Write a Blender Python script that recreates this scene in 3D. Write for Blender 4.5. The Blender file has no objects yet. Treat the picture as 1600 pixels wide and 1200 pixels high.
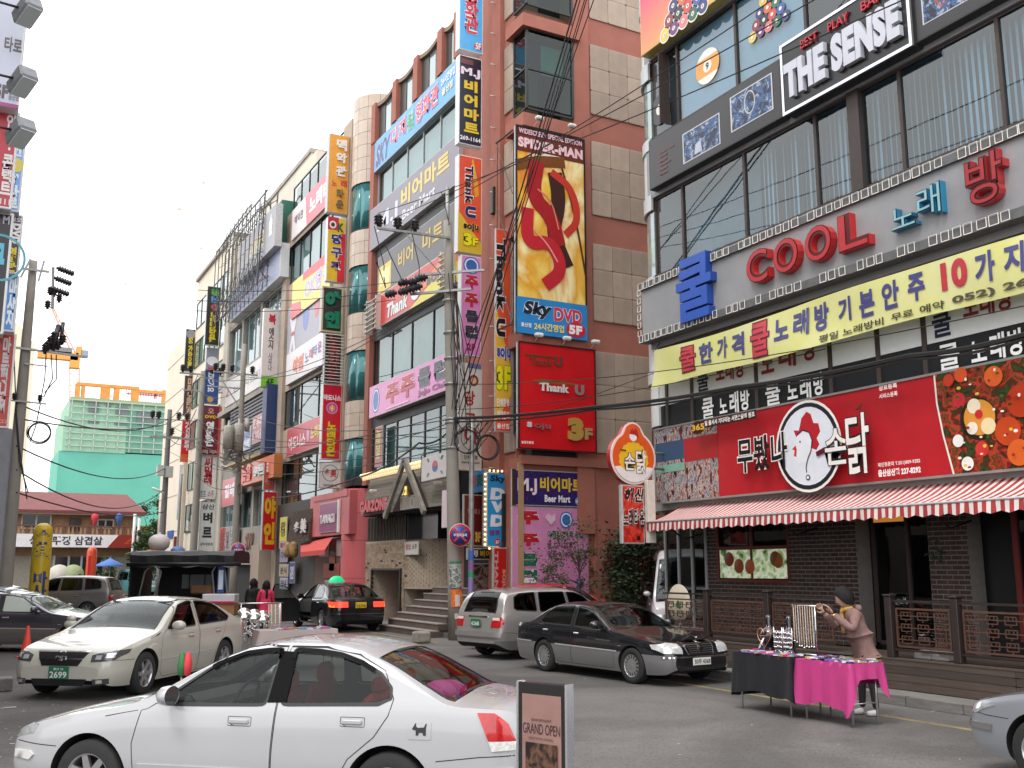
import bpy,bmesh,math,random
from mathutils import Vector,Matrix
from mathutils.geometry import delaunay_2d_cdt
random.seed(7)
C = bpy.context.scene.collection
SC = bpy.context.scene
R = math.radians
# --- camera, sky, sun, exposure
F_PX = 1580.0; YAW = R(28.0); PITCH = math.atan(288/F_PX); CAM_H = 2.0
cam_d = bpy.data.cameras.new('camera'); cam = bpy.data.objects.new('camera',cam_d); C.objects.link(cam)
cam_d.sensor_width = 36.0; cam_d.lens = 36.0*F_PX/1600.0; cam_d.clip_start = .05; cam_d.clip_end = 1500
cam.location = (0,0,CAM_H); cam.rotation_euler = (math.pi/2+PITCH,0,-YAW)
SC.camera = cam
W = bpy.data.worlds.new('World'); SC.world = W; W.use_nodes = True
nt = W.node_tree; nt.nodes.clear()
sky = nt.nodes.new('ShaderNodeTexSky'); sky.sky_type = 'NISHITA'; sky.sun_disc = False
sky.sun_elevation = R(58); sky.sun_rotation = R(250); sky.air_density = 1.0; sky.dust_density = 4.0
hs = nt.nodes.new('ShaderNodeHueSaturation'); hs.inputs['Saturation'].default_value = .12
ov = nt.nodes.new('ShaderNodeMix'); ov.data_type = 'RGBA'; ov.inputs[0].default_value = .78
ov.inputs[7].default_value = (17.0,17.0,17.3,1)
bg = nt.nodes.new('ShaderNodeBackground'); bg.inputs[1].default_value = .1
wo = nt.nodes.new('ShaderNodeOutputWorld')
nt.links.new(sky.outputs[0],hs.inputs['Color']); nt.links.new(hs.outputs[0],ov.inputs[6])
nt.links.new(ov.outputs[2],bg.inputs[0]); nt.links.new(bg.outputs[0],wo.inputs[0])
sd = bpy.data.lights.new('sun','SUN'); sd.energy = .9; sd.angle = R(14); sd.color = (1,.96,.9)
so = bpy.data.objects.new('sun',sd); C.objects.link(so)
SUN_DIR = Vector((-.50,-.20,.84)).normalized()
so.rotation_euler = SUN_DIR.to_track_quat('Z','Y').to_euler(); so.location = (0,0,40)
sky.sun_elevation = math.asin(SUN_DIR.z); sky.sun_rotation = math.atan2(SUN_DIR.x,SUN_DIR.y)%(2*math.pi)
SC.view_settings.view_transform = 'Standard'; SC.view_settings.look = 'None'
SC.view_settings.exposure = .56; SC.view_settings.gamma = 1; SC.view_settings.use_curve_mapping = False
SC.cycles.max_bounces = 8; SC.cycles.transparent_max_bounces = 24; SC.cycles.caustics_reflective = False; SC.cycles.caustics_refractive = False
SC.cycles.use_denoising = True
# --- surveying: where a sight line of the photograph meets a known plane
_c,_s = math.cos(YAW),math.sin(YAW); _cp,_sp = math.cos(PITCH),math.sin(PITCH)
def ray(x,y):
 X = x-800; U = 600-y; Y = F_PX*_cp-U*_sp; Z = F_PX*_sp+U*_cp
 return Vector((X*_c+Y*_s,-X*_s+Y*_c,Z))
def onX(x,y,v):d = ray(x,y); k = v/d.x; return Vector((v,d.y*k,CAM_H+d.z*k))
def onY(x,y,v):d = ray(x,y); k = v/d.y; return Vector((d.x*k,v,CAM_H+d.z*k))
def onZ(x,y,v=0.0):d = ray(x,y); k = (v-CAM_H)/d.z; return Vector((d.x*k,d.y*k,v))
# --- materials
MATS = {}
def lin(c):
 if isinstance(c,str):
  c = c.lstrip('#'); c = ''.join(q*2 for q in c)if len(c)==3 else c; c = [int(c[i:i+2],16)/255 for i in(0,2,4)]
  return tuple(((v+.055)/1.055)**2.4 if v>.04045 else v/12.92 for v in c)
 return tuple(c)if not isinstance(c,(int,float))else(c,c,c)
def mat(key,col=(.5,.5,.5),rough=.6,metal=0,var=.0,scale=8.0,bump=0.0,coat=0,emit=None,estr=1.0,col2=None,spec=.5,alpha=1):
 if key in MATS:return MATS[key]
 m = bpy.data.materials.new(key); m.use_nodes = True; t = m.node_tree; b = t.nodes['Principled BSDF']
 col = lin(col)
 b.inputs['Roughness'].default_value = rough; b.inputs['Metallic'].default_value = metal
 b.inputs['Coat Weight'].default_value = coat; b.inputs['Coat Roughness'].default_value = .03
 b.inputs['Specular IOR Level'].default_value = spec
 if emit:b.inputs['Emission Color'].default_value = (*lin(emit),1); b.inputs['Emission Strength'].default_value = estr
 if var or col2 or bump:
  tc = t.nodes.new('ShaderNodeTexCoord'); n = t.nodes.new('ShaderNodeTexNoise'); n.inputs['Scale'].default_value = scale
  n.inputs['Detail'].default_value = 6; n.inputs['Roughness'].default_value = .65
  t.links.new(tc.outputs['Object'],n.inputs['Vector'])
  r = t.nodes.new('ShaderNodeMapRange'); r.inputs[1].default_value = .3; r.inputs[2].default_value = .7
  t.links.new(n.outputs[0],r.inputs[0])
  mx = t.nodes.new('ShaderNodeMix'); mx.data_type = 'RGBA'
  c2 = lin(col2)if col2 else tuple(max(0,v*(1-var))for v in col); c1 = col if col2 else tuple(v*(1+var*.4)for v in col)
  mx.inputs[6].default_value = (*c1,1); mx.inputs[7].default_value = (*c2,1)
  t.links.new(r.outputs[0],mx.inputs[0]); t.links.new(mx.outputs[2],b.inputs['Base Color'])
  if bump:
   bn = t.nodes.new('ShaderNodeTexNoise'); bn.inputs['Scale'].default_value = scale*6; bn.inputs['Detail'].default_value = 4
   t.links.new(tc.outputs['Object'],bn.inputs['Vector'])
   bp = t.nodes.new('ShaderNodeBump'); bp.inputs['Strength'].default_value = bump; bp.inputs['Distance'].default_value = .02
   t.links.new(bn.outputs[0],bp.inputs['Height']); t.links.new(bp.outputs[0],b.inputs['Normal'])
 else:b.inputs['Base Color'].default_value = (*col,1)
 MATS[key] = m; return m
def col(c,rough=.5,var=.12,**k):
 """a plain paint / print / plastic of one colour, with a little dirt"""
 key = 'c_%s_%s_%s'%(c,rough,''.join(sorted(k)))
 return mat(key,c,rough,var=var,scale=3.0,**k)
def glass(key,tint=(.6,.75,.75),refl=.06,ior=1.5,rough=.02,dark=0.0):
 if key in MATS:return MATS[key]
 m = bpy.data.materials.new(key); m.use_nodes = True; t = m.node_tree; t.nodes.remove(t.nodes['Principled BSDF'])
 out = t.nodes['Material Output']
 tr = t.nodes.new('ShaderNodeBsdfTransparent'); tr.inputs[0].default_value = (*tint,1)
 gl = t.nodes.new('ShaderNodeBsdfGlossy'); gl.inputs['Roughness'].default_value = rough; gl.inputs[0].default_value = (.95,1,1,1)
 fr = t.nodes.new('ShaderNodeLayerWeight'); pw = t.nodes.new('ShaderNodeMath'); pw.operation = 'POWER'; pw.inputs[1].default_value = 4.5
 ad = t.nodes.new('ShaderNodeMath'); ad.operation = 'MULTIPLY_ADD'; ad.inputs[1].default_value = 1-refl; ad.inputs[2].default_value = refl
 mx = t.nodes.new('ShaderNodeMixShader')
 t.links.new(fr.outputs[1],pw.inputs[0]); t.links.new(pw.outputs[0],ad.inputs[0]); t.links.new(ad.outputs[0],mx.inputs[0])
 t.links.new(tr.outputs[0],mx.inputs[1]); t.links.new(gl.outputs[0],mx.inputs[2]); t.links.new(mx.outputs[0],out.inputs[0])
 n = t.nodes.new('ShaderNodeTexNoise'); n.inputs['Scale'].default_value = .9
 tc = t.nodes.new('ShaderNodeTexCoord'); t.links.new(tc.outputs['Object'],n.inputs['Vector'])
 bp = t.nodes.new('ShaderNodeBump'); bp.inputs['Strength'].default_value = .25; bp.inputs['Distance'].default_value = .01
 t.links.new(n.outputs[0],bp.inputs['Height']); t.links.new(bp.outputs[0],gl.inputs['Normal'])
 MATS[key] = m; return m
def print_mat(key,stops,scale=6,kind='noise',rough=.35,stretch=(1,1,1),dist=0.0):
 """printed picture of no particular motif: blotches of the given colours"""
 if key in MATS:return MATS[key]
 m = bpy.data.materials.new(key); m.use_nodes = True; t = m.node_tree; b = t.nodes['Principled BSDF']
 b.inputs['Roughness'].default_value = rough
 tc = t.nodes.new('ShaderNodeTexCoord'); mp = t.nodes.new('ShaderNodeMapping'); mp.inputs['Scale'].default_value = stretch
 t.links.new(tc.outputs['Object'],mp.inputs[0])
 if kind=='noise':
  n = t.nodes.new('ShaderNodeTexNoise'); n.inputs['Scale'].default_value = scale; n.inputs['Detail'].default_value = 5; n.inputs['Distortion'].default_value = dist; o = n.outputs[0]
 else:
  n = t.nodes.new('ShaderNodeTexVoronoi'); n.inputs['Scale'].default_value = scale
  sp = t.nodes.new('ShaderNodeSeparateColor'); t.links.new(n.outputs['Color'],sp.inputs[0]); o = sp.outputs[0]
 t.links.new(mp.outputs[0],n.inputs['Vector'])
 cr = t.nodes.new('ShaderNodeValToRGB'); t.links.new(o,cr.inputs[0])
 e = cr.color_ramp.elements; lo,hi = (.32,.68)if kind=='noise' else(.05,.95)
 for i,c in enumerate(stops):
  p = lo+(hi-lo)*i/(len(stops)-1)
  if i==0:el = e[0]
  elif i==1:el = e[1]
  else:el = e.new(p)
  el.position = p; el.color = (*lin(c),1)
 if kind!='noise':cr.color_ramp.interpolation = 'CONSTANT'
 t.links.new(cr.outputs[0],b.inputs['Base Color']); MATS[key] = m; return m
# --- objects
def tag(o,label=None,cat=None,group=None,kind=None):
 if label:o['label'] = label
 if cat:o['category'] = cat
 if group:o['group'] = group
 if kind:o['kind'] = kind
 return o
def thing(name,label,cat,loc=(0,0,0),rz=0.0,group=None):
 o = bpy.data.objects.new(name,None); C.objects.link(o); o.empty_display_size = .2
 o.location = loc; o.rotation_euler = (0,0,rz); return tag(o,label,cat,group)
def wmat(o):
 m = Matrix.LocRotScale(o.location,o.rotation_euler,o.scale)
 return wmat(o.parent)@m if o.parent else m
class MB:
 def __init__(s):s.v = []; s.f = []; s.m = []; s.k = 0; s.sm = []; s.nor = None
 def face(s,pts,smooth=False):
  n = len(s.v); s.v+=[tuple(p)for p in pts]; s.f.append(tuple(range(n,n+len(pts)))); s.m.append(s.k); s.sm.append(smooth); return s
 def mesh(s,v,f,smooth=False):
  n = len(s.v); s.v+=[tuple(p)for p in v]
  for q in f:s.f.append(tuple(i+n for i in q)); s.m.append(s.k); s.sm.append(smooth)
  return s
 def box(s,x0,x1,y0,y1,z0,z1,bev=0):
  if x0>x1:x0,x1 = x1,x0
  if y0>y1:y0,y1 = y1,y0
  if z0>z1:z0,z1 = z1,z0
  if bev:
   b = min(bev,(x1-x0)*.45,(y1-y0)*.45,(z1-z0)*.45); v = []
   for X,sx in((x0,1),(x1,-1)):
    for Y,sy in((y0,1),(y1,-1)):
     for Z,sz in((z0,1),(z1,-1)):
      v+=[(X,Y+sy*b,Z+sz*b),(X+sx*b,Y,Z+sz*b),(X+sx*b,Y+sy*b,Z)]
   bm = bmesh.new(); vs = [bm.verts.new(p)for p in v]; r = bmesh.ops.convex_hull(bm,input=vs)
   bm.verts.index_update(); s.mesh([q.co[:]for q in bm.verts],[[q.index for q in f.verts]for f in bm.faces]); bm.free(); return s
  v = [(x0,y0,z0),(x1,y0,z0),(x1,y1,z0),(x0,y1,z0),(x0,y0,z1),(x1,y0,z1),(x1,y1,z1),(x0,y1,z1)]
  return s.mesh(v,[(0,3,2,1),(4,5,6,7),(0,1,5,4),(1,2,6,5),(2,3,7,6),(3,0,4,7)])
 def tube(s,pts,r,n=8,cap=True):
  pts = [Vector(p)for p in pts]; rs = r if isinstance(r,(list,tuple))else[r]*len(pts); v = []; f = []
  prev = None
  for i,p in enumerate(pts):
   d = (pts[min(i+1,len(pts)-1)]-pts[max(i-1,0)]).normalized()
   if prev is None:a = d.orthogonal().normalized()
   else:a = (prev-d*prev.dot(d)); a = a.normalized()if a.length>1e-6 else d.orthogonal().normalized()
   prev = a; b = d.cross(a)
   for j in range(n):
    t = 2*math.pi*j/n; v.append(p+(a*math.cos(t)+b*math.sin(t))*rs[i])
  for i in range(len(pts)-1):
   for j in range(n):f.append((i*n+j,i*n+(j+1)%n,(i+1)*n+(j+1)%n,(i+1)*n+j))
  if cap:f+=[tuple(range(n))[::-1],tuple((len(pts)-1)*n+j for j in range(n))]
  return s.mesh(v,f,n>5)
 def lathe(s,prof,c=(0,0,0),ax='z',n=24):
  v = []; f = []
  for r,h in prof:
   for j in range(n):
    t = 2*math.pi*j/n; a,b = r*math.cos(t),r*math.sin(t)
    p = (a,b,h)if ax=='z' else(h,a,b)if ax=='x' else(a,h,b)
    v.append((p[0]+c[0],p[1]+c[1],p[2]+c[2]))
  for i in range(len(prof)-1):
   for j in range(n):f.append((i*n+j,i*n+(j+1)%n,(i+1)*n+(j+1)%n,(i+1)*n+j))
  return s.mesh(v,f,True)
 def prism(s,poly,d0,d1,ax='y'):
  """poly in the plane across axis ax, extruded along it"""
  n = len(poly); mk = {'y':lambda a,b,d:(a,d,b),'x':lambda a,b,d:(d,a,b),'z':lambda a,b,d:(a,b,d)}[ax]
  v = [mk(a,b,d0)for a,b in poly]+[mk(a,b,d1)for a,b in poly]
  vv,_,tri,*_r = delaunay_2d_cdt([Vector(p)for p in poly],[],[list(range(n))],1,1e-6)
  if len(vv)==n:
   f = [tuple(t)for t in tri]+[tuple(i+n for i in t)for t in tri]
  else:f = [tuple(range(n)),tuple(range(n,2*n))]
  f+=[(i,(i+1)%n,(i+1)%n+n,i+n)for i in range(n)]
  return s.mesh(v,f)
 def build(s,name,m,parent=None,world=True,flip=False):
  me = bpy.data.meshes.new(name); v = s.v
  if parent is not None and world:
   iv = wmat(parent).inverted(); v = [iv@Vector(p)for p in v]
  me.from_pydata([tuple(p)for p in v],[],s.f)
  ms = m if isinstance(m,(list,tuple))else[m]
  for q in ms:me.materials.append(q)
  me.polygons.foreach_set('material_index',s.m); me.polygons.foreach_set('use_smooth',s.sm)
  if s.nor is None:
   bm = bmesh.new(); bm.from_mesh(me); bmesh.ops.recalc_face_normals(bm,faces=bm.faces); bm.to_mesh(me); bm.free()
  else:me.normals_split_custom_set_from_vertices(s.nor)
  me.update()
  o = bpy.data.objects.new(name,me); C.objects.link(o); o.parent = parent; return o
def bx(name,m,parent,x0,x1,y0,y1,z0,z1,bev=0,world=True):
 return MB().box(x0,x1,y0,y1,z0,z1,bev).build(name,m,parent,world)
def kids(o):return[c for c in bpy.data.objects if c.parent==o]
def copy_tree(o,parent=None,ch=None):
 if ch is None:
  ch = {}
  for q in bpy.data.objects:
   if q.parent:ch.setdefault(q.parent.name,[]).append(q)
 c = o.copy(); C.objects.link(c); c.parent = parent
 for k in ch.get(o.name,[]):copy_tree(k,c,ch)
 return c
def share(name,mesh,parent,loc,scale=(1,1,1),rz=0):
 o = bpy.data.objects.new(name,mesh); C.objects.link(o); o.parent = parent
 o.location = loc; o.scale = scale; o.rotation_euler = (0,0,rz); return o
_ub = {}
def ubox(m,bev=False):
 """unit cube mesh (origin at its centre) shared by many pieces"""
 k = (m.name,bev)
 if k not in _ub:
  o = MB().box(-.5,.5,-.5,.5,-.5,.5,.04 if bev else 0).build('piece',m); _ub[k] = o.data; bpy.data.objects.remove(o)
 return _ub[k]
def piece(name,m,parent,x0,x1,y0,y1,z0,z1,bev=False):
 c = Vector(((x0+x1)/2,(y0+y1)/2,(z0+z1)/2))
 if parent is not None:c = wmat(parent).inverted()@c
 return share(name,ubox(m,bev),parent,c,(abs(x1-x0),abs(y1-y0),abs(z1-z0)))
# --- lettering
_tx = {}
def text_mesh(s,bold=.0,ext=0.0,vert=False,gap=1.0,wide=None):
 k = (s,bold,ext,vert,gap)
 if k in _tx:return _tx[k]
 body = '\n'.join(c for c in s)if vert else s
 cu = bpy.data.curves.new('text','FONT'); cu.body = body; cu.align_x = 'CENTER' if vert else 'LEFT'
 cu.size = 1; cu.offset = bold; cu.resolution_u = 4; cu.space_line = .82*gap if vert else.9; cu.extrude = 0
 cu.space_character = 1+bold*1.5
 o = bpy.data.objects.new('t',cu); me = o.to_mesh()
 v = [p.co.copy()for p in me.vertices]; f = [tuple(p.vertices)for p in me.polygons]
 o.to_mesh_clear(); bpy.data.objects.remove(o); bpy.data.curves.remove(cu)
 if not v:v = [Vector((0,0,0)),Vector((1,0,0)),Vector((0,1,0))]; f = []
 xs = [p.x for p in v]; ys = [p.y for p in v]; a,b,c,d = min(xs),max(xs),min(ys),max(ys)
 v = [((p.x-a)/max(b-a,1e-6),(p.y-c)/max(d-c,1e-6))for p in v]
 ed = {}
 for q in f:
  for i in range(len(q)):
   e = (q[i],q[(i+1)%len(q)]); ed[e] = 1
 bd = [e for e in ed if(e[1],e[0])not in ed]
 _tx[k] = (v,f,bd); return _tx[k]
def letters(mb,s,x0,x1,z0,z1,y,bold=.02,ext=.0,vert=False,rot=False,slant=0,gap=1.0):
 """adds lettering facing -y in the box x0..x1, z0..z1; ext: depth behind the face"""
 v,f,bd = text_mesh(s,bold,0,vert,gap)
 def P(p,yy):
  a,b = p
  if rot:return(x0+(x1-x0)*b,yy,z1-(z1-z0)*a)
  return(x0+(x1-x0)*a+slant*(b-.5)*(z1-z0),yy,z0+(z1-z0)*b)
 mb.mesh([P(p,y)for p in v],f)
 if ext:
  n = len(v); vv = [P(p,y)for p in v]+[P(p,y+ext)for p in v]
  mb.mesh(vv,[(a,b,b+n,a+n)for a,b in bd])
 return mb
# --- vehicles
def interp(tab,x):
 if x<=tab[0][0]:return tab[0][1]
 if x>=tab[-1][0]:return tab[-1][1]
 for i in range(len(tab)-1):
  (x0,y0),(x1,y1) = tab[i],tab[i+1]
  if x0<=x<=x1:
   h = x1-x0; t = (x-x0)/h
   d = (y1-y0)/h
   def sl(j):
    if j<=0 or j>=len(tab)-1:return None
    a = (tab[j][1]-tab[j-1][1])/(tab[j][0]-tab[j-1][0]); b = (tab[j+1][1]-tab[j][1])/(tab[j+1][0]-tab[j][0])
    return 0 if a*b<=0 else 2*a*b/(a+b)
   m0,m1 = sl(i),sl(i+1); m0 = d if m0 is None else m0; m1 = d if m1 is None else m1
   return y0*(2*t**3-3*t*t+1)+m0*h*(t**3-2*t*t+t)+y1*(3*t*t-2*t**3)+m1*h*(t**3-t*t)
def inpoly(p,poly):
 x,y = p; c = False; n = len(poly); j = n-1
 for i in range(n):
  xi,yi = poly[i]; xj,yj = poly[j]
  if(yi>y)!=(yj>y)and x<(xj-xi)*(y-yi)/(yj-yi)+xi:c = not c
  j = i
 return c
def smooth_poly(pts,it=2):
 """corner rounding of a closed outline"""
 if it:
  q = []
  for i in range(len(pts)):
   a,b,c = pts[i-1],pts[i],pts[(i+1)%len(pts)]; k = .2
   q+=[(b[0]+(a[0]-b[0])*k,b[1]+(a[1]-b[1])*k),(b[0]+(a[0]-b[0])*.04,b[1]+(a[1]-b[1])*.04),(b[0]+(c[0]-b[0])*.04,b[1]+(c[1]-b[1])*.04),(b[0]+(c[0]-b[0])*k,b[1]+(c[1]-b[1])*k)]
  pts = q; it-=1
 for _ in range(it):
  q = []
  for i in range(len(pts)):
   a,b = pts[i],pts[(i+1)%len(pts)]
   q+=[(a[0]*.75+b[0]*.25,a[1]*.75+b[1]*.25),(a[0]*.25+b[0]*.75,a[1]*.25+b[1]*.75)]
  pts = q
 return pts
def dens(pts,d,closed=True):
 q = []; n = len(pts)
 for i in range(n if closed else n-1):
  a,b = pts[i],pts[(i+1)%n]; L = math.hypot(b[0]-a[0],b[1]-a[1]); k = max(1,int(L/d))
  q+=[(a[0]+(b[0]-a[0])*j/k,a[1]+(b[1]-a[1])*j/k)for j in range(k)]
 if not closed:q.append(pts[-1])
 return q
class Shell:
 """outer skin of a car. x runs from the front bumper (0) to the tail (L), half width y, height z"""
 def __init__(s,L,W,top,belt,plan,z0=.2,tumble=.38,crown=.05,bulge=None,shoulder=.955,sill=None):
  s.L,s.W,s.top,s.belt,s.plan,s.z0t,s.tumble,s.crown = L,W/2,top,belt,plan,sill or[(0,z0),(L,z0)],tumble,crown
  s.bulge = bulge or[(0,.93),(.2,.975),(.45,1.0),(.72,.995),(.9,.98),(1,.96)]; s.sh = shoulder
  s.cache = {}
 def st(s,x):
  x = min(max(x,0),s.L); k = round(x,5)
  if k not in s.cache:
   zt = interp(s.top,x); zb = interp(s.belt,x); w = s.W*interp(s.plan,x); z0 = interp(s.z0t,x); cr = s.crown
   zb = min(zb,zt-cr*.9); ze = max(zb+.004,zt-cr)
   ysh = w*s.sh-.0; ye = max(ysh-(ze-zb)*s.tumble,.05)
   s.cache[k] = (zt,zb,ze,w,z0,ysh,ye)
  return s.cache[k]
 def raw(s,x,v):
  zt,zb,ze,w,z0,ysh,ye = s.st(x)
  if v<=1:
   return(w*interp(s.bulge,v)*(s.sh/s.bulge[-1][1]if v==1 else 1),z0+(zb-z0)*v)
  if v<=2:t = v-1; return(ysh+(ye-ysh)*t,zb+(ze-zb)*t)
  t = v-2; y = ye*(1-t); return(y,ze+(zt-ze)*(1-(1-t)**2.4))
 def P(s,x,v):
  for c,a,b in((1,.94,1.1),(2,1.85,2.16)):
   if a<v<b:
    t = (v-a)/(b-a); p,q,r = s.raw(x,a),s.raw(x,c),s.raw(x,b)
    return Vector((x,(1-t)**2*p[0]+2*t*(1-t)*q[0]+t*t*r[0],(1-t)**2*p[1]+2*t*(1-t)*q[1]+t*t*r[1]))
  y,z = s.raw(x,v); return Vector((x,y,z))
 def vz(s,x,z):
  zt,zb,ze,w,z0,ysh,ye = s.st(x)
  if z<=zb:return max(0,(z-z0)/(zb-z0))
  if z<=ze:return 1+(z-zb)/(ze-zb)
  return 2.0+.999*(1-(max(0,1-(z-ze)/max(zt-ze,1e-4)))**(1/2.4))
 def N(s,x,v):
  e = .012; a = s.P(max(x-e,0),v); b = s.P(min(x+e,s.L),v); c = s.P(x,max(v-.03,0)); d = s.P(x,min(v+.03,3))
  if v+.03>3:d = Vector((x,-s.P(x,2.97).y,s.P(x,2.97).z)); c = s.P(x,2.97)
  n = (b-a).cross(d-c)
  if n.length<1e-9:return Vector((0,1,0))
  n.normalize(); p = s.P(x,v); return n if n.dot(Vector((x-min(max(x,.8),s.L-.8),p.y,p.z-.6)))>0 else-n
 def hw(s,x,z):
  zt,zb,ze,w,z0,ysh,ye = s.st(x)
  if z>zt:return 0
  return s.P(x,s.vz(x,z)).y
 def side(s,x,z,off=0.0):
  v = s.vz(x,z); p = s.P(x,v); return p+s.N(x,v)*off
 def endx(s,y,z,rear,off=0.0):
  """x of the nose (or tail) surface at half width y, height z"""
  y = abs(y); a,b = (0.0,1.3)if not rear else(s.L,s.L-1.3)
  if s.hw(a,z)>=y:return a-off if not rear else a+off
  for _ in range(22):
   m = (a+b)/2
   if s.hw(m,z)>=y:b = m
   else:a = m
  return b-off if not rear else b+off
def cdt(outline,inner_loops,grid,pad=.0):
 pts = [Vector(p)for p in outline]; edges = [(i,(i+1)%len(outline))for i in range(len(outline))]
 for lp,closed in inner_loops:
  n = len(pts); pts+=[Vector(p)for p in lp]; m = len(lp)
  edges+=[(n+i,n+(i+1)%m)for i in range(m if closed else m-1)]
 pts+=[Vector(p)for p in grid]
 v,e,f,*_ = delaunay_2d_cdt(pts,edges,[],0,1e-5)
 return v,f
def shell_regions(S,xs,nv,loops,classify,lift=None):
 """triangulate the whole skin in (x, v) space with outlines cut in; returns {region: (verts, normals, tris)}"""
 VS = .55
 out = [(x,0)for x in xs]+[(xs[-1],v*VS)for v in[i*3/(nv*3)for i in range(1,nv*3)]]+[(x,3*VS)for x in xs[::-1]]+[(xs[0],v*VS)for v in[3-i*3/(nv*3)for i in range(1,nv*3)]]
 vs = sorted(set([i/nv for i in range(0,3*nv+1)]+[.94,.97,1.03,1.06,1.1,1.9,1.95,2.05,2.1,2.16]))
 grid = [(x,v*VS)for x in xs[1:-1]for v in vs[1:-1]]
 L = []
 for lp,closed in loops:L.append(([(x,v*VS)for x,v in lp],closed))
 v,f = cdt(out,L,grid)
 reg = {}; pos = []; nor = []
 for p in v:
  x,vv = min(max(p[0],0),S.L),min(max(p[1]/VS,0),3)
  pos.append(S.P(x,vv)); nor.append(S.N(x,vv))
 for t in f:
  cx = sum(v[i][0]for i in t)/3; cv = sum(v[i][1]for i in t)/3/VS
  r = classify(cx,cv)
  if r:reg.setdefault(r,[]).append(t)
 res = {}
 for r,tr in reg.items():
  idx = sorted({i for t in tr for i in t}); mp = {i:k for k,i in enumerate(idx)}
  res[r] = ([pos[i]for i in idx],[nor[i]for i in idx],[tuple(mp[i]for i in t)for t in tr])
 return res
def half_mb(res,both=True,side=1,off=0.0):
 """mesh of a region on one side (1 left / -1 right, seen along the direction of travel) or both"""
 mb = MB(); nor = []
 for sg in((1,-1)if both else(side,)):
  v,n,t = res; n0 = len(mb.v)
  vv = [(p.x+q.x*off,sg*(p.y+q.y*off)if not(abs(p.y)<1e-6)else 0,p.z+q.z*off)for p,q in zip(v,n)]
  s2 = 1
  tt = []
  for q in t:
   a,b,c = [Vector(vv[i])for i in q]; nn = (b-a).cross(c-a); ref = Vector((n[q[0]].x,sg*n[q[0]].y,n[q[0]].z))
   tt.append(q if nn.dot(ref)>0 else(q[0],q[2],q[1]))
  mb.mesh(vv,tt,True); nor+=[(q.x,sg*q.y,q.z)for q in n]
 mb.nor = nor; return mb
def end_patch(S,poly,rear,off=.004,depth=0,grid=.04,two=False,fn=None):
 """panel lying on the nose/tail. poly in (y, z)."""
 poly = dens(poly,grid); ys = [p[0]for p in poly]; zs = [p[1]for p in poly]
 g = [(y,z)for y in fr(min(ys),max(ys),grid)for z in fr(min(zs),max(zs),grid)if inpoly((y,z),poly)]
 v,f = cdt(poly,[],g)
 def on(y,z,off):
  x = S.endx(y,z,rear); cap = (x<=1e-6 or x>=S.L-1e-6)
  n = Vector((1 if rear else-1,0,0))if cap else S.N(x,S.vz(x,z)); sy = 1 if y>=0 else-1
  if not cap and abs(y)<.02:sy = 0
  return(x+n.x*off,y+sy*n.y*off,z+n.z*off)
 mb = MB(); P = [on(p[0],p[1],off)for p in v]
 f = [t for t in f if inpoly((sum(v[i][0]for i in t)/len(t),sum(v[i][1]for i in t)/len(t)),poly)]
 ff = []
 for t in f:
  a,b,c = [Vector(P[i])for i in t[:3]]; n = (b-a).cross(c-a)
  ff.append(t if(n.x<0)!=rear else t[::-1])
 mb.mesh(P,ff,True)
 n = len(poly)
 rim = [on(p[0],p[1],off)for p in poly]+[on(p[0],p[1],-.01)for p in poly]
 mb.mesh(rim,[(i,(i+1)%n,(i+1)%n+n,i+n)for i in range(n)])
 return mb
def side_patch(S,poly,sg,off=.004,grid=.05,rim=True):
 poly = dens(poly,grid); xs = [p[0]for p in poly]; zs = [p[1]for p in poly]
 g = [(y,z)for y in fr(min(xs),max(xs),grid)for z in fr(min(zs),max(zs),grid)if inpoly((y,z),poly)]
 v,f = cdt(poly,[],g)
 P = []
 for p in v:q = S.side(p[0],p[1],off); P.append((q.x,q.y*sg,q.z))
 f = [t for t in f if inpoly((sum(v[i][0]for i in t)/len(t),sum(v[i][1]for i in t)/len(t)),poly)]
 mb = MB().mesh(P,f,True)
 if rim:
  n = len(poly); rr = []
  for o in(off,-.008):
   for p in poly:q = S.side(p[0],p[1],o); rr.append((q.x,q.y*sg,q.z))
  mb.mesh(rr,[(i,(i+1)%n,(i+1)%n+n,i+n)for i in range(n)])
 return mb
def side_ribbon(S,line,sg,w=.006,off=.0015,mb=None):
 """thin strip along a line (x, z) on the body side"""
 mb = mb or MB(); line = dens(line,.05,False); v = []
 for i,p in enumerate(line):
  a = line[max(i-1,0)]; b = line[min(i+1,len(line)-1)]; d = Vector((b[0]-a[0],b[1]-a[1])).normalized(); n = Vector((-d.y,d.x))*w/2
  for k in(1,-1):
   q = S.side(p[0]+n.x*k,p[1]+n.y*k,off); v.append((q.x,q.y*sg,q.z))
 return mb.mesh(v,[(2*i,2*i+1,2*i+3,2*i+2)for i in range(len(line)-1)],True)
def fr(a,b,d):
 n = max(1,int(round((b-a)/d))); return[a+(b-a)*i/n for i in range(n+1)]
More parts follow.
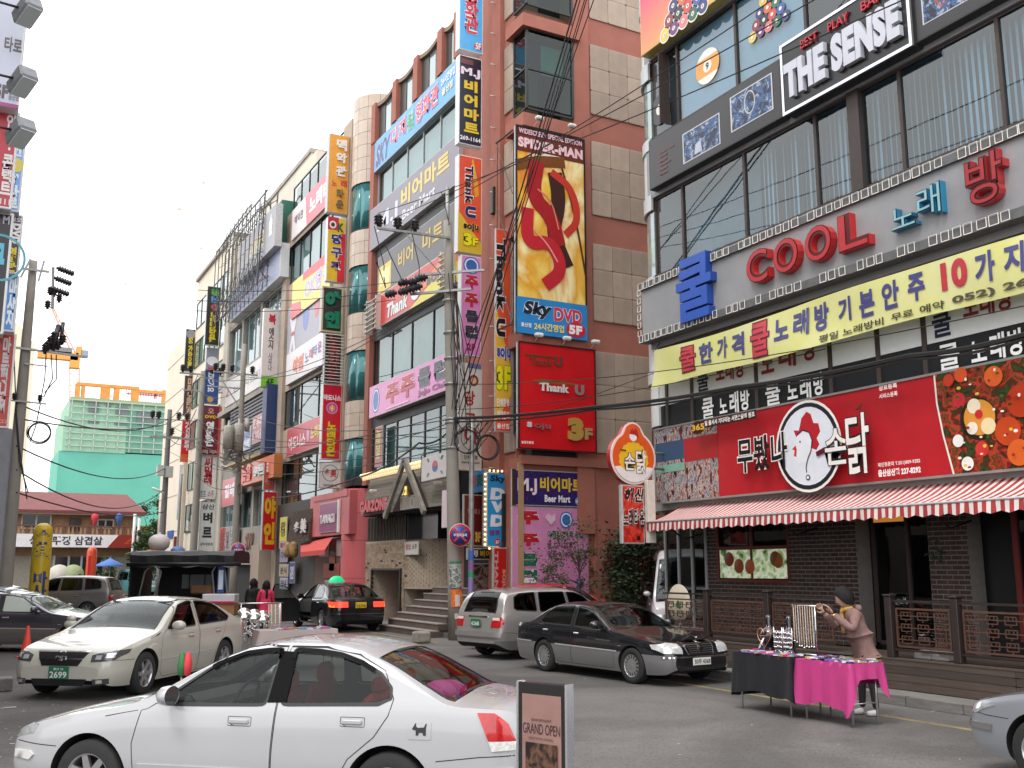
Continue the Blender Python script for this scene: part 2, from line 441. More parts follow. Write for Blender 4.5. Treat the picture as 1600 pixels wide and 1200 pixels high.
def wheel(parent,x,y,r=.315,w=.2,spokes=7,rimc=None,style='spoke',rr=.62):
 sg = 1 if y>0 else-1
 wh = bpy.data.objects.new('wheel',None); C.objects.link(wh); wh.parent = parent; wh.location = (x,y,r)
 h = w/2
 MB().lathe([(r*rr,-h*.95),(r*.93,-h),(r*.985,-h*.8),(r,-h*.45),(r,h*.45),(r*.985,h*.8),(r*.93,h),(r*(rr+.04),h*.97),(r*rr,h*.8)],ax='y',n=36).build('tyre',mat('tyre',.022,.85,var=.3,scale=20),wh,False)
 m = rimc or mat('alloy',(.62,.62,.64),.28,metal=.85,var=.1)
 o = MB(); y0 = sg*h*.62
 o.lathe([(r*rr,sg*h*.98),(r*(rr-.02),sg*h*.98),(r*(rr-.05),sg*h*.8),(r*(rr-.07),-sg*h*.5)],ax='y',n=36)
 if style=='spoke':
  for k in range(spokes):
   t = 2*math.pi*k/spokes; ca,sa = math.cos(t),math.sin(t); wd0,wd1 = r*.12,r*.085
   v = []
   for rad,wd,yy in((r*.06,wd0,sg*h*.72),(r*(rr-.04),wd1,sg*h*.9)):
    for q,dy in((-1,0),(1,0),(1,-.03*sg),(-1,-.03*sg)):
     v.append((rad*ca-q*wd*sa,yy+dy,rad*sa+q*wd*ca))
   o.mesh(v,[(0,1,5,4),(1,2,6,5),(2,3,7,6),(3,0,4,7),(4,5,6,7)])
  o.lathe([(.0,sg*h*.8),(r*.13,sg*h*.8),(r*.15,sg*h*.74),(r*.15,sg*h*.4)],ax='y',n=16)
 else:
  o.lathe([(.0,sg*h*.95),(r*.16,sg*h*.93),(r*.2,sg*h*.84),(r*.4,sg*h*.9)],ax='y',n=28)
  n = 15
  for k in range(n):
   t0,t1 = 2*math.pi*k/n,2*math.pi*(k+.62)/n; v = []
   for rad,yy in((r*.4,sg*h*.9),(r*(rr-.03),sg*h*.93)):
    for t in(t0,t1):v.append((rad*math.cos(t),yy,rad*math.sin(t)))
   o.mesh(v,[(0,1,3,2)])
 o.build('rim',m,wh,False)
 MB().lathe([(0,sg*h*.1),(r*.42,sg*h*.1),(r*.42,0),(r*(rr-.08),-sg*h*.1)],ax='y',n=24).build('brake_disc',mat('brake',.03,.5,metal=.4),wh,False)
 return wh
GLASS_CAR = lambda k='clear':{'clear':glass('car_glass_clear',(.62,.72,.68),.05),'tint':glass('car_glass_tinted',(.12,.14,.14),.04),'mid':glass('car_glass_mid',(.3,.36,.35),.06),'side':glass('car_glass_side',(.52,.56,.54),.025)}[k]
def make_car(name,label,P):
 """P: dict of measurements. returns root; local +x = tail, heading -x, origin on the ground midway between the axles"""
 L,Wd = P['L'],P['W']; xf,xr = P['axles']; mid = (xf+xr)/2
 root = thing(name,label,P.get('cat','car'))
 paint = P['paint']; low = P.get('paint2',paint); split = P.get('split')
 S = Shell(L,Wd,P['top'],P['belt'],P['plan'],P.get('z0',.2),P.get('tumble',.38),P.get('crown',.05),P.get('bulge'),P.get('shoulder',.955),P.get('sill'))
 q = P.get('res',.05); ra = P.get('arch',.355); zc = P['r']
 xs = sorted(set([round(v,4)for v in[0,.012,.03,.055,.09,.13]+fr(.18,L-.18,q)+[L-.13,L-.09,L-.055,L-.03,L-.012,L]]))
 def X2V(poly):return[(x,S.vz(x,z))for x,z in poly]
 wins = [dens(smooth_poly(w,2),.06)for w in P['windows']]
 doors = [dens(d,.05)for d in P['doors']]
 arches = []
 for xc in(xf,xr):
  a = [(xc+ra*math.cos(t),zc+ra*math.sin(t))for t in[math.pi*i/24 for i in range(-3,28)]]
  arches.append([p for p in a if p[1]>S.st(p[0])[4]-.0])
 ws,rw = P['windshield'],P.get('rear_window')
 def glassloop(g):
  x0,x1,va,vb = g; n = 12; lp = [(x0+(x1-x0)*i/n,va+(vb-va)*i/n)for i in range(n+1)]
  return smooth_poly([(x0,3.0)]+lp+[(x1,3.0)],0)
 gl = [glassloop(ws)]+([glassloop(rw)]if rw else[])
 loops = [(X2V(w),True)for w in wins]+[(X2V(d),True)for d in doors]+[(X2V(a),False)for a in arches]+[(g,False)for g in gl]
 if split:loops.append(([(x,S.vz(x,split(x)))for x in fr(.05,L-.05,.08)],False))
 def cl(x,v):
  if v<2.0:
   z = S.st(x)[4]+(S.st(x)[1]-S.st(x)[4])*v if v<=1 else S.st(x)[1]+(S.st(x)[2]-S.st(x)[1])*(v-1)
   for xc in(xf,xr):
    if v<1 and(x-xc)**2+(z-zc)**2<ra*ra:return None
   for i,w in enumerate(wins):
    if inpoly((x,z),w):return 'w%d'%i
   for i,d in enumerate(doors):
    if inpoly((x,z),d):return('dl%d' if split and z<split(x)else 'd%d')%i
   if split and z<split(x):return 'low'
  for i,g in enumerate(gl):
   if inpoly((x,v),[(a,min(b,3.001)if b<2.9 else 3.2)for a,b in g]):return 'g%d'%i
  return 'body'
 reg = shell_regions(S,xs,P.get('nv',8),loops,cl)
 root_off = -mid
 def fix(mb,sh=True):
  mb.v = [(p[0]+root_off,p[1],p[2])for p in mb.v]; return mb
 def put(mb,nm,m,par=root):return fix(mb).build(nm,m,par,False)
 body = half_mb(reg['body'])
 for rear in(False,True):
  x = L if rear else 0; ring = [S.P(x,v)for v in fr(0,3,.125)]; lo = [(x,-p.y,p.z)for p in ring]+[(x,p.y,p.z)for p in ring[::-1][1:]]
  body.mesh(lo,[tuple(range(len(lo)))[::-1]if rear else tuple(range(len(lo)))]); body.nor+=[((1 if rear else-1),0,0)]*len(lo)
 ob = put(body,'body',paint)
 if 'low' in reg:put(half_mb(reg['low']),'lower_body',low)
 dark = mat('underbody',.012,.9)
 u = MB(); st = [S.P(x,0)for x in xs]
 for sg in(1,-1):pass
 for a,b in zip(st[:-1],st[1:]):
  if min(abs((a.x+b.x)/2-xf),abs((a.x+b.x)/2-xr))>ra:u.face([(a.x,-a.y+.02,a.z+.012),(a.x,a.y-.02,a.z+.012),(b.x,b.y-.02,b.z+.012),(b.x,-b.y+.02,b.z+.012)])
 for xc in(xf,xr):
  for sg in(1,-1):
   ar = [(xc+ra*math.cos(t),zc+ra*math.sin(t))for t in[math.pi*i/16 for i in range(-3,20)]]; v = []
   for x,z in ar:
    z = max(z,S.st(x)[4]); yo = S.hw(x,z); v+=[(x,sg*(yo-.004),z),(x,sg*(S.W-.34),z)]
   u.mesh(v,[(2*i,2*i+1,2*i+3,2*i+2)for i in range(len(ar)-1)],True)
   u.face([(x,sg*(S.W-.34),max(z,S.st(x)[4]))for x,z in ar])
 put(u,'underbody',dark)
 cab = P.get('cabin_col',mat('cabin_lining',.03,.9))
 ln = MB(); x_lo = min(min(p[0]for p in w)for w in P['windows'])-.25; x_hi = max(max(p[0]for p in w)for w in P['windows'])+.3
 lining = {}
 for k,rg in reg.items():
  if k[0]=='w' or k[0]=='g':continue
  v,n,t = rg
  tt = [a for a in t if all(x_lo<v[i].x<x_hi and v[i].z>.45 for i in a)]
  if tt:
   h = half_mb((v,n,tt),off=-.025); h.nor = None; ln.mesh(h.v,h.f,True)
 fb = P['floor']if 'floor' in P else.42
 ln.box(x_lo+.1,x_hi-.1,-S.W*.86,S.W*.86,fb-.05,fb)
 put(ln,'cabin_lining',cab)
 seam = mat('seam',.01,.8); G = P.get('glass','tint'); gs = P.get('glass_side',G)
 dn = P.get('open_door',-1); names = []
 door_objs = {}
 for i,d in enumerate(doors):
  for sg in(1,-1):
   mbd = half_mb(reg['d%d'%i],False,sg); ms = [paint]
   if 'dl%d'%i in reg:
    h2 = half_mb(reg['dl%d'%i],False,sg); mbd.k = 1; mbd.mesh(h2.v,h2.f,True); mbd.nor+=h2.nor; ms.append(low); mbd.k = 0
   xh = min(p[0]for p in d)
   if dn==i and sg==P['open_side']:
    piv = bpy.data.objects.new('door',None)
   o = put(mbd,'door',ms); door_objs[(i,sg)] = o
   put(side_ribbon(S,d+[d[0]],sg,P.get('seam_w',.007)),'door_gap',seam,o)
   hx,hz = P['handles'][i]
   hp = S.side(hx,hz,.0); m = MB(); m.box(hx-.08,hx+.08,(hp.y+.004)*sg,(hp.y+.022)*sg,hz-.018,hz+.018,.01)
   put(m,'handle',P.get('handle_mat',paint),o)
   if P.get('handle_pocket',True):put(side_ribbon(S,smooth_poly([(hx-.1,hz-.035),(hx+.1,hz-.035),(hx+.1,hz+.035),(hx-.1,hz+.035)],2)+[(hx-.1+.05,hz-.035)],sg,.004,.002),'handle_recess',seam,o)
 for i,w in enumerate(wins):
  for sg in(1,-1):
   if 'w%d'%i not in reg:continue
   cx = sum(p[0]for p in w)/len(w); par = root
   for j,d in enumerate(doors):
    if inpoly((cx,sum(p[1]for p in w)/len(w)),d):par = door_objs[(j,sg)]
   o = put(half_mb(reg['w%d'%i],False,sg,-.008),'side_window',GLASS_CAR(gs),par)
   put(side_ribbon(S,w+[w[0]],sg,P.get('trim_w',.022),.003),'window_trim',P.get('trim',mat('rubber',.015,.5)),par)
   if P.get('rain_guard')and i<2:
    tw = sorted(w,key=lambda p:p[0]); zm = max(p[1]for p in w)
    up = [p for p in w if p[1]>zm-.16 and p[1]>S.st(p[0])[2]-.09]
    up.sort(key=lambda p:p[0])
    if len(up)>3:put(side_ribbon(S,[(p[0],p[1]-.012)for p in up],sg,.035,.014),'rain_guard',mat('smoked',.008,.4,spec=.05),par)
 put(half_mb(reg['g0'],off=-.004),'windshield',GLASS_CAR(P.get('glass_front',G)))
 if rw:put(half_mb(reg['g1'],off=-.004),'rear_window',GLASS_CAR(P.get('glass_rear',G)))
 for gi,g in enumerate(gl):
  b = MB()
  for sg in(1,-1):
   v = []; pts = dens(g,.06,False)
   for i,(x,vv)in enumerate(pts):
    p = S.P(x,min(vv,3)); n = S.N(x,min(vv,3)); cxx = (g[0][0]+g[-1][0])/2
    pin = S.P(x+(.03 if x<cxx else-.03)*(1 if vv>2.6 or i in(0,len(pts)-1)else.2),min(vv+(.0 if vv>2.97 else.05),3))
    v+=[(p.x+n.x*.003,sg*(p.y+n.y*.003),p.z+n.z*.003),(pin.x+n.x*.003,sg*(pin.y+n.y*.003),pin.z+n.z*.003)]
   b.mesh(v,[(2*i,2*i+1,2*i+3,2*i+2)for i in range(len(pts)-1)],True)
  put(b,'glazing_seal',mat('rubber',.015,.5))
 if P.get('body_seams'):
  b = MB()
  for lnp in P['body_seams']:
   for sg in(1,-1):side_ribbon(S,lnp,sg,P.get('seam_w',.007),.0015,b)
  put(b,'panel_gap',seam)
 for nm,poly,m,off in P.get('side_bits',[]):
  for sg in(1,-1):
   if len(poly)==4 and max(abs(poly[3][1]-poly[0][1]),abs(poly[2][1]-poly[1][1]))<.035:put(side_ribbon(S,[(poly[0][0],(poly[0][1]+poly[3][1])/2),(poly[1][0],(poly[1][1]+poly[2][1])/2)],sg,abs(poly[3][1]-poly[0][1]),off),nm,m)
   else:put(side_patch(S,poly,sg,off),nm,m)
 for it in P.get('ends',[]):
  nm,poly,rear,m,off = it[:5]
  if len(it)>5 and it[5]:
   for sg in(1,-1):put(end_patch(S,[(p[0]*sg,p[1])for p in poly],rear,off),nm,m)
  else:put(end_patch(S,poly,rear,off),nm,m)
 for rear,zc2,w2,h2,pm,tm,lines in P.get('plates',[]):
  x = S.endx(0,zc2,rear,.012); sg = 1 if rear else-1
  m = MB(); m.box(x-.012,x+.012,-w2/2,w2/2,zc2-h2/2,zc2+h2/2,.006); o = put(m,'number_plate',pm)
  t = MB()
  for(sx,a,bb,zz0,zz1)in lines:
   tm_ = MB(); letters(tm_,sx,a*w2,bb*w2,zc2+zz0*h2,zc2+zz1*h2,0,.02)
   t.mesh([((x+sg*.0145),(p[0]if rear else-p[0])*1.0,p[2])for p in tm_.v],tm_.f)
  put(t,'plate_lettering',tm,o)
 if 'mirror' in P:
  mx_,mz = P['mirror']; msz = P.get('mirror_size',1.0)
  for sg in(1,-1):
   y = S.hw(mx_,mz)
   m = MB(); m.lathe([(0,-.07),(.05,-.065),(.085,-.03),(.095,.03),(.09,.045)],(0,0,0),'x',16)
   m.v = [(mx_+p[0]*msz,sg*(y+.13)+p[1]*1.25*msz*1.0,mz+.06+p[2]*.85*msz)for p in m.v]
   o = put(m,'wing_mirror',P.get('mirror_mat',paint))
   m = MB(); m.lathe([(0,.0),(.088,.0)],(0,0,0),'x',16); m.v = [(mx_+.04*msz,sg*(y+.13)+p[1]*1.2*msz,mz+.06+p[2]*.8*msz)for p in m.v]; put(m,'mirror_glass',mat('mirror',.8,.05,metal=1),o)
   m = MB(); m.tube([(mx_,sg*(y-.02),mz+.01),(mx_,sg*(y+.07),mz+.035)],.022,8); put(m,'mirror_arm',mat('rubber',.015,.5),o)
 sc_ = P.get('seat',mat('car_seat',.05,.9))
 for sx in P.get('seats',[]):
  rows = (-.37,.37)if sx[1]==2 else(0,)
  for yy in rows:
   w_ = .25 if sx[1]==2 else.6
   m = MB(); x = sx[0]; m.box(x-.28,x+.22,yy-w_,yy+w_,fb,fb+.14,.05)
   n0 = len(m.v); m.box(x+.16,x+.28,yy-w_,yy+w_,fb+.1,fb+.62,.05)
   for i in range(n0,len(m.v)):p = m.v[i]; m.v[i] = (p[0]+(p[2]-fb-.1)*.28,p[1],p[2])
   if sx[1]==2:m.box(x+.32,x+.41,yy-.13,yy+.13,fb+.6,fb+.78,.04)
   else:
    for q2 in(-.35,.35):m.box(x+.32,x+.41,q2-.13,q2+.13,fb+.6,fb+.74,.04)
   put(m,'seat',sc_)
 if 'dash' in P:
  xd,zd = P['dash']; m = MB(); m.box(xd-.35,xd+.12,-S.W*.84,S.W*.84,zd-.3,zd,.05); put(m,'dashboard',mat('dash',.035,.7,bump=.2,scale=30))
  m = MB(); c = Vector((xd+.3,-P.get('drive',1)*.36,zd-.02)); pts = []
  for i in range(25):
   t = 2*math.pi*i/24; pts.append((c.x+math.sin(t)*.08,c.y+math.cos(t)*.19,c.z+math.sin(t)*.17))
  m.tube(pts,.014,8,False); m.tube([(c.x+.02,c.y-.18,c.z),(c.x-.02,c.y,c.z),(c.x+.02,c.y+.18,c.z)],.02,6); m.tube([c,(xd,c.y,zd-.12)],.03,8)
  put(m,'steering_wheel',mat('dash',.035,.7))
 for xc in(xf,xr):
  for sg in(1,-1):wheel(root,xc+root_off,sg*(S.W-.115),P['r'],.2,P.get('spokes',7),P.get('rim'),P.get('wstyle','spoke'),P.get('rr',.64))
 root['mid'] = mid
 return root,S,put,door_objs
def place_car(root,x,y,az_deg,z=0,scale=1.0):
 """az: compass direction of travel, 0 = up the street (+y), 90 = +x"""
 root.location = (x,y,z); root.rotation_euler = (0,0,R(-az_deg-90)); root.scale = (scale,)*3
CREAM = dict(coat=1)
def carpaint(key,c,metal=.0,rough=.35,flake=0):
 return mat(key,c,rough,metal=metal,coat=1.0,var=.04,scale=1.5)
rubber = lambda:mat('rubber',.015,.5)
def lamp_mats():
 return(mat('headlamp',(.75,.78,.8),.08,metal=.6,var=.45,scale=14,coat=1),mat('tail_red',(.55,.012,.015),.12,coat=1,var=.4,scale=16),mat('tail_clear',(.75,.75,.72),.15,coat=1,var=.4,scale=30),mat('chrome',(.8,.8,.82),.08,metal=1),mat('grille_black',.012,.4,coat=.5))
HL,TR,TC,CH,GB = lamp_mats()
PLAN = [(0,.70),(.03,.79),(.09,.86),(.2,.915),(.4,.965),(.75,.992),(1.2,1.0),(3.4,1.0),(3.9,.985),(4.2,.955),(4.38,.90),(4.47,.83),(4.52,.72)]
def plan_for(L):return[(x if x<1.5 else x+L-4.52,w)for x,w in PLAN]
GREEN_PLATE = mat('plate_green',(.03,.16,.09),.4); WHITE_PLATE = mat('plate_white',(.75,.75,.72),.4); YEL_PLATE = mat('plate_yellow',(.75,.5,.02),.4)
PL_W = mat('plate_ink_white',(.8,.8,.78),.5); PL_K = mat('plate_ink_black',.02,.5)
# ---- nearest white sedan
white = carpaint('paint_white',(.41,.413,.425),rough=.25)
P = dict(L=4.52,W=1.72,axles=(.87,3.48),r=.305,arch=.36,paint=white,res=.045,nv=9,tumble=.42,top=[(0,.56),(.03,.63),(.1,.70),(.3,.765),(.8,.87),(1.2,.945),(1.32,.985),(1.7,1.19),(2.0,1.33),(2.2,1.392),(2.5,1.425),(2.85,1.42),(3.15,1.375),(3.4,1.285),(3.75,1.105),(3.93,1.02),(4.1,.995),(4.36,.985),(4.46,.95),(4.5,.86),(4.52,.74)],belt=[(0,.50),(.1,.62),(.3,.70),(.8,.80),(1.3,.885),(2.0,.915),(3.0,.945),(3.7,.965),(4.1,.945),(4.36,.93),(4.52,.7)],plan=plan_for(4.52),sill=[(0,.3),(.15,.21),(.5,.19),(4.0,.2),(4.35,.24),(4.52,.36)],windows=[[(1.46,.912),(1.66,1.05),(1.93,1.235),(2.16,1.325),(2.36,1.352),(2.48,1.355),(2.43,.935)],[(2.56,.94),(2.6,1.355),(2.8,1.35),(3.0,1.325),(3.2,1.265),(3.37,1.18),(3.47,1.08),(3.48,1.0),(3.38,.968)]],doors=[[(1.3,.3),(1.27,.6),(1.33,.86),(1.5,.93),(2.05,1.335),(2.3,1.375),(2.515,1.378),(2.52,.9),(2.5,.6),(2.49,.22),(1.4,.22)],[(2.5,.22),(2.51,.6),(2.53,.9),(2.54,1.378),(2.85,1.375),(3.15,1.325),(3.4,1.2),(3.5,1.0),(3.47,.88),(3.36,.72),(3.15,.55),(3.04,.36),(3.0,.22)]],handles=[(2.22,.80),(3.18,.825)],windshield=(1.28,2.12,2.1,2.12),rear_window=(3.3,3.96,2.12,2.14),mirror=(1.62,.93),glass='mid',glass_side='side',glass_front='side',glass_rear='clear',trim_w=.02,rain_guard=True,seats=[(2.05,2),(2.85,1)],seat=mat('seat_red_cloth',(.32,.035,.02),.85,var=.2),floor=.38,dash=(1.7,.92),body_seams=[[(.12,.57),(.35,.555),(.56,.548)],[(3.86,.56),(4.2,.60),(4.45,.61)],[(1.0,.80),(1.3,.86)]],side_bits=[('rub_strip',[(1.33,.38),(2.48,.38),(2.48,.445),(1.33,.445)],white,.014),('rub_strip',[(2.52,.38),(3.02,.38),(3.08,.445),(2.52,.445)],white,.014),('bumper_strip',[(.12,.44),(.3,.43),(.34,.47),(.3,.5),(.12,.5)],mat('bumper_strip',(.62,.61,.6),.5),.016),('bumper_strip',[(4.05,.42),(4.44,.47),(4.44,.52),(4.05,.49),(4.0,.46)],mat('bumper_strip',(.62,.61,.6),.5),.02),('fuel_lid',smooth_poly([(3.64,.715),(3.82,.715),(3.82,.845),(3.64,.845)],1),white,.004),('dog_decal',[(3.675,.80),(3.69,.825),(3.70,.835),(3.70,.81),(3.715,.80),(3.765,.805),(3.775,.83),(3.785,.83),(3.78,.80),(3.78,.745),(3.76,.745),(3.755,.765),(3.725,.765),(3.72,.745),(3.70,.745),(3.70,.78),(3.68,.785),(3.67,.79)],PL_K,.007),('pillar_trim',[(2.44,.95),(2.60,.955),(2.615,1.33),(2.475,1.335)],mat('pillar_black',.008,.6,spec=.05),.0035),('taillight',[(4.17,.925),(4.30,.925),(4.40,.84),(4.455,.715),(4.26,.715)],TR,.008),('taillight_clear',[(4.26,.712),(4.455,.712),(4.45,.65),(4.285,.64)],TC,.008)],ends=[('headlight',[(.35,.56),(.72,.58),(.8,.64),(.79,.71),(.5,.675),(.36,.63)],False,HL,.006,True),('grille',[(-.28,.57),(.28,.57),(.32,.65),(-.32,.65)],False,GB,.006)],plates=[(False,.42,.335,.17,GREEN_PLATE,PL_W,[('2699',-.42,.42,-.38,.12)]),(True,.78,.335,.17,GREEN_PLATE,PL_W,[('2699',-.42,.42,-.38,.12)])])
car,S,put,dd = make_car('parked_car','white sedan parked across the bottom left, red seats seen through its side windows',P)
a = onZ(141,1215,.3); b = onZ(612,1240,.3)
az = math.degrees(math.atan2(a.x-b.x,a.y-b.y)); m = (a+b)/2
hd = Vector((math.sin(R(az)),math.cos(R(az)),0)); side = Vector((hd.y,-hd.x,0))
place_car(car,m.x+side.x*.78,m.y+side.y*.78,az)
print('near',a,b,(a-b).length,az)
# --- signs
def yx(px,z,X):
 k = px-800; return(F_PX*_c*X-k*(_cp*_s*X+_sp*(z-CAM_H)))/(F_PX*_s+k*_cp*_c)
def xy(px,z,Y):
 k = px-800; return(F_PX*_s*Y+k*(_cp*_c*Y+_sp*(z-CAM_H)))/(F_PX*_c-k*_cp*_s)
def zy(py,X,Y):
 h = _s*X+_c*Y; u = 600-py; return CAM_H+h*(F_PX*_sp+u*_cp)/(F_PX*_cp-u*_sp)
def sgloss(c):return col(c,.3,.1)if isinstance(c,str)else c
LET = 'lettering'
def deco(root,w,h,y,items):
 """lettering and printed shapes on the face of a sign; y = front plane, everything stands a little proud of it"""
 e = .002; k = 1
 for it in items:
  kind = it[0]
  yy = y-e*k; k+=1
  if kind in('rect','ell','poly','ring','strip','pic'):
   mb = MB(); d = .0015
   if kind in('rect','pic'):
    x0,x1,z0,z1,c = it[1:6]; mb.face([(w*(x0-.5),yy,h*z0),(w*(x1-.5),yy,h*z0),(w*(x1-.5),yy,h*z1),(w*(x0-.5),yy,h*z1)])
   elif kind=='ell':
    cx,cz,rx,rz,c = it[1:6]; mb.face([(w*(cx-.5)+rx*math.cos(t),yy,h*cz+rz*math.sin(t))for t in[2*math.pi*i/32 for i in range(32)]])
   elif kind=='ring':
    cx,cz,rx,rz,wd,c = it[1:7]; v = []
    for i in range(33):
     t = 2*math.pi*i/32
     v+=[(w*(cx-.5)+rx*math.cos(t),yy,h*cz+rz*math.sin(t)),(w*(cx-.5)+(rx-wd)*math.cos(t),yy,h*cz+(rz-wd)*math.sin(t))]
    mb.mesh(v,[(2*i,2*i+1,2*i+3,2*i+2)for i in range(32)])
   elif kind=='poly':
    pl,c = it[1:3]; mb2 = MB().prism([(w*(a-.5),h*b)for a,b in pl],yy,yy+d); mb = mb2
   elif kind=='strip':
    pl,wd,c = it[1:4]; pts = [(w*(a-.5),h*b)for a,b in pl]; v = []
    for i,p in enumerate(pts):
     a,b = pts[max(i-1,0)],pts[min(i+1,len(pts)-1)]; dd_ = Vector((b[0]-a[0],b[1]-a[1])).normalized(); n = Vector((-dd_.y,dd_.x))*wd/2
     v+=[(p[0]+n.x,yy,p[1]+n.y),(p[0]-n.x,yy,p[1]-n.y)]
    mb.mesh(v,[(2*i,2*i+1,2*i+3,2*i+2)for i in range(len(pts)-1)])
   mb.build({'rect':'printed_panel','pic':'printed_picture','ell':'printed_disc','ring':'printed_ring','poly':'printed_shape','strip':'printed_line'}[kind],sgloss(c),root,False)
  else:
   s,x0,x1,z0,z1,c = it[:6]; o = it[6]if len(it)>6 else{}
   X0,X1,Z0,Z1 = w*(x0-.5),w*(x1-.5),h*z0,h*z1
   ext = o.get('ext',0)
   if 'out' in o:
    b = o.get('ow',.045); g = b*.45*min(1,(Z1-Z0)/max(1,len(s))if o.get('v')else(Z1-Z0))
    mb = MB(); letters(mb,s,X0-g,X1+g,Z0-g,Z1+g,yy,o.get('bold',.03)+b,0,o.get('v'),o.get('r'),o.get('slant',0),o.get('gap',1)); mb.build('lettering_outline',sgloss(o['out']),root,False); yy-=e; k+=1
   mb = MB(); letters(mb,s,X0,X1,Z0,Z1,yy-ext,o.get('bold',.03),ext,o.get('v'),o.get('r'),o.get('slant',0),o.get('gap',1))
   mb.build(o.get('name',LET),sgloss(c),root,False)
FRAME_ALU = mat('sign_alu',(.5,.5,.5),.4,metal=.3,var=.25)
def sign(label,plane,c,u0,u1,z0,z1,d,face,items=(),group=None,name='shop_sign',frame=None,cat='sign',fw=.03,body=None,loc_rz=None):
 if plane=='X':y0,y1 = max(u0,u1),min(u0,u1); w = y0-y1; loc = (c,(y0+y1)/2,z0); rz = -math.pi/2
 else:x0,x1 = min(u0,u1),max(u0,u1); w = x1-x0; loc = ((x0+x1)/2,c,z0); rz = 0
 h = z1-z0; root = thing(name,label,cat,loc,rz,group)
 bxm = body or FRAME_ALU
 MB().box(-w/2,w/2,-d,0,0,h,.01).build('sign_box',bxm,root,False)
 mb = MB(); mb.face([(-w/2+fw,-d-.002,fw),(w/2-fw,-d-.002,fw),(w/2-fw,-d-.002,h-fw),(-w/2+fw,-d-.002,h-fw)]); mb.build('face_panel',sgloss(face),root,False)
 if frame:
  mb = MB()
  for a in((-w/2-.01,w/2+.01,-.01,fw),(-w/2-.01,w/2+.01,h-fw,h+.01)):mb.box(a[0],a[1],-d-.02,-d+.03,a[2],a[3])
  for a in((-w/2-.01,-w/2+fw),(w/2-fw,w/2+.01)):mb.box(a[0],a[1],-d-.02,-d+.03,fw,h-fw)
  mb.build('frame',sgloss(frame),root,False)
 deco(root,w,h,-d-.004,items)
 return root
def signX(label,X,p0,p1,z0,z1,d,face,items=(),**k):
 zm = (z0+z1)/2; return sign(label,'X',X+d,yx(p0,zm,X),yx(p1,zm,X),z0,z1,d,face,items,**k)
def signY(label,Y,p0,p1,q0,q1,d,face,items=(),**k):
 """q0 top / q1 bottom picture rows, read at the sign's own distance"""
 xm = xy((p0+p1)/2,5,Y); z1,z0 = zy(q0,xm,Y),zy(q1,xm,Y); zm = (z0+z1)/2
 return sign(label,'Y',Y+d,xy(p0,zm,Y),xy(p1,zm,Y),z0,z1,d,face,items,**k)
def fz(X,p,z0,z1,py):
 return 0
# --- facade pieces
def window(parent,X,y0,y1,z0,z1,n=1,g=None,fm=None,fw=.05,dep=.12,splits=None,back=None,rows=None,name='window'):
 """window in a wall whose outer face is at X; y0>y1 (left to right as seen from the street)"""
 fm = fm or mat('frame_brown',(.05,.035,.03),.5,var=.2); g = g or glass('shop_glass',(.35,.45,.45),.12)
 if y0<y1:y0,y1 = y1,y0
 cuts = [y0]+[y0+(y1-y0)*(i+1)/n for i in range(n-1)]+[y1]if splits is None else[y0]+list(splits)+[y1]
 zr = [z0]+(rows or[])+[z1]
 mb = MB(); xo = X+dep
 for c in cuts:mb.box(xo-.04,xo+.04,c-fw/2,c+fw/2,z0,z1)
 for z in zr:mb.box(xo-.037,xo+.037,y1+fw/2,y0-fw/2,z-fw/2,z+fw/2)
 o = mb.build(name,fm,parent)
 for a,b in zip(cuts[:-1],cuts[1:]):
  for c,d in zip(zr[:-1],zr[1:]):
   MB().face([(xo,a-fw/2,c+fw/2),(xo,b+fw/2,c+fw/2),(xo,b+fw/2,d-fw/2),(xo,a-fw/2,d-fw/2)]).build('pane',g,o)
 if back:MB().box(xo+.14,xo+.16,y1+.02,y0-.02,z0,z1).build('curtain_or_dark_back',back,o)  # curtain; in the dark room material, a dark sheet standing in for room shade
 return o
def blinds(parent,X,y0,y1,z0,z1,m,pitch=.11,wd=.085,ang=.9):
 if y0<y1:y0,y1 = y1,y0
 mb = MB(); y = y1+pitch*.4
 while y<y0-.04:
  dx,dy = wd/2*math.sin(ang),wd/2*math.cos(ang); j = random.uniform(-.15,.15)*wd
  mb.face([(X-dx+j,y-dy,z0),(X+dx-j,y+dy,z0),(X+dx-j,y+dy,z1),(X-dx+j,y-dy,z1)]); y+=pitch
 return mb.build('vertical_blind',m,parent)
def panels(parent,m,X0,X1,ys,zs,gap=.012,name='stone_panel',axis='X'):
 for a,b in zip(ys[:-1],ys[1:]):
  for c,d in zip(zs[:-1],zs[1:]):
   lo,hi = min(a,b)+gap/2,max(a,b)-gap/2
   if hi-lo<.03 or d-c<.03:continue
   j = random.uniform(0,.006)
   mm = m[random.randrange(len(m))]if isinstance(m,(list,tuple))else m
   if axis=='X':piece(name,mm,parent,X0-j,X1,lo,hi,c+gap/2,d-gap/2,True)
   else:piece(name,mm,parent,lo,hi,X0-j,X1,c+gap/2,d-gap/2,True)
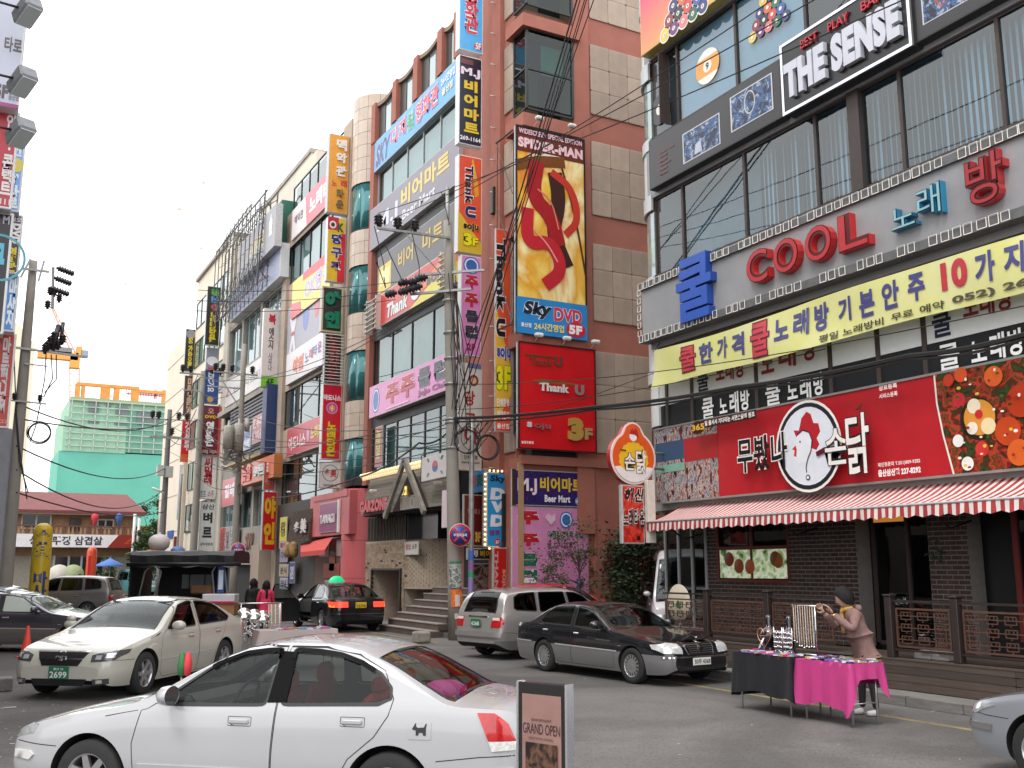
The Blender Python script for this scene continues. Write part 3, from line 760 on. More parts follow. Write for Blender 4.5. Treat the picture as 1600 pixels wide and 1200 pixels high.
def brick_wall(parent,mats,X0,y0,y1,z0,z1,bl=.21,bh=.062,joint=.012,proud=.012,name='brick',stuff=False,axis='X'):
 if y0>y1:y0,y1 = y1,y0
 n = int((z1-z0)/(bh+joint)); row = 0; mb = MB()
 for r in range(n):
  z = z0+r*(bh+joint)+joint/2; y = y0+(-.5*(bl+joint)if r%2 else 0)+joint/2
  while y<y1:
   a,b = max(y,y0),min(y+bl,y1)
   if b-a>.03:
    j = random.uniform(-.003,.003); k = random.randrange(len(mats))
    if stuff:mb.k = k; mb.box(X0-proud-j,X0+.01,a,b,z,z+bh)if axis=='X' else mb.box(a,b,X0-proud-j,X0+.01,z,z+bh)
    elif axis=='X':piece(name,mats[k],parent,X0-proud-j,X0+.01,a,b,z,z+bh,True)
    else:piece(name,mats[k],parent,a,b,X0-proud-j,X0+.01,z,z+bh,True)
   y+=bl+joint
 if stuff:o = mb.build(name,mats,parent); o['kind'] = 'stuff'
def wire(pts,r=.012,sag=0.0,mb=None,n=14,m=None,label=None,name='cable',group=None):
 own = mb is None; mb = mb or MB(); q = []
 for a,b in zip(pts[:-1],pts[1:]):
  a,b = Vector(a),Vector(b)
  for i in range(n):t = i/n; p = a.lerp(b,t); p.z-=sag*4*t*(1-t); q.append(p)
 q.append(Vector(pts[-1])); mb.tube(q,r,5)
 if own:
  o = mb.build(name,m or mat('cable',.015,.6),None); tag(o,label,'cable',group); return o
# === ground
asph = mat('asphalt',(.098,.094,.09),.9,col2=(.14,.134,.13),scale=.55,bump=.35)
def asphalt_detail(m):
 t = m.node_tree; b = t.nodes['Principled BSDF']; mx = [n for n in t.nodes if n.type=='MIX'][0]
 tc = [n for n in t.nodes if n.type=='TEX_COORD'][0]
 v = t.nodes.new('ShaderNodeTexVoronoi'); v.inputs['Scale'].default_value = 55; t.links.new(tc.outputs['Object'],v.inputs['Vector'])
 s2 = t.nodes.new('ShaderNodeTexNoise'); s2.inputs['Scale'].default_value = .22; s2.inputs['Detail'].default_value = 8; s2.inputs['Distortion'].default_value = 1.2; t.links.new(tc.outputs['Object'],s2.inputs['Vector'])
 cr = t.nodes.new('ShaderNodeValToRGB'); cr.color_ramp.elements[0].position = .38; cr.color_ramp.elements[0].color = (.62,.6,.58,1); cr.color_ramp.elements[1].position = .6; cr.color_ramp.elements[1].color = (1.12,1.1,1.08,1)
 t.links.new(s2.outputs[0],cr.inputs[0])
 m1 = t.nodes.new('ShaderNodeMix'); m1.data_type = 'RGBA'; m1.blend_type = 'MULTIPLY'; m1.inputs[0].default_value = 1
 t.links.new(mx.outputs[2],m1.inputs[6]); t.links.new(cr.outputs[0],m1.inputs[7])
 m2 = t.nodes.new('ShaderNodeMix'); m2.data_type = 'RGBA'; m2.blend_type = 'MULTIPLY'; m2.inputs[0].default_value = .5
 t.links.new(m1.outputs[2],m2.inputs[6]); t.links.new(v.outputs['Color'],m2.inputs[7])
 hs_ = t.nodes.new('ShaderNodeHueSaturation'); hs_.inputs['Saturation'].default_value = 0; hs_.inputs['Value'].default_value = 1.5; t.links.new(v.outputs['Color'],hs_.inputs['Color']); t.links.new(hs_.outputs[0],m2.inputs[7])
 t.links.new(m2.outputs[2],b.inputs['Base Color'])
asphalt_detail(asph)
tag(MB().box(-160,200,-60,430,-.3,-.004).build('ground',mat('far_ground',(.2,.19,.17),.95,var=.3,scale=.1)),kind='structure')
m_ = MB(); m_.face([(-30,-20,0),(60,-20,0),(60,112,0),(-30,112,0)]); tag(m_.build('road',asph),kind='structure')
yl = mat('road_yellow',(.34,.25,.09),.85,col2=(.13,.12,.1),scale=2.5)
m_ = MB(); m_.box(11.28,11.40,6,19.2,0,.004); m_.box(11.5,11.62,26,75,0,.004); tag(m_.build('yellow_line',yl),kind='structure')
m_ = MB(); m_.box(1.55,1.75,15.6,16.6,0,.004); tag(m_.build('yellow_mark',yl),kind='structure')
conc = mat('concrete',(.22,.21,.195),.9,col2=(.14,.135,.125),scale=1.6,bump=.3)
pav = [mat('paver_a',(.24,.225,.21),.9,var=.3,scale=4,bump=.2),mat('paver_b',(.2,.19,.18),.9,var=.3,scale=4,bump=.2)]
m_ = MB(); m_.box(12.5,14.3,5.0,18.9,0,.13); sw = tag(m_.build('pavement',conc),kind='structure')
m_ = MB(); m_.box(12.7,14.3,27.6,80,0,.10); sw2 = tag(m_.build('pavement',conc),kind='structure')
kb = [mat('kerb_a',(.19,.18,.17),.85,var=.35,scale=3,bump=.4),mat('kerb_b',(.15,.145,.135),.85,var=.35,scale=3,bump=.4)]
y = 5.0
while y<18.8:piece('kerb_stone',random.choice(kb),sw,12.36+random.uniform(0,.01),12.5,y+.006,min(y+.98,18.9),0,.15+random.uniform(-.006,.006),True); y+=.99
y = 27.6
while y<60:piece('kerb_stone',random.choice(kb),sw2,12.55,12.7,y+.006,y+.984,0,.13,True); y+=.99
# === restaurant building on the right
brown = mat('frame_brown',(.05,.035,.03),.5,var=.2); dkfilm = mat('dark_film',(.02,.022,.024),.25); whfilm = mat('white_film',(.72,.74,.72),.35,var=.06)
gry = mat('grey_cladding',(.30,.30,.31),.45,var=.15,scale=1.2); gry2 = mat('grey_light_cladding',(.55,.56,.57),.4,var=.12,scale=1.5)
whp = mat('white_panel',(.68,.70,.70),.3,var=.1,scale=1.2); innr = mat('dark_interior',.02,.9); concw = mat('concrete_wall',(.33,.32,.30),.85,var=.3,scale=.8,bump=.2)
B1 = thing('restaurant_building','five storey building at the right with striped awning, big chicken sign and rounded white corner','building',(17,13,0))
Y1 = 19.25; YA = 4.0
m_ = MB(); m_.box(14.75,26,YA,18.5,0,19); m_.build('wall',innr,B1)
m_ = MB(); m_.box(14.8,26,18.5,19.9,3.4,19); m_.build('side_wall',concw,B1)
for z0,z1,mt in((3.3,5.16,concw),(7.12,8.86,gry),(10.86,12.36,gry),(14.45,16.2,gry)):
 m_ = MB(); m_.box(14.0,14.75,YA,Y1,z0,z1); m_.build('spandrel',mt,B1)
gcl = glass('shop_glass',(.5,.66,.76),.10); gopen = glass('open_glass',(.2,.45,.38),.1)
sp2 = [1041,1080,1180,1295,1369,1441]
yy2 = [yx(p,6.2,14.05)for p in sp2]
w2 = window(B1,13.98,Y1-.12,YA+.2,5.18,7.1,splits=yy2,fm=brown,fw=.09,dep=.1,rows=None,g=dkfilm)
for i,(a,b)in enumerate(zip([Y1-.12]+yy2,yy2+[YA+.2])):
 bx('white_film',whfilm,w2,14.066,14.072,a-.05,b+.05,5.73,7.05)
sp3 = [1069,1166,1278,1341,1411,1566]
yy3 = [yx(p,9.8,14.1)for p in sp3]
w3 = window(B1,14.0,yx(1027,9.8,14.1),YA+.2,8.9,10.84,splits=yy3,fm=brown,fw=.07,dep=.1,g=gcl)
for p in(1341,):bx('pier',brown,B1,13.99,14.14,yx(1333,9.8,14.1),yx(1351,9.8,14.1),8.88,10.86)
bm_ = mat('blind_blue',(.50,.62,.68),.6,var=.2,scale=2)
blinds(B1,14.34,yy3[1]-.05,YA+.3,8.92,10.8,bm_,.12,.09,.55)
bx('curtain_or_dark_back',mat('curtain_pale',(.22,.27,.27),.8,col2=(.08,.13,.14),scale=.8),B1,14.5,14.52,yx(1027,9.8,14.1),yy3[1],8.9,10.84)
sp4 = [1060,1151,1258,1325,1400,1500]
yy4 = [yx(p,13.4,14.1)for p in sp4]
w4 = window(B1,14.0,yx(1018,13.2,14.1),YA+.2,12.4,14.43,splits=yy4,fm=brown,fw=.07,dep=.1,g=gcl)
bx('curtain_or_dark_back',mat('film_blue',(.46,.54,.58),.5,var=.08),B1,14.16,14.17,yy4[0]-.05,yy4[2],12.42,14.4)
bx('opened_sash',brown,B1,13.78,14.09,yx(1042,13.2,14),yx(1040,13.2,14)-.03,12.5,14.3)
def ballface(par,y,z,r,c,stripe=None,num=None,X=14.085):
 m = MB(); m.face([(X,y+r*1.0*math.cos(t),z+r*math.sin(t))for t in[2*math.pi*i/36 for i in range(36)]]); o = m.build('ball_picture',col(c,.3),par)
 if stripe:
  m = MB(); pts = []
  for sg in(1,-1):
   for i in range(13):
    t = (-.55+1.1*i/12); a = t*sg if sg>0 else math.pi+(-t)*-1*-1
  b = .55; arc = [(math.cos(t),math.sin(t))for t in[(-b+2*b*i/10)for i in range(11)]]+[(math.cos(t),math.sin(t))for t in[(math.pi-b+2*b*i/10)for i in range(11)]]
  m.face([(X-.003,y+r*p[0],z+r*p[1])for p in arc]); m.build('ball_stripe',col(stripe,.3),o)
 m = MB(); m.face([(X-.006,y+r*.36*math.cos(t),z+r*.36*math.sin(t))for t in[2*math.pi*i/24 for i in range(24)]]); m.build('ball_dot',col('#e9e4da',.3),o)
 if num:
  m = MB(); letters(m,num,-r*.13,r*.13,-r*.2,r*.2,0,.03); m.v = [(X-.009,y-p[0],z+p[2])for p in m.v]; m.build('ball_number',col('#20202a'),o)
ballface(w4,yx(1105,13.4,14.08),13.36,.42,'#efeae0','#e8a040','9')
ballface(w4,yx(1032,12.9,14.08),13.05,.38,'#2c2c30',None,None,14.06)
balls = ['#c33c46','#e7c84a','#7a3a8c','#2b2d66','#d46a35','#2c7050','#8a2632','#222226','#c44','#3a5aa0','#e2c050','#6a3070','#d77','#206048','#333a70']
def rack(par,yc,zc,r,X,sgn=1):
 k = 0
 for row in range(5):
  for i in range(row+1):
   y = yc-(i-row/2)*r*2.02; z = zc+(2-row)*r*1.76
   ballface(par,y,z,r,balls[k%15],None,None,X); k+=1
rack(w4,yx(1200,13.6,14.08),13.75,.125,14.075)
def corner_band(z0,z1,r0,m,name,seg=5,gap=.012,split=True):
 cx,cy = 14.0+.95,Y1-.2
 for k in range(seg):
  a0,a1 = math.pi/2*(k/seg),math.pi/2*((k+1)/seg)
  pts = []
  g = gap/2
  for a in fr(a0,a1,(a1-a0)/3):pts.append((cx-r0*math.cos(a),cy+r0*math.sin(a)))
  d0,d1 = pts[1][0]-pts[0][0],pts[1][1]-pts[0][1]
  inner = [(cx-(r0-.06)*math.cos(a),cy+(r0-.06)*math.sin(a))for a in fr(a0,a1,(a1-a0)/3)][::-1]
  MB().prism(pts+inner,z0+g,z1-g,'z').build(name,m,B1)
levels = [(3.45,4.55,'w'),(4.55,5.25,'d'),(5.25,6.3,'f'),(6.3,6.62,'g'),(6.62,8.45,'w'),(8.45,8.9,'g'),(8.9,10.55,'v'),(10.55,10.95,'g'),(10.95,12.1,'w'),(12.1,12.4,'g'),(12.4,13.95,'v'),(13.95,14.4,'g'),(14.4,15.9,'w'),(15.9,16.4,'g'),(16.4,18.5,'v')]
for z0,z1,k in levels:
 if k=='w':corner_band(z0,z1,.95,whp,'white_panel',4)
 elif k=='g':corner_band(z0,z1,.99,gry2,'cornice',3,.004)
 elif k=='f':corner_band(z0,z1,.93,whfilm,'window_film',3,.06)
 elif k=='d':corner_band(z0,z1,.93,dkfilm,'dark_window',3,.06)
 else:corner_band(z0,z1,.92,mat('corner_glass',(.35,.42,.42),.06,metal=.35),'corner_window',3,.05)
m_ = MB()
m_.lathe([(.86,3.4),(.86,18.5)],(14.95,Y1-.2,0),'z',40); m_.build('corner_mullions',brown,B1)
m_ = MB(); m_.box(14.1,15.0,17.9,Y1-.2+.9,3.3,3.46); m_.box(14.95,26,19.9,20.0,3.4,19); m_.build('corner_slab',concw,B1)
brk = [mat('brick_dark_a',(.045,.023,.019),.85,var=.4,scale=5,bump=.3),mat('brick_dark_b',(.034,.019,.017),.85,var=.4,scale=5,bump=.3),mat('brick_dark_c',(.056,.029,.023),.85,var=.4,scale=5,bump=.3)]
mortar = mat('mortar',(.17,.155,.14),.95,var=.2,scale=10)
XB = 14.2
def yb(p):return yx(p,2.0,XB)
for a,b,z0,z1,stf in((yb(1105),yb(1122),.63,3.35,False),(yb(1122),yb(1233),.63,1.75,True),(yb(1233),yb(1340),.63,3.35,False),(yb(1453),yb(1515),.63,3.35,True)):
 m_ = MB(); m_.box(XB,XB+.35,a,b,z0,z1); pr = m_.build('brick_pier',mortar,B1)
 brick_wall(pr,brk,XB,a,b,z0,z1,bl=.2,bh=.062,joint=.017,proud=.006,stuff=stf)
wf = window(B1,XB-.05,yb(1122),yb(1233),1.75,3.3,n=2,fm=mat('frame_red',(.12,.012,.012),.5),g=glass('dark_glass',(.12,.14,.14),.05),rows=[2.42],fw=.06,dep=.08)
fd = print_mat('food_display',['#5c7c4c','#9cb884','#c4d0a8','#dce4cc','#b4c49c','#8cac74','#3e5a2c'],4,'noise',dist=.2)
t_ = fd.node_tree; fd.node_tree.nodes['Principled BSDF'].inputs['Emission Strength'].default_value = .25; t_.links.new([n for n in t_.nodes if n.type=='VALTORGB'][0].outputs[0],t_.nodes['Principled BSDF'].inputs['Emission Color'])
bx('lit_food_display',fd,wf,XB+.005,XB+.015,yb(1125),yb(1229),1.8,2.38)
for p,c in((1140,'#8a3a20'),(1155,'#9a4a28'),(1172,'#b05a30'),(1212,'#7c4a20'),(1216,'#9a5a28')):
 m_ = MB(); yy_ = yx(p,2.1,XB); zz = 2.0+random.uniform(0,.2); m_.lathe([(0,-.02),(.12,-.012),(.15,.0)],(XB-.01,yy_,zz),'x',20); m_.build('food_dish',col(c,.4),wf)
window(B1,XB-.1,yx(1050,2,XB)+.2,yb(1105),.7,3.3,n=3,fm=mat('frame_grey',(.28,.28,.29),.4),g=glass('dark_glass',(.12,.14,.14),.05),fw=.06,dep=.1)
window(B1,XB-.02,yb(1345),yb(1455),.7,3.3,n=2,fm=brown,g=glass('dark_glass',(.12,.14,.14),.05),fw=.07,dep=.4,name='entrance')
window(B1,XB-.05,yb(1590),YA+.3,.9,3.3,n=2,fm=mat('frame_red',(.12,.012,.012),.5),g=glass('dark_glass',(.12,.14,.14),.05),fw=.09,dep=.08)
bx('fascia',innr,B1,14.1,14.8,YA,18.4,3.3,3.42)
bx('lit_menu',mat('amber_light',(.5,.2,.04),.5,emit=(.7,.28,.04),estr=.35),B1,14.55,14.56,yb(1400),yb(1345),2.82,3.1)
# ---- deck with planks and lattice fence
deckm = [mat('deck_a',(.075,.052,.04),.75,var=.4,scale=4,bump=.3),mat('deck_b',(.06,.043,.034),.75,var=.4,scale=4,bump=.3),mat('deck_c',(.09,.064,.05),.75,var=.4,scale=4,bump=.3)]
XD = 13.05
deck = thing('timber_deck','dark brown timber deck with plank front under the striped awning','deck',(13.6,12,0))
bx('deck_core',innr,deck,XD+.03,14.2,YA,18.3,.13,.585)
def yd(p,z=.6):return yx(p,z,XD)
segs = [(18.3,yd(1300)),(yd(1375),YA)]
for a,b in segs:
 yq = a
 while yq>b:
  y2 = max(b,yq-2.4)
  for k in range(4):piece('plank',random.choice(deckm),deck,XD-random.uniform(0,.006),XD+.03,yq-.004,y2+.004,.14+k*.118,.14+k*.118+.112,True)
  yq = y2
n = 0; x = XD-.01
while x<14.15:piece('board',random.choice(deckm),deck,x,x+.135,YA,18.3,.585,.61,False); x+=.142
for k in range(2):bx('step',deckm[k],deck,XD-.0+.28*k-.28,XD+.28*k,yd(1375)+.02,yd(1300)-.02,.13 if k==0 else.3,.3+.16*k,.01)
rail = mat('rail_dark',(.03,.02,.018),.5,var=.3); lat = mat('lattice',(.10,.045,.03),.6,var=.35,scale=6)
def meander(mb,y0,y1,z0,z1,X):
 """key-pattern lattice made of flat bars"""
 t = .014; nc = max(1,int(round((y0-y1)/.30))); nr = 3; cw = (y0-y1)/nc; ch = (z1-z0)/nr
 def hb(a,b,z):mb.box(X,X+.02,min(a,b),max(a,b),z-t/2,z+t/2)
 def vb(y,a,b):mb.box(X+.002,X+.022,y-t/2,y+t/2,min(a,b),max(a,b))
 for r in range(nr):
  for c in range(nc):
   ya,za = y0-c*cw,z0+r*ch; m = cw*.2; q = ch*.2
   hb(ya-m,ya-cw+m,za+q); hb(ya-m,ya-cw+m,za+ch-q); vb(ya-m,za+q,za+ch-q); vb(ya-cw+m,za+q,za+ch-q)
   vb(ya-cw*.38,za+ch*.5,za+ch-q); vb(ya-cw*.62,za+ch*.5,za+ch-q); hb(ya-m,ya-cw+m,za+ch*.5)
   hb(ya,ya-m,za+ch*.5); hb(ya-cw+m,ya-cw,za+ch*.5); vb(ya-cw*.5,za,za+q)if r else vb(ya-cw*.5,za,za+q)
def fence_run(label,posts,ends):
 f = thing('deck_fence',label,'fence',(XD+.07,(ends[0]+ends[1])/2,.61),0,'lattice fences on the timber deck')
 for p in posts:bx('post',rail,f,XD+.02,XD+.15,p-.065,p+.065,.61,1.56,.01); bx('post_cap',rail,f,XD+.005,XD+.165,p-.08,p+.08,1.56,1.59,.01)
 cuts = sorted(set(posts+list(ends)),reverse=True)
 for a,b in zip(cuts[:-1],cuts[1:]):
  a2,b2 = a-.065 if a in posts else a,b+.065 if b in posts else b
  if a2-b2<.2:continue
  for z in(1.47,.72):bx('rail',rail,f,XD+.065,XD+.105,a2,b2,z,z+.035)
  m = MB(); t = .03
  for z in(.79,1.37):m.box(XD+.075,XD+.1,b2+.06,a2-.06,z-t/2,z+t/2)
  for yv in(a2-.06,b2+.06):m.box(XD+.073,XD+.102,yv-t/2,yv+t/2,.79,1.37)
  m.build('panel_frame',lat,f); m = MB(); meander(m,a2-.075,b2+.075,.805,1.355,XD+.08); o = m.build('lattice_panel',lat,f)
fence_run('lattice fence on the deck behind the black car and the black-clothed table',[yd(1101,1),yd(1196,1)],(yd(1033,1),yd(1300,1)))
fence_run('lattice fence on the deck to the right of the street vendor',[yd(1387,1),yd(1491,1)],(yd(1387,1),YA))
# ---- awning
aw = thing('awning','red and white striped awning with scalloped edge below the chicken restaurant sign','awning',(13.7,12,3.0))
ared = mat('awning_red',(.42,.035,.04),.7,var=.2,scale=2); awht = mat('awning_white',(.74,.68,.64),.7,var=.15,scale=2)
top = MB(); val = MB(); ya0 = 18.32; i = 0; st = .075
while ya0-i*st>YA:
 a,b = ya0-i*st,ya0-(i+1)*st; top.k = val.k = i%2
 for j in range(4):
  f0,f1 = j/4,(j+1)/4; z = lambda f:3.42-.44*f-.05*math.sin(math.pi*f)
  top.face([(14.1-1.02*f0,a,z(f0)),(14.1-1.02*f0,b,z(f0)),(14.1-1.02*f1,b,z(f1)),(14.1-1.02*f1,a,z(f1))])
 zb_ = 2.80+.02*math.cos(i*math.pi/2.0); wv = .012*math.sin(i*1.1)
 zb2 = 2.80+.02*math.cos((i+1)*math.pi/2.0)
 val.face([(13.08,a,2.985),(13.08,b,2.985),(13.07+wv,b,zb2),(13.07+wv,a,zb_)])
 i+=1
top.build('canopy',[ared,awht],aw); val.build('valance',[ared,awht],aw)
m_ = MB(); m_.tube([(13.085,YA,2.985),(13.085,18.34,2.985)],.022,8); m_.build('front_bar',mat('sign_alu',.5),aw)
for yy_ in(17.8,14.4,11,7.6):
 m_ = MB(); m_.tube([(14.2,yy_,2.75),(13.7,yy_,2.62),(13.1,yy_,2.96)],.018,6); m_.build('support_arm',rail,aw)
# ---- chicken restaurant sign
red = '#b5242c'
fdp = print_mat('food_photo',['#1c2a12','#3c4a1e','#243012','#6c1c14','#b8402a','#2c4018','#a02c20','#1c2410'],4.5,'noise',dist=.2)
crowd = print_mat('street_photo',['#14141c','#3a2c30','#8a3c30','#c8b8a8','#2c4466','#b0b4b8','#20202a'],7,'noise',dist=.8,stretch=(1.6,1,.7))
S1w = lambda p:(yx(1024,4.3,13.82)-yx(p,4.3,13.82))/(yx(1024,4.3,13.82)-yx(1680,4.3,13.82))
q = S1w
cxr,cyr = q(1274),.48
W1 = yx(1024,4.3,13.82)-yx(1680,4.3,13.82)
def ex(p,r):return q(p)+r/W1
items = [('pic',0,q(1122),0,1,crowd),('rect',0,q(1122),.55,.80,'#39506e'),('rect',q(1070),q(1122),.5,.8,'#a8202a'),('rect',0,q(1070),.40,.5,'#7fae9c'),('poly',[(q(1465),1),(q(1466),.7),(q(1472),.4),(q(1484),.0),(1,0),(1,1)],'#efe6da'),('pic',q(1484)+.004,1,0,1,fdp),('poly',[(q(1468),.985),(q(1469),.7),(q(1475),.4),(q(1487),.01),(q(1500),.01),(q(1500),.985)],fdp)]
for px_,fz_,r,c in((1462+40,.70,.12,'#c8323a'),(1462+70,.22,.12,'#d23a34'),(1530,.5,.33,'#2c2018'),(1532,.51,.28,'#e0963c'),(1525,.62,.12,'#f0e2c4'),(1545,.42,.13,'#efd9a8'),(1520,.42,.1,'#efe6d6'),(1532,.54,.07,'#cc2a30'),(1497,.32,.10,'#efeae6'),(1509,.1,.11,'#f2ede6'),(1560,.86,.16,'#d8622c'),(1575,.35,.22,'#c4481e'),(1600,.6,.25,'#b83c1c'),(1590,.15,.2,'#d8642a'),(1490,.9,.1,'#c2402a'),(1510,.93,.12,'#d0552c')):
 items.append(('ell',q(px_),fz_,r,r,c))
for _ in range(90):
 px_ = random.uniform(1500,1660); items.append(('ell',q(px_),random.uniform(.04,.96),random.uniform(.015,.04),random.uniform(.012,.03),random.choice(['#3f5a24','#e8c050','#7a1a28','#efe8dc','#2c4018','#a02a20'])))if len(items)<95 else None
items+=[('ell',cxr,.46,.84,.86,'#ece8e2'),('ell',cxr,.46,.79,.81,'#23262c'),('ell',cxr,.46,.71,.73,'#dfe2ea')]
def rp(pts):return[(cxr+a/W1,.46+b/1.76)for a,b in pts]
items+=[('poly',rp([(-.28,.2),(-.34,.34),(-.2,.32),(-.12,.55),(.02,.66),(.12,.6),(.18,.42),(.3,.4),(.34,.24),(.24,.12),(.3,.0),(.22,-.1),(.12,-.06),(.02,.1)]),'#b5242c'),('poly',rp([(-.26,.22),(-.1,.3),(.06,.24),(.12,.08),(.08,-.12),(-.02,-.3),(-.24,-.34),(-.36,-.2),(-.3,.02)]),'#e4e6ec'),('poly',rp([(-.3,.04),(-.4,-.02),(-.33,-.05),(-.36,-.16),(-.3,-.18),(-.28,-.04)]),'#c83a2c'),('ell',cxr-.18/W1,.46+.1/1.76,.018,.022,'#202028'),('strip',rp([(-.24,.24),(-.1,.32),(.06,.26),(.13,.1),(.09,-.1),(.0,-.24),(-.06,-.4),(-.05,-.5)]),.022,'#2a2a30'),('ell',cxr-.02/W1,.46-.6/1.76,.055,.05,'#2a2a30'),('ell',cxr-.02/W1,.46-.6/1.76,.035,.03,'#dfe2ea'),('무봤나',q(1165),q(1243),.25,.66,'#1c1a1e',dict(bold=.02,out='#ece8e2',ow=.05)),('손',q(1302),q(1338),.22,.60,'#ece8e2',dict(bold=.015,out='#1c1a1e',ow=.035)),('닭',q(1336),q(1372),.10,.72,'#ece8e2',dict(bold=.015,out='#1c1a1e',ow=.035)),('poly',[(q(1345),.78),(q(1362),.74),(q(1366),.82),(q(1352),.76)],'#6a2a1c'),('poly',[(q(1288),.38),(q(1302),.42),(q(1302),.36),(q(1289),.33)],'#5a1c2c'),('rect',q(1100),q(1198),.865,.965,'#3a1418'),('ell',q(1105),.885,.22,.15,'#5a3a1c'),('ell',q(1105),.885,.20,.13,'#26140e'),('365',q(1096),q(1116),.85,.93,'#e8b040',dict(bold=.04)),('일 줄서서 기다리는 서면손닭의 원조',q(1117),q(1196),.885,.95,'#efe8e0',dict(bold=.04)),('상표등록',q(1393),q(1422),.90,.95,'#e8dcd8'),('서비스등록',q(1393),q(1422),.82,.87,'#e8dcd8'),('체인점문의 T.051)809-9282',q(1384),q(1450),.135,.185,'#e8dcd8'),('울산삼산점 227-8292',q(1384),q(1450),.045,.115,'#f4efec',dict(bold=.05))]
signX('long red restaurant sign with a rooster in a white circle, above the striped awning',13.82,1024,1680,3.45,5.16,.3,red,items,frame='#8c8a88',cat='shop sign')
def stickers(label,X,lst,name='window_lettering',group=None):
 root = thing(name,label,'lettering',(X,yx(lst[0][1],lst[0][3],X),lst[0][3]),0,group)
 for s,p0,p1,z0,z1,c,*o in lst:
  o = o[0]if o else{}
  y0,y1 = yx(p0,(z0+z1)/2,X),yx(p1,(z0+z1)/2,X); mb = MB(); letters(mb,s,0,y0-y1,0,z1-z0,0,o.get('bold',.018 if s=='쿨' else.03),o.get('ext',0))
  v = [(X+p[1]-o.get('ext',0),y0-p[0],z0+p[2])for p in mb.v]; mb.v = v; mb.build(o.get('n','letter'),sgloss(c),root)
 return root
WH = '#f0f0ee'
stickers('white karaoke room lettering on dark glass, first group left of the red sign top',14.058,[('쿨',1097,1115,5.2,5.68,WH),('노',1124,1136,5.27,5.6,WH),('래',1140,1154,5.22,5.68,WH),('방',1157,1171,5.24,5.68,WH)])
stickers('white karaoke room lettering on dark glass, middle group above the rooster circle',14.058,[('쿨',1196,1219,5.22,5.69,WH),('노',1230,1246,5.27,5.62,WH),('래',1250,1267,5.22,5.68,WH),('방',1271,1287,5.24,5.68,WH)])
stickers('white karaoke room lettering on dark glass, group above the food picture',14.058,[('쿨',1466,1499,5.22,5.66,WH),('노',1517,1541,5.26,5.6,WH),('래',1547,1570,5.24,5.66,WH),('방',1575,1600,5.24,5.66,WH)])
stickers('navy and red karaoke lettering on white film under the left end of the yellow banner',14.055,[('쿨',1089,1107,5.85,6.3,'#1e2440'),('노래방',1118,1163,5.95,6.4,'#8c2430')])
stickers('large red karaoke lettering on white film under the middle of the yellow banner',14.055,[('노',1189,1209,5.9,6.35,'#8c2430'),('래',1216,1243,5.92,6.4,'#8c2430'),('방',1254,1275,5.95,6.45,'#8c2430')])
stickers('navy and red karaoke lettering on white film above the food picture',14.055,[('쿨',1456,1486,5.8,6.28,'#1e2440'),('노래방',1504,1582,5.98,6.4,'#8c2430')])
# ---- yellow banner: sagging cloth
ban = thing('yellow_banner','long yellow cloth banner with navy and red lettering sagging under the neon sign','banner',(13.7,14,6.1))
by0,by1 = 18.75,6.0
def bz(f,t):
 tp = 6.98-.05*math.sin(f*9)*.3-.05*math.sin(math.pi*min(1,f*2.5)); bt = 6.09+.03*math.sin(f*14); return bt+(tp-bt)*t
def bxx(f,t):return 13.68+.012*math.sin(f*30+t*3)+.04*math.sin(f*13+t*2)*(1-t)+.03*t
m_ = MB(); nf = 110
m_.mesh([(bxx(a/nf,b/6),by0+(by1-by0)*a/nf+(.12*(1-b/6)**2 if a==0 else 0),bz(a/nf,b/6))for a in range(nf+1)for b in range(7)],[(i*7+j,(i+1)*7+j,(i+1)*7+j+1,i*7+j+1)for i in range(nf)for j in range(6)],True)
def clothmat():
 m = mat('banner_cloth',(.60,.60,.17),.8,col2=(.68,.66,.34),scale=1.0); return m
b_ = m_.build('cloth',clothmat(),ban)
def banner_text(s,p0,p1,t0,t1,c,bold=.035,out=None):
 y0,y1 = yx(p0,6.55,13.68),yx(p1,6.55,13.68)
 def put_(bo,cc,dx,nm,g=0):
  mb = MB(); letters(mb,s,0,1,0,1,0,bo); v = []
  for p in mb.v:
   yy = y0+(y1-y0)*(p[0]*(1+2*g)-g); f = (by0-yy)/(by0-by1); t = t0+(t1-t0)*(p[2]*(1+2*g)-g); v.append((bxx(f,t)-dx-.008,yy,bz(f,t)))
  mb.v = v; mb.build(nm,sgloss(cc),ban)
 if out:put_(bold+.025,out,.006,'lettering_outline',.05)
 put_(bold,c,.010,'lettering')
NV = '#4a4a82'
for a in(('쿨',1062,1086,.2,.86,'#c8404c',.02,'#6a2030'),('한',1092,1113,.28,.84,NV),('가',1120,1136,.3,.86,NV),('격',1143,1163,.26,.84,NV),('쿨',1174,1202,.12,.92,'#c8404c',.02,'#6a2030'),('노',1211,1233,.36,.84,NV),('래',1240,1264,.32,.88,NV),('방',1272,1294,.30,.88,NV),('기',1309,1329,.34,.84,NV),('본',1342,1366,.30,.84,NV),('안',1378,1404,.32,.88,NV),('주',1418,1444,.34,.88,NV),('10',1470,1512,.38,.92,'#c03c46',.05),('가',1524,1556,.34,.9,NV),('지',1570,1602,.36,.9,NV),('평일 노래방비',1280,1378,.04,.2,'#4a4634',.02),('무료',1390,1424,.06,.2,'#4a4634',.02),('예약',1434,1472,.06,.22,'#4a4634',.02),('052) 26',1484,1606,.07,.24,'#5a5648',.04)):banner_text(*a)
m_ = MB(); m_.tube([(13.7,by0,6.95),(13.95,by0+.1,7.2)],.01,5); m_.build('rope',mat('cable',.015,.6),ban)
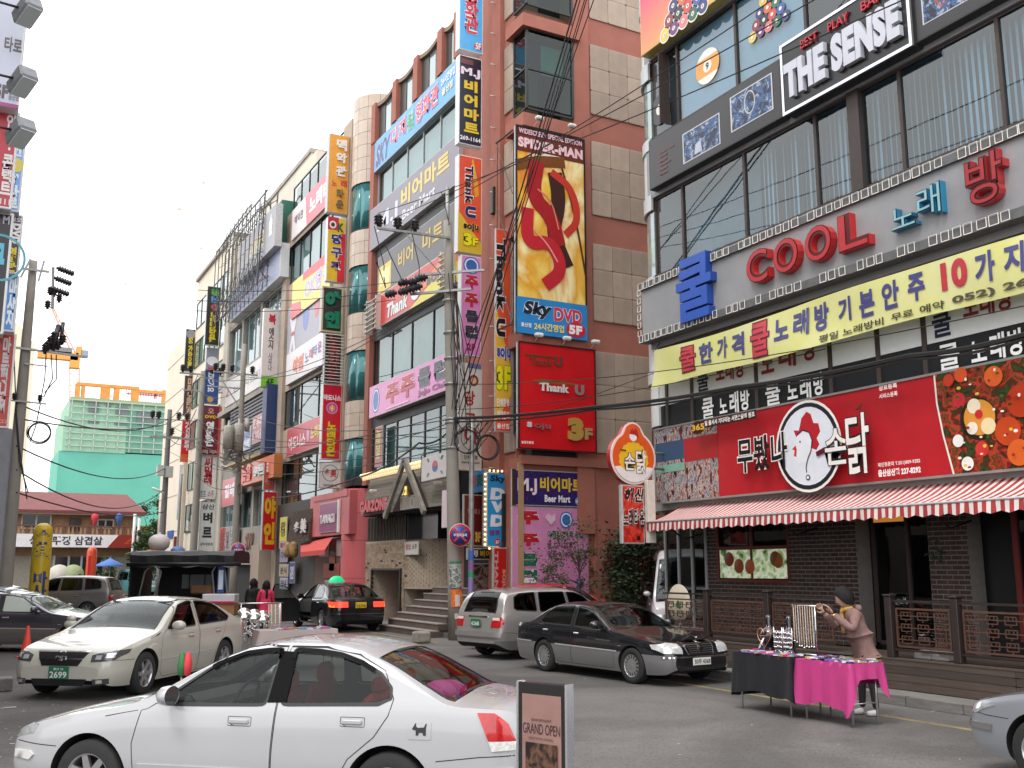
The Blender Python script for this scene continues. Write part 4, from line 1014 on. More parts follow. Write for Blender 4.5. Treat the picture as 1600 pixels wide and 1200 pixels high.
# ---- neon sign band
neon = thing('neon_sign_band','long grey neon sign panel with blue, red and teal letters and rows of square tubes','sign',(13.8,13,7.3))
XN = 13.78
bx('panel',gry,neon,XN,14.0,YA,19.28,7.42,8.55)
bx('edge_rail',mat('rail_grey',(.13,.13,.13),.6,var=.3),neon,XN-.06,14.0,YA,19.34,7.26,7.42); bx('edge_rail',mat('rail_grey',.13),neon,XN-.06,14.0,YA,19.34,8.55,8.70)
tubew = mat('neon_tube',(.75,.72,.66),.3,emit=(1,.95,.85),estr=.12)
m_ = MB(); tw,th = .17,.17; rr_ = .008
m_.tube([(0,-tw/2,-th/2),(0,tw/2,-th/2),(0,tw/2,th/2),(0,-tw/2,th/2),(0,-tw/2,-th/2)],rr_,5); m_.box(.01,.02,-tw/2+.02,tw/2-.02,-th/2+.02,th/2-.02)
nf_ = m_.build('neon_square',tubew,None,False); me_ = nf_.data; bpy.data.objects.remove(nf_)
m_ = MB(); m_.tube([(0,-tw/2,-th/2),(0,tw/2,-th/2),(0,tw/2,th/2),(0,-tw/2,th/2),(0,-tw/2,-th/2)],rr_,4,False); o_ = m_.build('neon_square',tubew,None,False); me_ = o_.data; bpy.data.objects.remove(o_)
for zz in(7.35,8.63):
 y = 19.22
 while y>YA:
  g = random.random()
  if g>.1:share('neon_square',me_,neon,wmat(neon).inverted()@Vector((XN-.085,y+random.uniform(-.02,.02),zz)),(1,random.uniform(.75,1.05),random.uniform(.9,1.05)))
  y-=.225
z = 7.5
while z<8.5:share('neon_square',me_,neon,wmat(neon).inverted()@Vector((XN-.07,19.31,z)),(1,.7,.8)); z+=.2
def chletter(s,p0,p1,z0,z1,face,side,ext=.12,bold=.05,tube=None):
 y0,y1 = yx(p0,(z0+z1)/2,XN-ext),yx(p1,(z0+z1)/2,XN-ext); mb = MB(); letters(mb,s,0,y0-y1,0,z1-z0,0,bold,ext)
 v,f,bd = text_mesh(s,bold); nF = len(f); mb.m = [0]*nF+[1]*(len(mb.f)-nF)
 mb.v = [(XN-ext+p[1],y0-p[0],z0+p[2])for p in mb.v]; o = mb.build('channel_letter',[sgloss(face),sgloss(side)],neon)
 if tube:
  mb = MB(); v,f,bd = text_mesh(s,bold*.2);
  letters(mb,s,.0,y0-y1,0,z1-z0,0,-.012 if False else 0.0); mb.v = [(XN-ext-.012,y0-p[0]*.94-.03*(y0-y1),z0+.03*(z1-z0)+p[2]*.94)for p in mb.v]; mb.build('neon_tube',sgloss(tube),o)
chletter('쿨',1056,1110,7.36,8.80,'#2a56b4','#20489c',.18,.03)
for s,a,b in(('C',1166,1200),('O',1208,1247),('O',1257,1299)):chletter(s,a,b,7.66,8.36,'#5a1418','#c02c2c',.16,.05,'#b8343a')
chletter('L',1309,1356,7.66,8.36,'#5a1418','#c02c2c',.16,.06,'#b8343a')
chletter('노',1392,1430,7.72,8.1,'#15262c','#2c7c9c',.14,.02,'#8fb8c0'); chletter('래',1432,1470,7.76,8.3,'#15262c','#2c8cb4',.14,.02,'#8fb8c0')
chletter('방',1508,1568,7.62,8.45,'#4a1216','#b83438',.16,.04,'#a8343a')
# ---- black bar sign
bar = print_mat('bar_photo',['#0c0a14','#1c2038','#0e0c18','#3c6ca8','#0c0a14','#a8b8d0','#101018'],7,'noise',dist=.6)
zA,zB = 10.96,12.22
q2 = lambda p:(yx(1014,11.6,13.8)-yx(p,11.6,13.8))/(yx(1014,11.6,13.8)-yx(1221,11.6,13.8))
w_ = yx(1014,11.6,13.8)-yx(1221,11.6,13.8)
signX('matt black sign panel with two small bar pictures, left of the chrome framed sign',13.8,1014,1221,zA,zB,.25,'#2a2a2c',[('rect',q2(1067),q2(1125),.14,.72,'#c8c8cc'),('pic',q2(1068.5),q2(1123.5),.16,.70,bar),('rect',q2(1142),q2(1208),.22,.86,'#c8c8cc'),('pic',q2(1144),q2(1206),.24,.84,bar),('ring',q2(1172),.58,.17,.26,.025,'#c8c4c0'),('poly',[(q2(1085),.2),(q2(1097),.2),(q2(1095),.42),(q2(1087),.38)],'#b8bcc8')]+[(s_,q2(1030),q2(1030)+wd_,.60-.085*k_,.64-.085*k_,'#7a2026')for k_,(s_,wd_)in enumerate((('COCK TAIL',.13),('WINE',.07),('BEER',.07),('WHISKEY',.10),('EVENT',.07),('MUSIC',.07)))],body=mat('sign_black',.03,.5))
q3 = lambda p:(yx(1222,11.6,13.72)-yx(p,11.6,13.72))/(yx(1222,11.6,13.72)-yx(1421,11.6,13.72))
signX('black sign with thick white bar lettering and red neon line, in a chrome frame',13.72,1222,1421,10.92,12.42,.3,'#1c1e20',[('THE SENSE',.05,.95,.16,.66,'#c8cad4',dict(bold=.06,ext=.1)),('BEST',.19,.33,.76,.88,'#b83038',dict(ext=.05,bold=.0)),('PLAY',.42,.58,.76,.88,'#b83038',dict(ext=.05,bold=.0)),('BAR',.68,.84,.76,.88,'#b83038',dict(ext=.05,bold=.0))],frame=mat('chrome_frame',(.7,.7,.72),.25,metal=.9),body=mat('sign_black',.03,.5),fw=.05)
q4 = lambda p:(yx(1426,11.6,13.8)-yx(p,11.6,13.8))/(yx(1426,11.6,13.8)-yx(1700,11.6,13.8));
signX('matt black sign panel with one neon bar picture, right of the chrome framed sign',13.8,1426,1700,zA,zB,.25,'#2a2a2c',[('rect',q4(1440),q4(1546),.2,.9,'#c8c8cc'),('pic',q4(1442),q4(1544),.215,.885,bar),('strip',[(q4(1462),.8),(q4(1462),.45),(q4(1470),.32),(q4(1480),.4),(q4(1486),.75)],.03,'#c03828')],body=mat('sign_black',.03,.5))
bl = mat('bill_grad',(.72,.2,.25),.35)
t_ = bl.node_tree; tc_ = t_.nodes.new('ShaderNodeTexCoord'); sp_ = t_.nodes.new('ShaderNodeSeparateXYZ'); cr_ = t_.nodes.new('ShaderNodeValToRGB'); mr_ = t_.nodes.new('ShaderNodeMapRange')
t_.links.new(tc_.outputs['Generated'],sp_.inputs[0]); ad_ = t_.nodes.new('ShaderNodeMath'); ad_.operation = 'SUBTRACT'; t_.links.new(sp_.outputs[0],ad_.inputs[0]); t_.links.new(sp_.outputs[2],ad_.inputs[1]); t_.links.new(ad_.outputs[0],mr_.inputs[0]); mr_.inputs[1].default_value = -.7; mr_.inputs[2].default_value = .6; t_.links.new(mr_.outputs[0],cr_.inputs[0])
cr_.color_ramp.elements[0].color = (*lin('#e0486c'),1); cr_.color_ramp.elements[1].color = (*lin('#f0b84a'),1); t_.links.new(cr_.outputs[0],t_.nodes['Principled BSDF'].inputs['Base Color'])
bs = signX('pink and yellow billiard hall sign with a triangle of balls at the top right',13.75,1000,1420,14.5,16.6,.3,bl,[],body=mat('sign_yellow_box',(.6,.5,.15),.5,var=.2))
y_ = yx(1050,15.3,13.44)
k = 0
ri = MB()
for row in range(5):
 for i in range(row+1):
  y = y_-(i-row/2)*.44*.82; z = 15.75-row*.29
  m = MB(); m.face([(13.742,y+.20*math.cos(t),z+.20*math.sin(t))for t in[2*math.pi*j/24 for j in range(24)]]); m.build('ball_edge',col(WH),bs)
k = 0
for row in range(5):
 for i in range(row+1):
  y = y_-(i-row/2)*.44*.82; z = 15.75-row*.29; ballface(bs,y,z,.165,balls[k%15],None,str(k+1),13.738); k+=1
rs = thing('round_sign','round red and orange chicken pub sign on a bracket beside the white corner','sign',(13.6,18.2,4.6))
YR = 18.6; zc_ = zy(718,13.4,YR); xc_ = xy(982,4.4,YR); rr2 = .56
ol = [(xc_+rr2*math.cos(t),zc_+rr2*math.sin(t))for t in[2*math.pi*i/40 for i in range(40)]]
def blob(r,hr,hz):
 pts = []
 for i in range(48):
  t = 2*math.pi*i/48; dx,dz = math.cos(t),math.sin(t); best = r
  b = dz*hz; cc = hz*hz-hr*hr; D = b*b-cc
  if D>0:best = max(best,b+math.sqrt(D))
  pts.append((xc_+dx*best,zc_+dz*best))
 return pts
MB().prism(blob(.58,.25,.52),YR-.17,YR,'y').build('sign_box',col('#a8202c',.3),rs)
MB().prism(blob(.60,.27,.52),YR-.19,YR-.17,'y').build('rim',col('#e8d8d0',.3),rs)
MB().prism(blob(.55,.23,.52),YR-.2,YR-.19,'y').build('face_panel',col('#dc5a24',.3),rs)
MB().prism([(xc_+.40*math.cos(t)*(1 if i%2 else.93),zc_-.05+.40*math.sin(t)*(1 if i%2 else.93))for i,t in enumerate([2*math.pi*i/36 for i in range(36)])],YR-.204,YR-.2,'y').build('sun_print',col('#e8b82c',.3),rs)
MB().prism([(xc_+.55*math.cos(t),zc_+.55*math.sin(t))for t in[math.pi*(1.13+.74*i/20)for i in range(21)]]+[(xc_+.36,zc_-.2),(xc_+.2,zc_-.3),(xc_,zc_-.24),(xc_-.2,zc_-.32),(xc_-.36,zc_-.2)],YR-.208,YR-.204,'y').build('snow_print',col('#e8e4e0',.3),rs)
MB().prism([(xc_+.1*math.cos(t),zc_+.47+.11*math.sin(t))for t in[2*math.pi*i/20 for i in range(20)]],YR-.206,YR-.202,'y').build('rooster_print',col('#efeae6',.3),rs)
MB().prism([(xc_-.1,zc_+.52),(xc_-.04,zc_+.64),(xc_+.02,zc_+.6),(xc_+.07,zc_+.66),(xc_+.12,zc_+.56),(xc_+.14,zc_+.42),(xc_+.05,zc_+.5)],YR-.209,YR-.206,'y').build('comb_print',col('#b5242c',.3),rs)
mb = MB(); letters(mb,'손',xc_-.26,xc_+.03,zc_-.30,zc_+.1,YR-.214,.09); letters(mb,'닭',xc_+.04,xc_+.34,zc_-.36,zc_+.18,YR-.214,.09); mb.build('lettering_outline',col('#1c1a1e'),rs)
mb = MB(); letters(mb,'손',xc_-.25,xc_+.02,zc_-.29,zc_+.09,YR-.217,.02); letters(mb,'닭',xc_+.05,xc_+.33,zc_-.35,zc_+.17,YR-.217,.02); mb.build('lettering',col('#efeae6'),rs)
mb = MB(); letters(mb,'맛있는',xc_-.36,xc_-.2,zc_+.12,zc_+.17,YR-.214,.05); mb.build('small_lettering',col('#3a2020'),rs)
mb = MB(); mb.tube([(xc_+.5,YR-.08,zc_+.15),(14.1,YR+.1,zc_+.15)],.03,6); mb.tube([(xc_+.5,YR-.08,zc_-.2),(14.1,YR+.1,zc_-.2)],.03,6); mb.build('bracket',mat('rail_grey',.13),rs)
signY('red vertical karaoke sign with black and white brush lettering at the alley corner',18.4,972,1007,758,850,.12,print_mat('red_smear',['#8c1418','#b82018','#d8442c','#a01c1c'],4,dist=2),[('해신',.12,.95,.70,.95,'#1c1618',dict(out='#efe4dc',bold=.04,slant=.2)),('노래타운',.04,.98,.28,.60,'#1c1618',dict(out='#efe4dc',bold=.03)),('ell',.7,.1,.05,.05,'#1c1618')])
m_ = MB(); m_.box(xy(1007,3.6,18.4),xy(1019,3.6,18.4),18.28,18.4,zy(849,13.6,18.4),zy(752,13.6,18.4),.01); o_ = m_.build('mounting_post',mat('cream_metal',(.65,.6,.52),.5,var=.15)); tag(o_,'cream metal mounting post beside the red vertical karaoke sign at the alley corner','post')
# === red and stone building with the vertical signs
redm = mat('red_stucco',(.38,.135,.095),.8,col2=(.31,.11,.08),scale=1.5,bump=.1); stone = [mat('stone_a',(.38,.29,.225),.55,var=.18,scale=1.2),mat('stone_b',(.34,.26,.2),.55,var=.18,scale=1.2),mat('stone_c',(.42,.325,.25),.55,var=.18,scale=1.2)]
B2 = thing('red_stone_building','tall building of red bands and beige stone panels with a glass corner bay','building',(18,32,0))
YC = 25.4; YE = 39.2; TOP = 21.7
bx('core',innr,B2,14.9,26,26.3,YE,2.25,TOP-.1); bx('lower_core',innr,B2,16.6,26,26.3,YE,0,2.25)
teal = glass('teal_glass',(.14,.38,.36),.05); fdark = mat('frame_dark',(.02,.022,.022),.4,var=.2)
bx('column',redm,B2,15.7,16.3,YC,YC+.8,3.0,TOP+3)
bx('side_wall',redm,B2,16.3,26,YC+.06,YC+.9,0,TOP+3)
lv = [(-.2,.0)]
rows = [(8.52,5.4),(11.94,9.47),(15.33,12.88),(18.65,16.24),(22.1,19.56)]
for zt_,zb_ in rows:
 n = 3; zz = [zb_+(zt_-zb_)*i/n for i in range(n+1)]
 panels(B2,stone,YC+.02,YC+.1,[16.36+.72*i for i in range(7)],zz,axis='Y')
bx('lower_wall',redm,B2,13.9,16.3,YC+.15,YC+.9,0,5.15); bx('lower_ledge',redm,B2,13.8,18,YC-.05,YC+.15,4.95,5.2); bx('soffit',mat('dark_recess',.03,.9),B2,14.2,17.5,YC+.1,YC+.5,5.2,5.9)
for zb_,zt_ in((5.9,8.45),(9.2,11.9),(12.6,15.25),(15.9,18.55),(19.4,22.5)):
 w = MB()
 for x in(14.02,15.66):w.box(x-.04,x+.04,YC-.04,YC+.04,zb_,zt_)
 for z in(zb_,(zb_+zt_)/2,zt_):w.box(14.06,15.62,YC-.03,YC+.03,z-.03,z+.03); w.box(13.97,14.03,YC+.04,YC+.75,z-.03,z+.03)
 w.box(13.98,14.06,YC+.75,YC+.82,zb_,zt_); o = w.build('corner_window',fdark,B2)
 for z0,z1 in((zb_+.03,(zb_+zt_)/2-.03),((zb_+zt_)/2+.03,zt_-.03)):
  MB().face([(14.06,YC,z0),(15.62,YC,z0),(15.62,YC,z1),(14.06,YC,z1)]).build('pane',teal,o); MB().face([(14.0,YC+.04,z0),(14.0,YC+.75,z0),(14.0,YC+.75,z1),(14.0,YC+.04,z1)]).build('pane',teal,o)
 bx('room_back',mat('room_grey',(.05,.13,.12),.8,col2=(.20,.42,.36),scale=.9),o,14.2,15.6,YC+1.0,YC+1.05,zb_,zt_)
 m = MB(); m.prism([(13.8,YC-.16),(15.9,YC-.16),(15.9,YC+.5),(14.3,YC+.5),(14.3,YC+1.0),(13.8,YC+1.0)],zt_,zt_+.42,'z'); m.build('ledge',redm,B2)
 m = MB(); m.box(14.1,15.7,YC+.3,YC+.9,zb_-.4,zb_); m.build('floor_slab',redm,B2)
bx('hanging_plant_board',mat('poster_green',(.35,.5,.28),.5,col2=(.1,.4,.45),scale=2.5),B2,14.7,15.5,YC+.3,YC+.32,17.3,18.3)
for zb_,zt_ in((5.4,8.5),(9.4,11.9),(12.9,15.3),(16.3,18.6),(19.6,22)):
 panels(B2,stone,14.04,14.3,[YC+.86,YC+1.2,YC+1.55],[zb_+(zt_-zb_)*i/3 for i in range(4)],axis='X')
bx('street_wall',redm,B2,14.1,14.9,YC+.84,YC+1.6,0,TOP+3); bx('column',redm,B2,13.92,14.3,YC+1.6,YC+2.3,0,TOP+3)
bx('street_wall',redm,B2,14.1,14.9,YC+2.3,30.6,0,TOP)
bx('far_column',redm,B2,13.94,14.9,38.75,YE,5.3,TOP)
for z0,z1 in((7.55,9.25),(11.2,12.95),(14.6,17.0),(18.55,19.95)):bx('spandrel',mat('spandrel_dark',(.06,.062,.06),.5,var=.3),B2,14.12,14.9,30.6,38.75,z0,z1)
cur = [mat('curtain_pale2',(.42,.52,.53),.8,var=.15,scale=1.5),mat('curtain_green',(.12,.2,.19),.8,col2=(.28,.38,.36),scale=.7)]
bgl = glass('bay_glass',(.5,.66,.66),.1)
window(B2,14.05,38.7,30.6,17.0,18.55,n=5,g=bgl,fm=mat('frame_alu',(.4,.42,.42),.4),back=cur[0],fw=.05)
window(B2,14.05,38.7,30.6,9.25,11.2,n=4,g=bgl,fm=fdark,back=cur[1]); window(B2,14.05,38.7,30.6,5.4,7.6,n=6,g=bgl,fm=mat('frame_bronze',(.1,.09,.08),.4),back=cur[1])
yt = [yx(p,20.8,14.0)for p in(592,615,648,684,702)]
py = [38.9,yx(619,20.8,14),yx(652,20.8,14),yx(690,20.8,14),30.4]
for i,y in enumerate(py):bx('pier',redm,B2,13.9,14.5,y-.22,y+.22,19.95,TOP+.05)
for a,b in zip(py[:-1],py[1:]):
 a2,b2 = a-.22,b+.22; w3_ = (a2-b2)/3
 bx('dark_panel',mat('panel_dark',(.05,.055,.05),.4,var=.2),B2,14.1,14.4,b2+w3_*1.9,a2,19.95,TOP-.1); bx('dark_panel',mat('panel_dark',.05),B2,14.1,14.4,b2,b2+w3_*.9,19.95,TOP-.1)
 bx('pane',mat('corner_glass',(.35,.42,.42),.06,metal=.35),B2,14.12,14.35,b2+w3_*.95,b2+w3_*1.85,19.95,TOP-.1)
 m = MB(); n = 8; pts = [(a2+(b2-a2)*i/n,TOP-.02-.14*math.sin(math.pi*i/n))for i in range(n+1)]
 m.prism([(p[0],p[1]+.05)for p in pts]+[(p[0],p[1]-.12)for p in pts[::-1]],13.98,14.5,'x'); m.build('coping',mat('coping',(.22,.15,.1),.7),B2)
signX('blue cinema sign with red lettering, highest wall sign of the red stone building',13.95,585,716,18.56,19.92,.25,'#4f9fe0',[('SKY',.03,.21,.10,.80,'#2c3a6c',dict(bold=.05,slant=.2,out='#9cc4ec')),('디지',.23,.42,.30,.85,'#d0405c',dict(out='#efe0e8')),('털',.44,.52,.25,.82,'#3ca078',dict(out='#e8f0e8')),('영화관',.54,.80,.22,.86,'#d0405c',dict(out='#efe0e8')),('24시간영업',.83,.97,.6,.85,'#e8eef6'),('울산점',.84,.95,.3,.5,'#e8dca0')],group=None)
GW = dict(bold=.04)
signX('grey beer hall sign with yellow lettering below the blue cinema sign',13.9,578,716,15.12,16.92,.3,'#7c7884',[('M.J',.10,.36,.20,.7,'#cfd0e0',dict(out='#6c6a7c')),('비어마트',.40,.92,.42,.86,'#dcc05c',GW),('Beer Mart',.42,.78,.12,.34,'#d8d8e0')])
signX('dark grey wall panel with thin yellow lettering and a yellow poster',14.0,590,712,12.96,14.62,.12,'#4c4a4c',[('rect',.02,.2,.05,.72,'#e0c02c'),('rect',.04,.18,.2,.6,'#efe49c'),('비어',.30,.50,.34,.76,'#c8a83c'),('마트',.62,.86,.34,.80,'#c8a83c')])
signX('horizontal orange and yellow soju bar sign with slanted lettering between two neon racks',13.85,594,716,11.52,12.86,.35,'#cc3c34',[('poly',[(.42,0),(1,0),(1,.55),(.7,.42)],'#d8cc3c'),('poly',[(.7,.42),(1,.55),(1,1),(.86,1),(.5,.3)],'#d87c34'),('Thank',.10,.40,.12,.55,'#e8e4e4',dict(bold=.04,out='#2c1c20',slant=.2)),('U',.44,.56,.18,.85,'#e8e4e4',dict(bold=.07,out='#2c3060')),('soju',.64,.86,.3,.66,'#3a3440',dict(bold=.05,out='#e0c080'))])
for zz0,p0_,p1_ in((11.6,577,594),(11.9,693,712)):
 mb = MB(); y0_,y1_ = yx(p0_,12,13.8),yx(p1_,12,13.8)
 for i in range(7):mb.tube([(13.6,y0_,11.45+i*.2),(13.6,y1_,11.45+i*.2)],.035,6)
 for yv in(y0_-.1,y1_+.1):mb.box(13.62,13.9,yv-.03,yv+.03,11.4,12.8)
 tag(mb.build('neon_rack',mat('neon_tube_dim',(.6,.56,.5),.4)),'rack of unlit neon tubes at the %s end of the orange soju bar sign'%('far' if p0_<600 else 'near'),'neon rack')
signX('wide pink club sign with red and green lettering above the plank canopy',13.8,577,716,7.9,9.18,.3,'#e08cc4',[('ell',.09,.5,.42,.50,'#3a6ab0'),('ring',.09,.5,.36,.44,.06,'#dfe6f4'),('주',.22,.38,.22,.82,'#c02c3c',dict(bold=.05,out='#f0d8ec')),('주',.40,.56,.22,.86,'#c02c3c',dict(bold=.05,out='#f0d8ec')),('클',.60,.73,.34,.88,'#3a4450',dict(bold=.05,out='#f0d8ec')),('럽',.77,.90,.36,.90,'#3a4450',dict(bold=.05,out='#f0d8ec')),('JuJu Club',.60,.90,.08,.28,'#8a3c78',dict(bold=.03)),('rect',.24,.5,.08,.12,'#f0c8e4')])
sign('red narrow karaoke plate with green letters on the second floor window','X',13.95,yx(586,6.5,13.9),yx(597,6.5,13.9),5.9,7.5,.06,'#a8282c',[('노래타운',.2,.8,.2,.95,'#b8c83c',dict(v=1))])
# ---- vertical projecting signs, one above the other
VG = 'vertical projecting signs on the red stone building'
YV = 27.5
signY('blue vertical cinema sign with red letters, topmost of the column on the red stone building',YV,718,755,-90,82,.28,'#58aee8',[('디지',.15,.85,.80,.97,'#d83c50',dict(v=1,out='#efe6ea')),('털',.3,.8,.62,.74,'#3ca078',dict(out='#e8f0e8')),('영화관',.22,.8,.16,.60,'#cc3c50',dict(v=1,out='#efe6ea')),('ell',.78,.06,.14,.12,'#d83c50'),('5F',.68,.9,.03,.09,'#f0f0f0')],group=VG,body=mat('sign_white_side',(.7,.7,.7),.4,var=.1))
signY('black vertical beer hall sign with yellow letters and a phone number',YV,717,753,90,228,.28,'#201c30',[('M.J',.08,.92,.76,.87,'#e8d8e8',dict(bold=.05)),('비',.22,.80,.60,.73,'#e0c030',dict(bold=.05)),('어',.22,.80,.44,.57,'#e0c030',dict(bold=.05)),('마',.22,.86,.28,.41,'#e0c030',dict(bold=.05)),('트',.22,.86,.14,.25,'#e0c030',dict(bold=.05)),('269-1164',.06,.94,.045,.095,'#e8e8ee',dict(bold=.04)),('rect',.06,.6,.9,.96,'#6c3c3c')],group=VG,body=mat('sign_white_side',.7))
signY('red and yellow vertical soju bar sign marked 3F with rotated lettering',YV,716,753,245,396,.28,mat('soju_red',(.70,.06,.035),.35,col2=(.74,.12,.03),scale=.5),[('poly',[(0,0),(1,0),(1,.1),(.0,.42)],'#d8b83c'),('poly',[(.55,.96),(.62,.98),(.82,.74),(.86,.60),(.7,.58),(.62,.8)],'#e0a030'),('Thank',.28,.62,.50,.90,'#2c2028',dict(r=1,bold=.04,out='#efe8e4')),('U',.28,.74,.36,.48,'#2c3060',dict(r=1,bold=.06,out='#efe8e4')),('soju',.22,.85,.22,.31,'#2c2028',dict(bold=.05,out='#e8c860')),('3',.22,.58,.07,.20,'#e8e020',dict(bold=.06,out='#5a2c14')),('F',.60,.84,.08,.16,'#e8e020',dict(bold=.05,out='#5a2c14'))],group=VG,body=mat('sign_white_side',.7))
signY('pink vertical club sign with red and green letters marked 2F',YV,720,752,400,556,.25,'#e08cc4',[('ell',.5,.90,.28,.28,'#3a6ab0'),('ring',.5,.90,.24,.24,.05,'#dfe6f4'),('주',.18,.85,.66,.80,'#c02c3c',dict(bold=.05,out='#f0d8ec')),('주',.18,.85,.48,.62,'#c02c3c',dict(bold=.05,out='#f0d8ec')),('클',.22,.82,.33,.45,'#3a3c48',dict(bold=.05,out='#f0d8ec')),('럽',.22,.82,.17,.30,'#3a3c48',dict(bold=.05,out='#f0d8ec')),('2F',.3,.7,.05,.12,'#8a2c50',dict(bold=.04))],group=VG,body=mat('sign_white_side',.7))
signY('white vertical billiard sign with sparse red letters below the pink vertical sign',YV,718,753,568,735,.22,'#d8d2ca',[('ell',.62,.84,.16,.18,'#8a3c2c'),('ell',.62,.84,.09,.1,'#d8b890'),('당',.2,.68,.60,.74,'#b83030',dict(bold=.03)),('구',.2,.74,.42,.53,'#b83030',dict(bold=.03)),('야',.2,.84,.24,.40,'#c02c3c',dict(bold=.03)),('ring',.5,.31,.34,.42,.03,'#8a8680'),('www.danggu.co.kr',.1,.9,.055,.085,'#4a4644'),('단체환영',.2,.8,.1,.14,'#4a4644'),('rect',.35,.95,.955,1,'#6c6c9c')],group=VG,body=mat('sign_white_side',.7))
mast = thing('sign_mast','silver steel mast with brackets carrying the vertical signs','mast',(13.98,27.3,4.4))
m = MB()
for dx in(0,.12):m.tube([(13.96+dx*.6,27.28+dx,4.4),(13.96+dx*.6,27.28+dx,24)],.025,8)
z = 5.0
while z<23:m.tube([(13.75,27.35,z),(14.1,27.35,z)],.02,6); z+=1.1
m.build('pole',mat('galv',(.5,.48,.42),.4,metal=.5,var=.3),mast)
tag(MB().box(13.82,13.98,27.3,27.5,13.1,14.0,.02).build('switch_box',fdark),'small black switch box on the sign mast beside the beer hall sign','box')
sign('tall red and yellow soju banner marked 3F hanging beside the film poster','Y',26.3,xy(772,9,26.3),xy(797,9,26.3),5.95,zy(360,13.7,26.3),.08,mat('soju_red',.7),[('poly',[(0,.04),(1,.18),(1,.3),(0,.62)],'#e0b040'),('Thank U',.05,.62,.46,.95,'#2c2028',dict(r=1,bold=.05,out='#efe8e4')),('soju',.1,.95,.34,.42,'#3a4a9c',dict(bold=.05,out='#efe8e4')),('3F',.08,.95,.20,.32,'#e8d820',dict(bold=.06,out='#3a6a2c')),('단체환영',.1,.85,.12,.16,'#efe8e4'),('예약문의',.1,.85,.06,.10,'#efe8e4'),('울산점',.1,.85,.015,.04,'#efe8e4')])
fp = print_mat('film_poster',['#e8b838','#f4d878','#e0a028','#f4e8b0','#d8801c','#f0c848'],.55,'noise',dist=.4,stretch=(1,1,.6))
it = [('rect',0,1,.955,1,'#5a1420'),('WIDESCREEN SPECIAL EDITION',.04,.96,.964,.99,'#e8c8d0',dict(bold=.03)),('rect',0,1,.875,.955,'#6a2c18'),('SPIDER-MAN',.03,.97,.895,.945,'#efc8d0',dict(bold=.06)),('rect',.36,.64,.873,.885,'#e8d8d0')]
def curve_(pts):
 for _ in range(3):pts = [pts[0]]+[q for u,v in zip(pts[:-1],pts[1:])for q in((u[0]*.75+v[0]*.25,u[1]*.75+v[1]*.25),(u[0]*.25+v[0]*.75,u[1]*.25+v[1]*.75))]+[pts[-1]]
 return pts
for pl,w_,c in(([(.62,.875),(.85,.6),(1,.3)],.07,'#5a3014'),([(0,.8),(.3,.84),(.7,.86)],.35,'#7a4418'),([(.72,.34),(.5,.5),(.62,.66),(.55,.8)],.5,'#40201a'),([(.30,.84),(.22,.66),(.5,.58),(.6,.44)],.5,'#a41e26'),([(.5,.8),(.8,.74),(.9,.58),(.7,.5)],.24,'#c4382c'),([(.16,.6),(.14,.42),(.5,.46),(.66,.32),(.4,.24)],.42,'#c02632'),([(.3,.7),(.5,.66),(.6,.52)],.05,'#d87c6c'),([(.24,.5),(.44,.44),(.58,.36)],.05,'#e09a90')):
 it.append(('strip',curve_(pl),w_,c))
it+=[('rect',0,1,0,.17,'#2c86c8'),('Sky',.10,.48,.075,.155,'#1c2838',dict(bold=.06,slant=.25,out='#e8f0f6')),('DVD',.52,.92,.075,.14,'#d0344c',dict(bold=.04,out='#f0e8ec')),('울산점',.06,.2,.03,.05,'#efe8e4'),('24시간영업',.24,.66,.022,.058,'#e8d870',dict(bold=.03)),('ell',.83,.045,.34,.23,'#c8243c'),('5F',.73,.92,.022,.066,'#f4f0f0',dict(bold=.06))]
pz0,pz1 = 8.72,15.14
fpr = sign('tall golden film poster with red abstract shapes above a blue strip on the alley wall','Y',YC-.14,13.5,15.92,pz0,pz1,.12,fp,it,frame='#1c1a18',cat='poster board',name='poster_board',fw=.04)
bx('truss',rail,fpr,13.45,13.5,YC-.1,YC+1.0,15.0,15.04); bx('truss',rail,fpr,13.45,13.5,YC-.1,YC+1.0,9.0,9.04)
m = MB()
for z in(9,11,13):m.tube([(13.47,YC-.1,z),(13.47,YC+.9,z+1.9)],.015,5); m.tube([(13.47,YC+.9,z),(13.47,YC+.9,z+2)],.015,5)
m.build('truss',rail,fpr)
def spot(label,x,y,z,dy=-.35):
 t = thing('spotlight',label,'spotlight',(x,y,z)); m = MB(); m.tube([(x,y,z-.12),(x,y+dy,z)],.012,5); m.build('arm',mat('cream_metal',.65),t)
 MB().box(x-.13,x+.13,y+dy-.09,y+dy+.07,z-.04,z+.07,.03).build('lamp_housing',mat('white_housing',(.72,.7,.64),.4),t); MB().box(x-.1,x+.1,y+dy-.07,y+dy+.05,z-.05,z-.04).build('lamp_glass',mat('lamp_glass',(.5,.55,.55),.1),t)
for x,w in((14.15,'left'),(15.3,'right')):spot('cream floodlight over the %s half of the film poster'%w,x,YC-.2,15.35)
for x,w in((14.15,'left end'),(15.1,'middle'),(16.1,'right end')):spot('cream floodlight between film poster and red soju board, %s'%w,x,YC-.2,8.66,-.25)
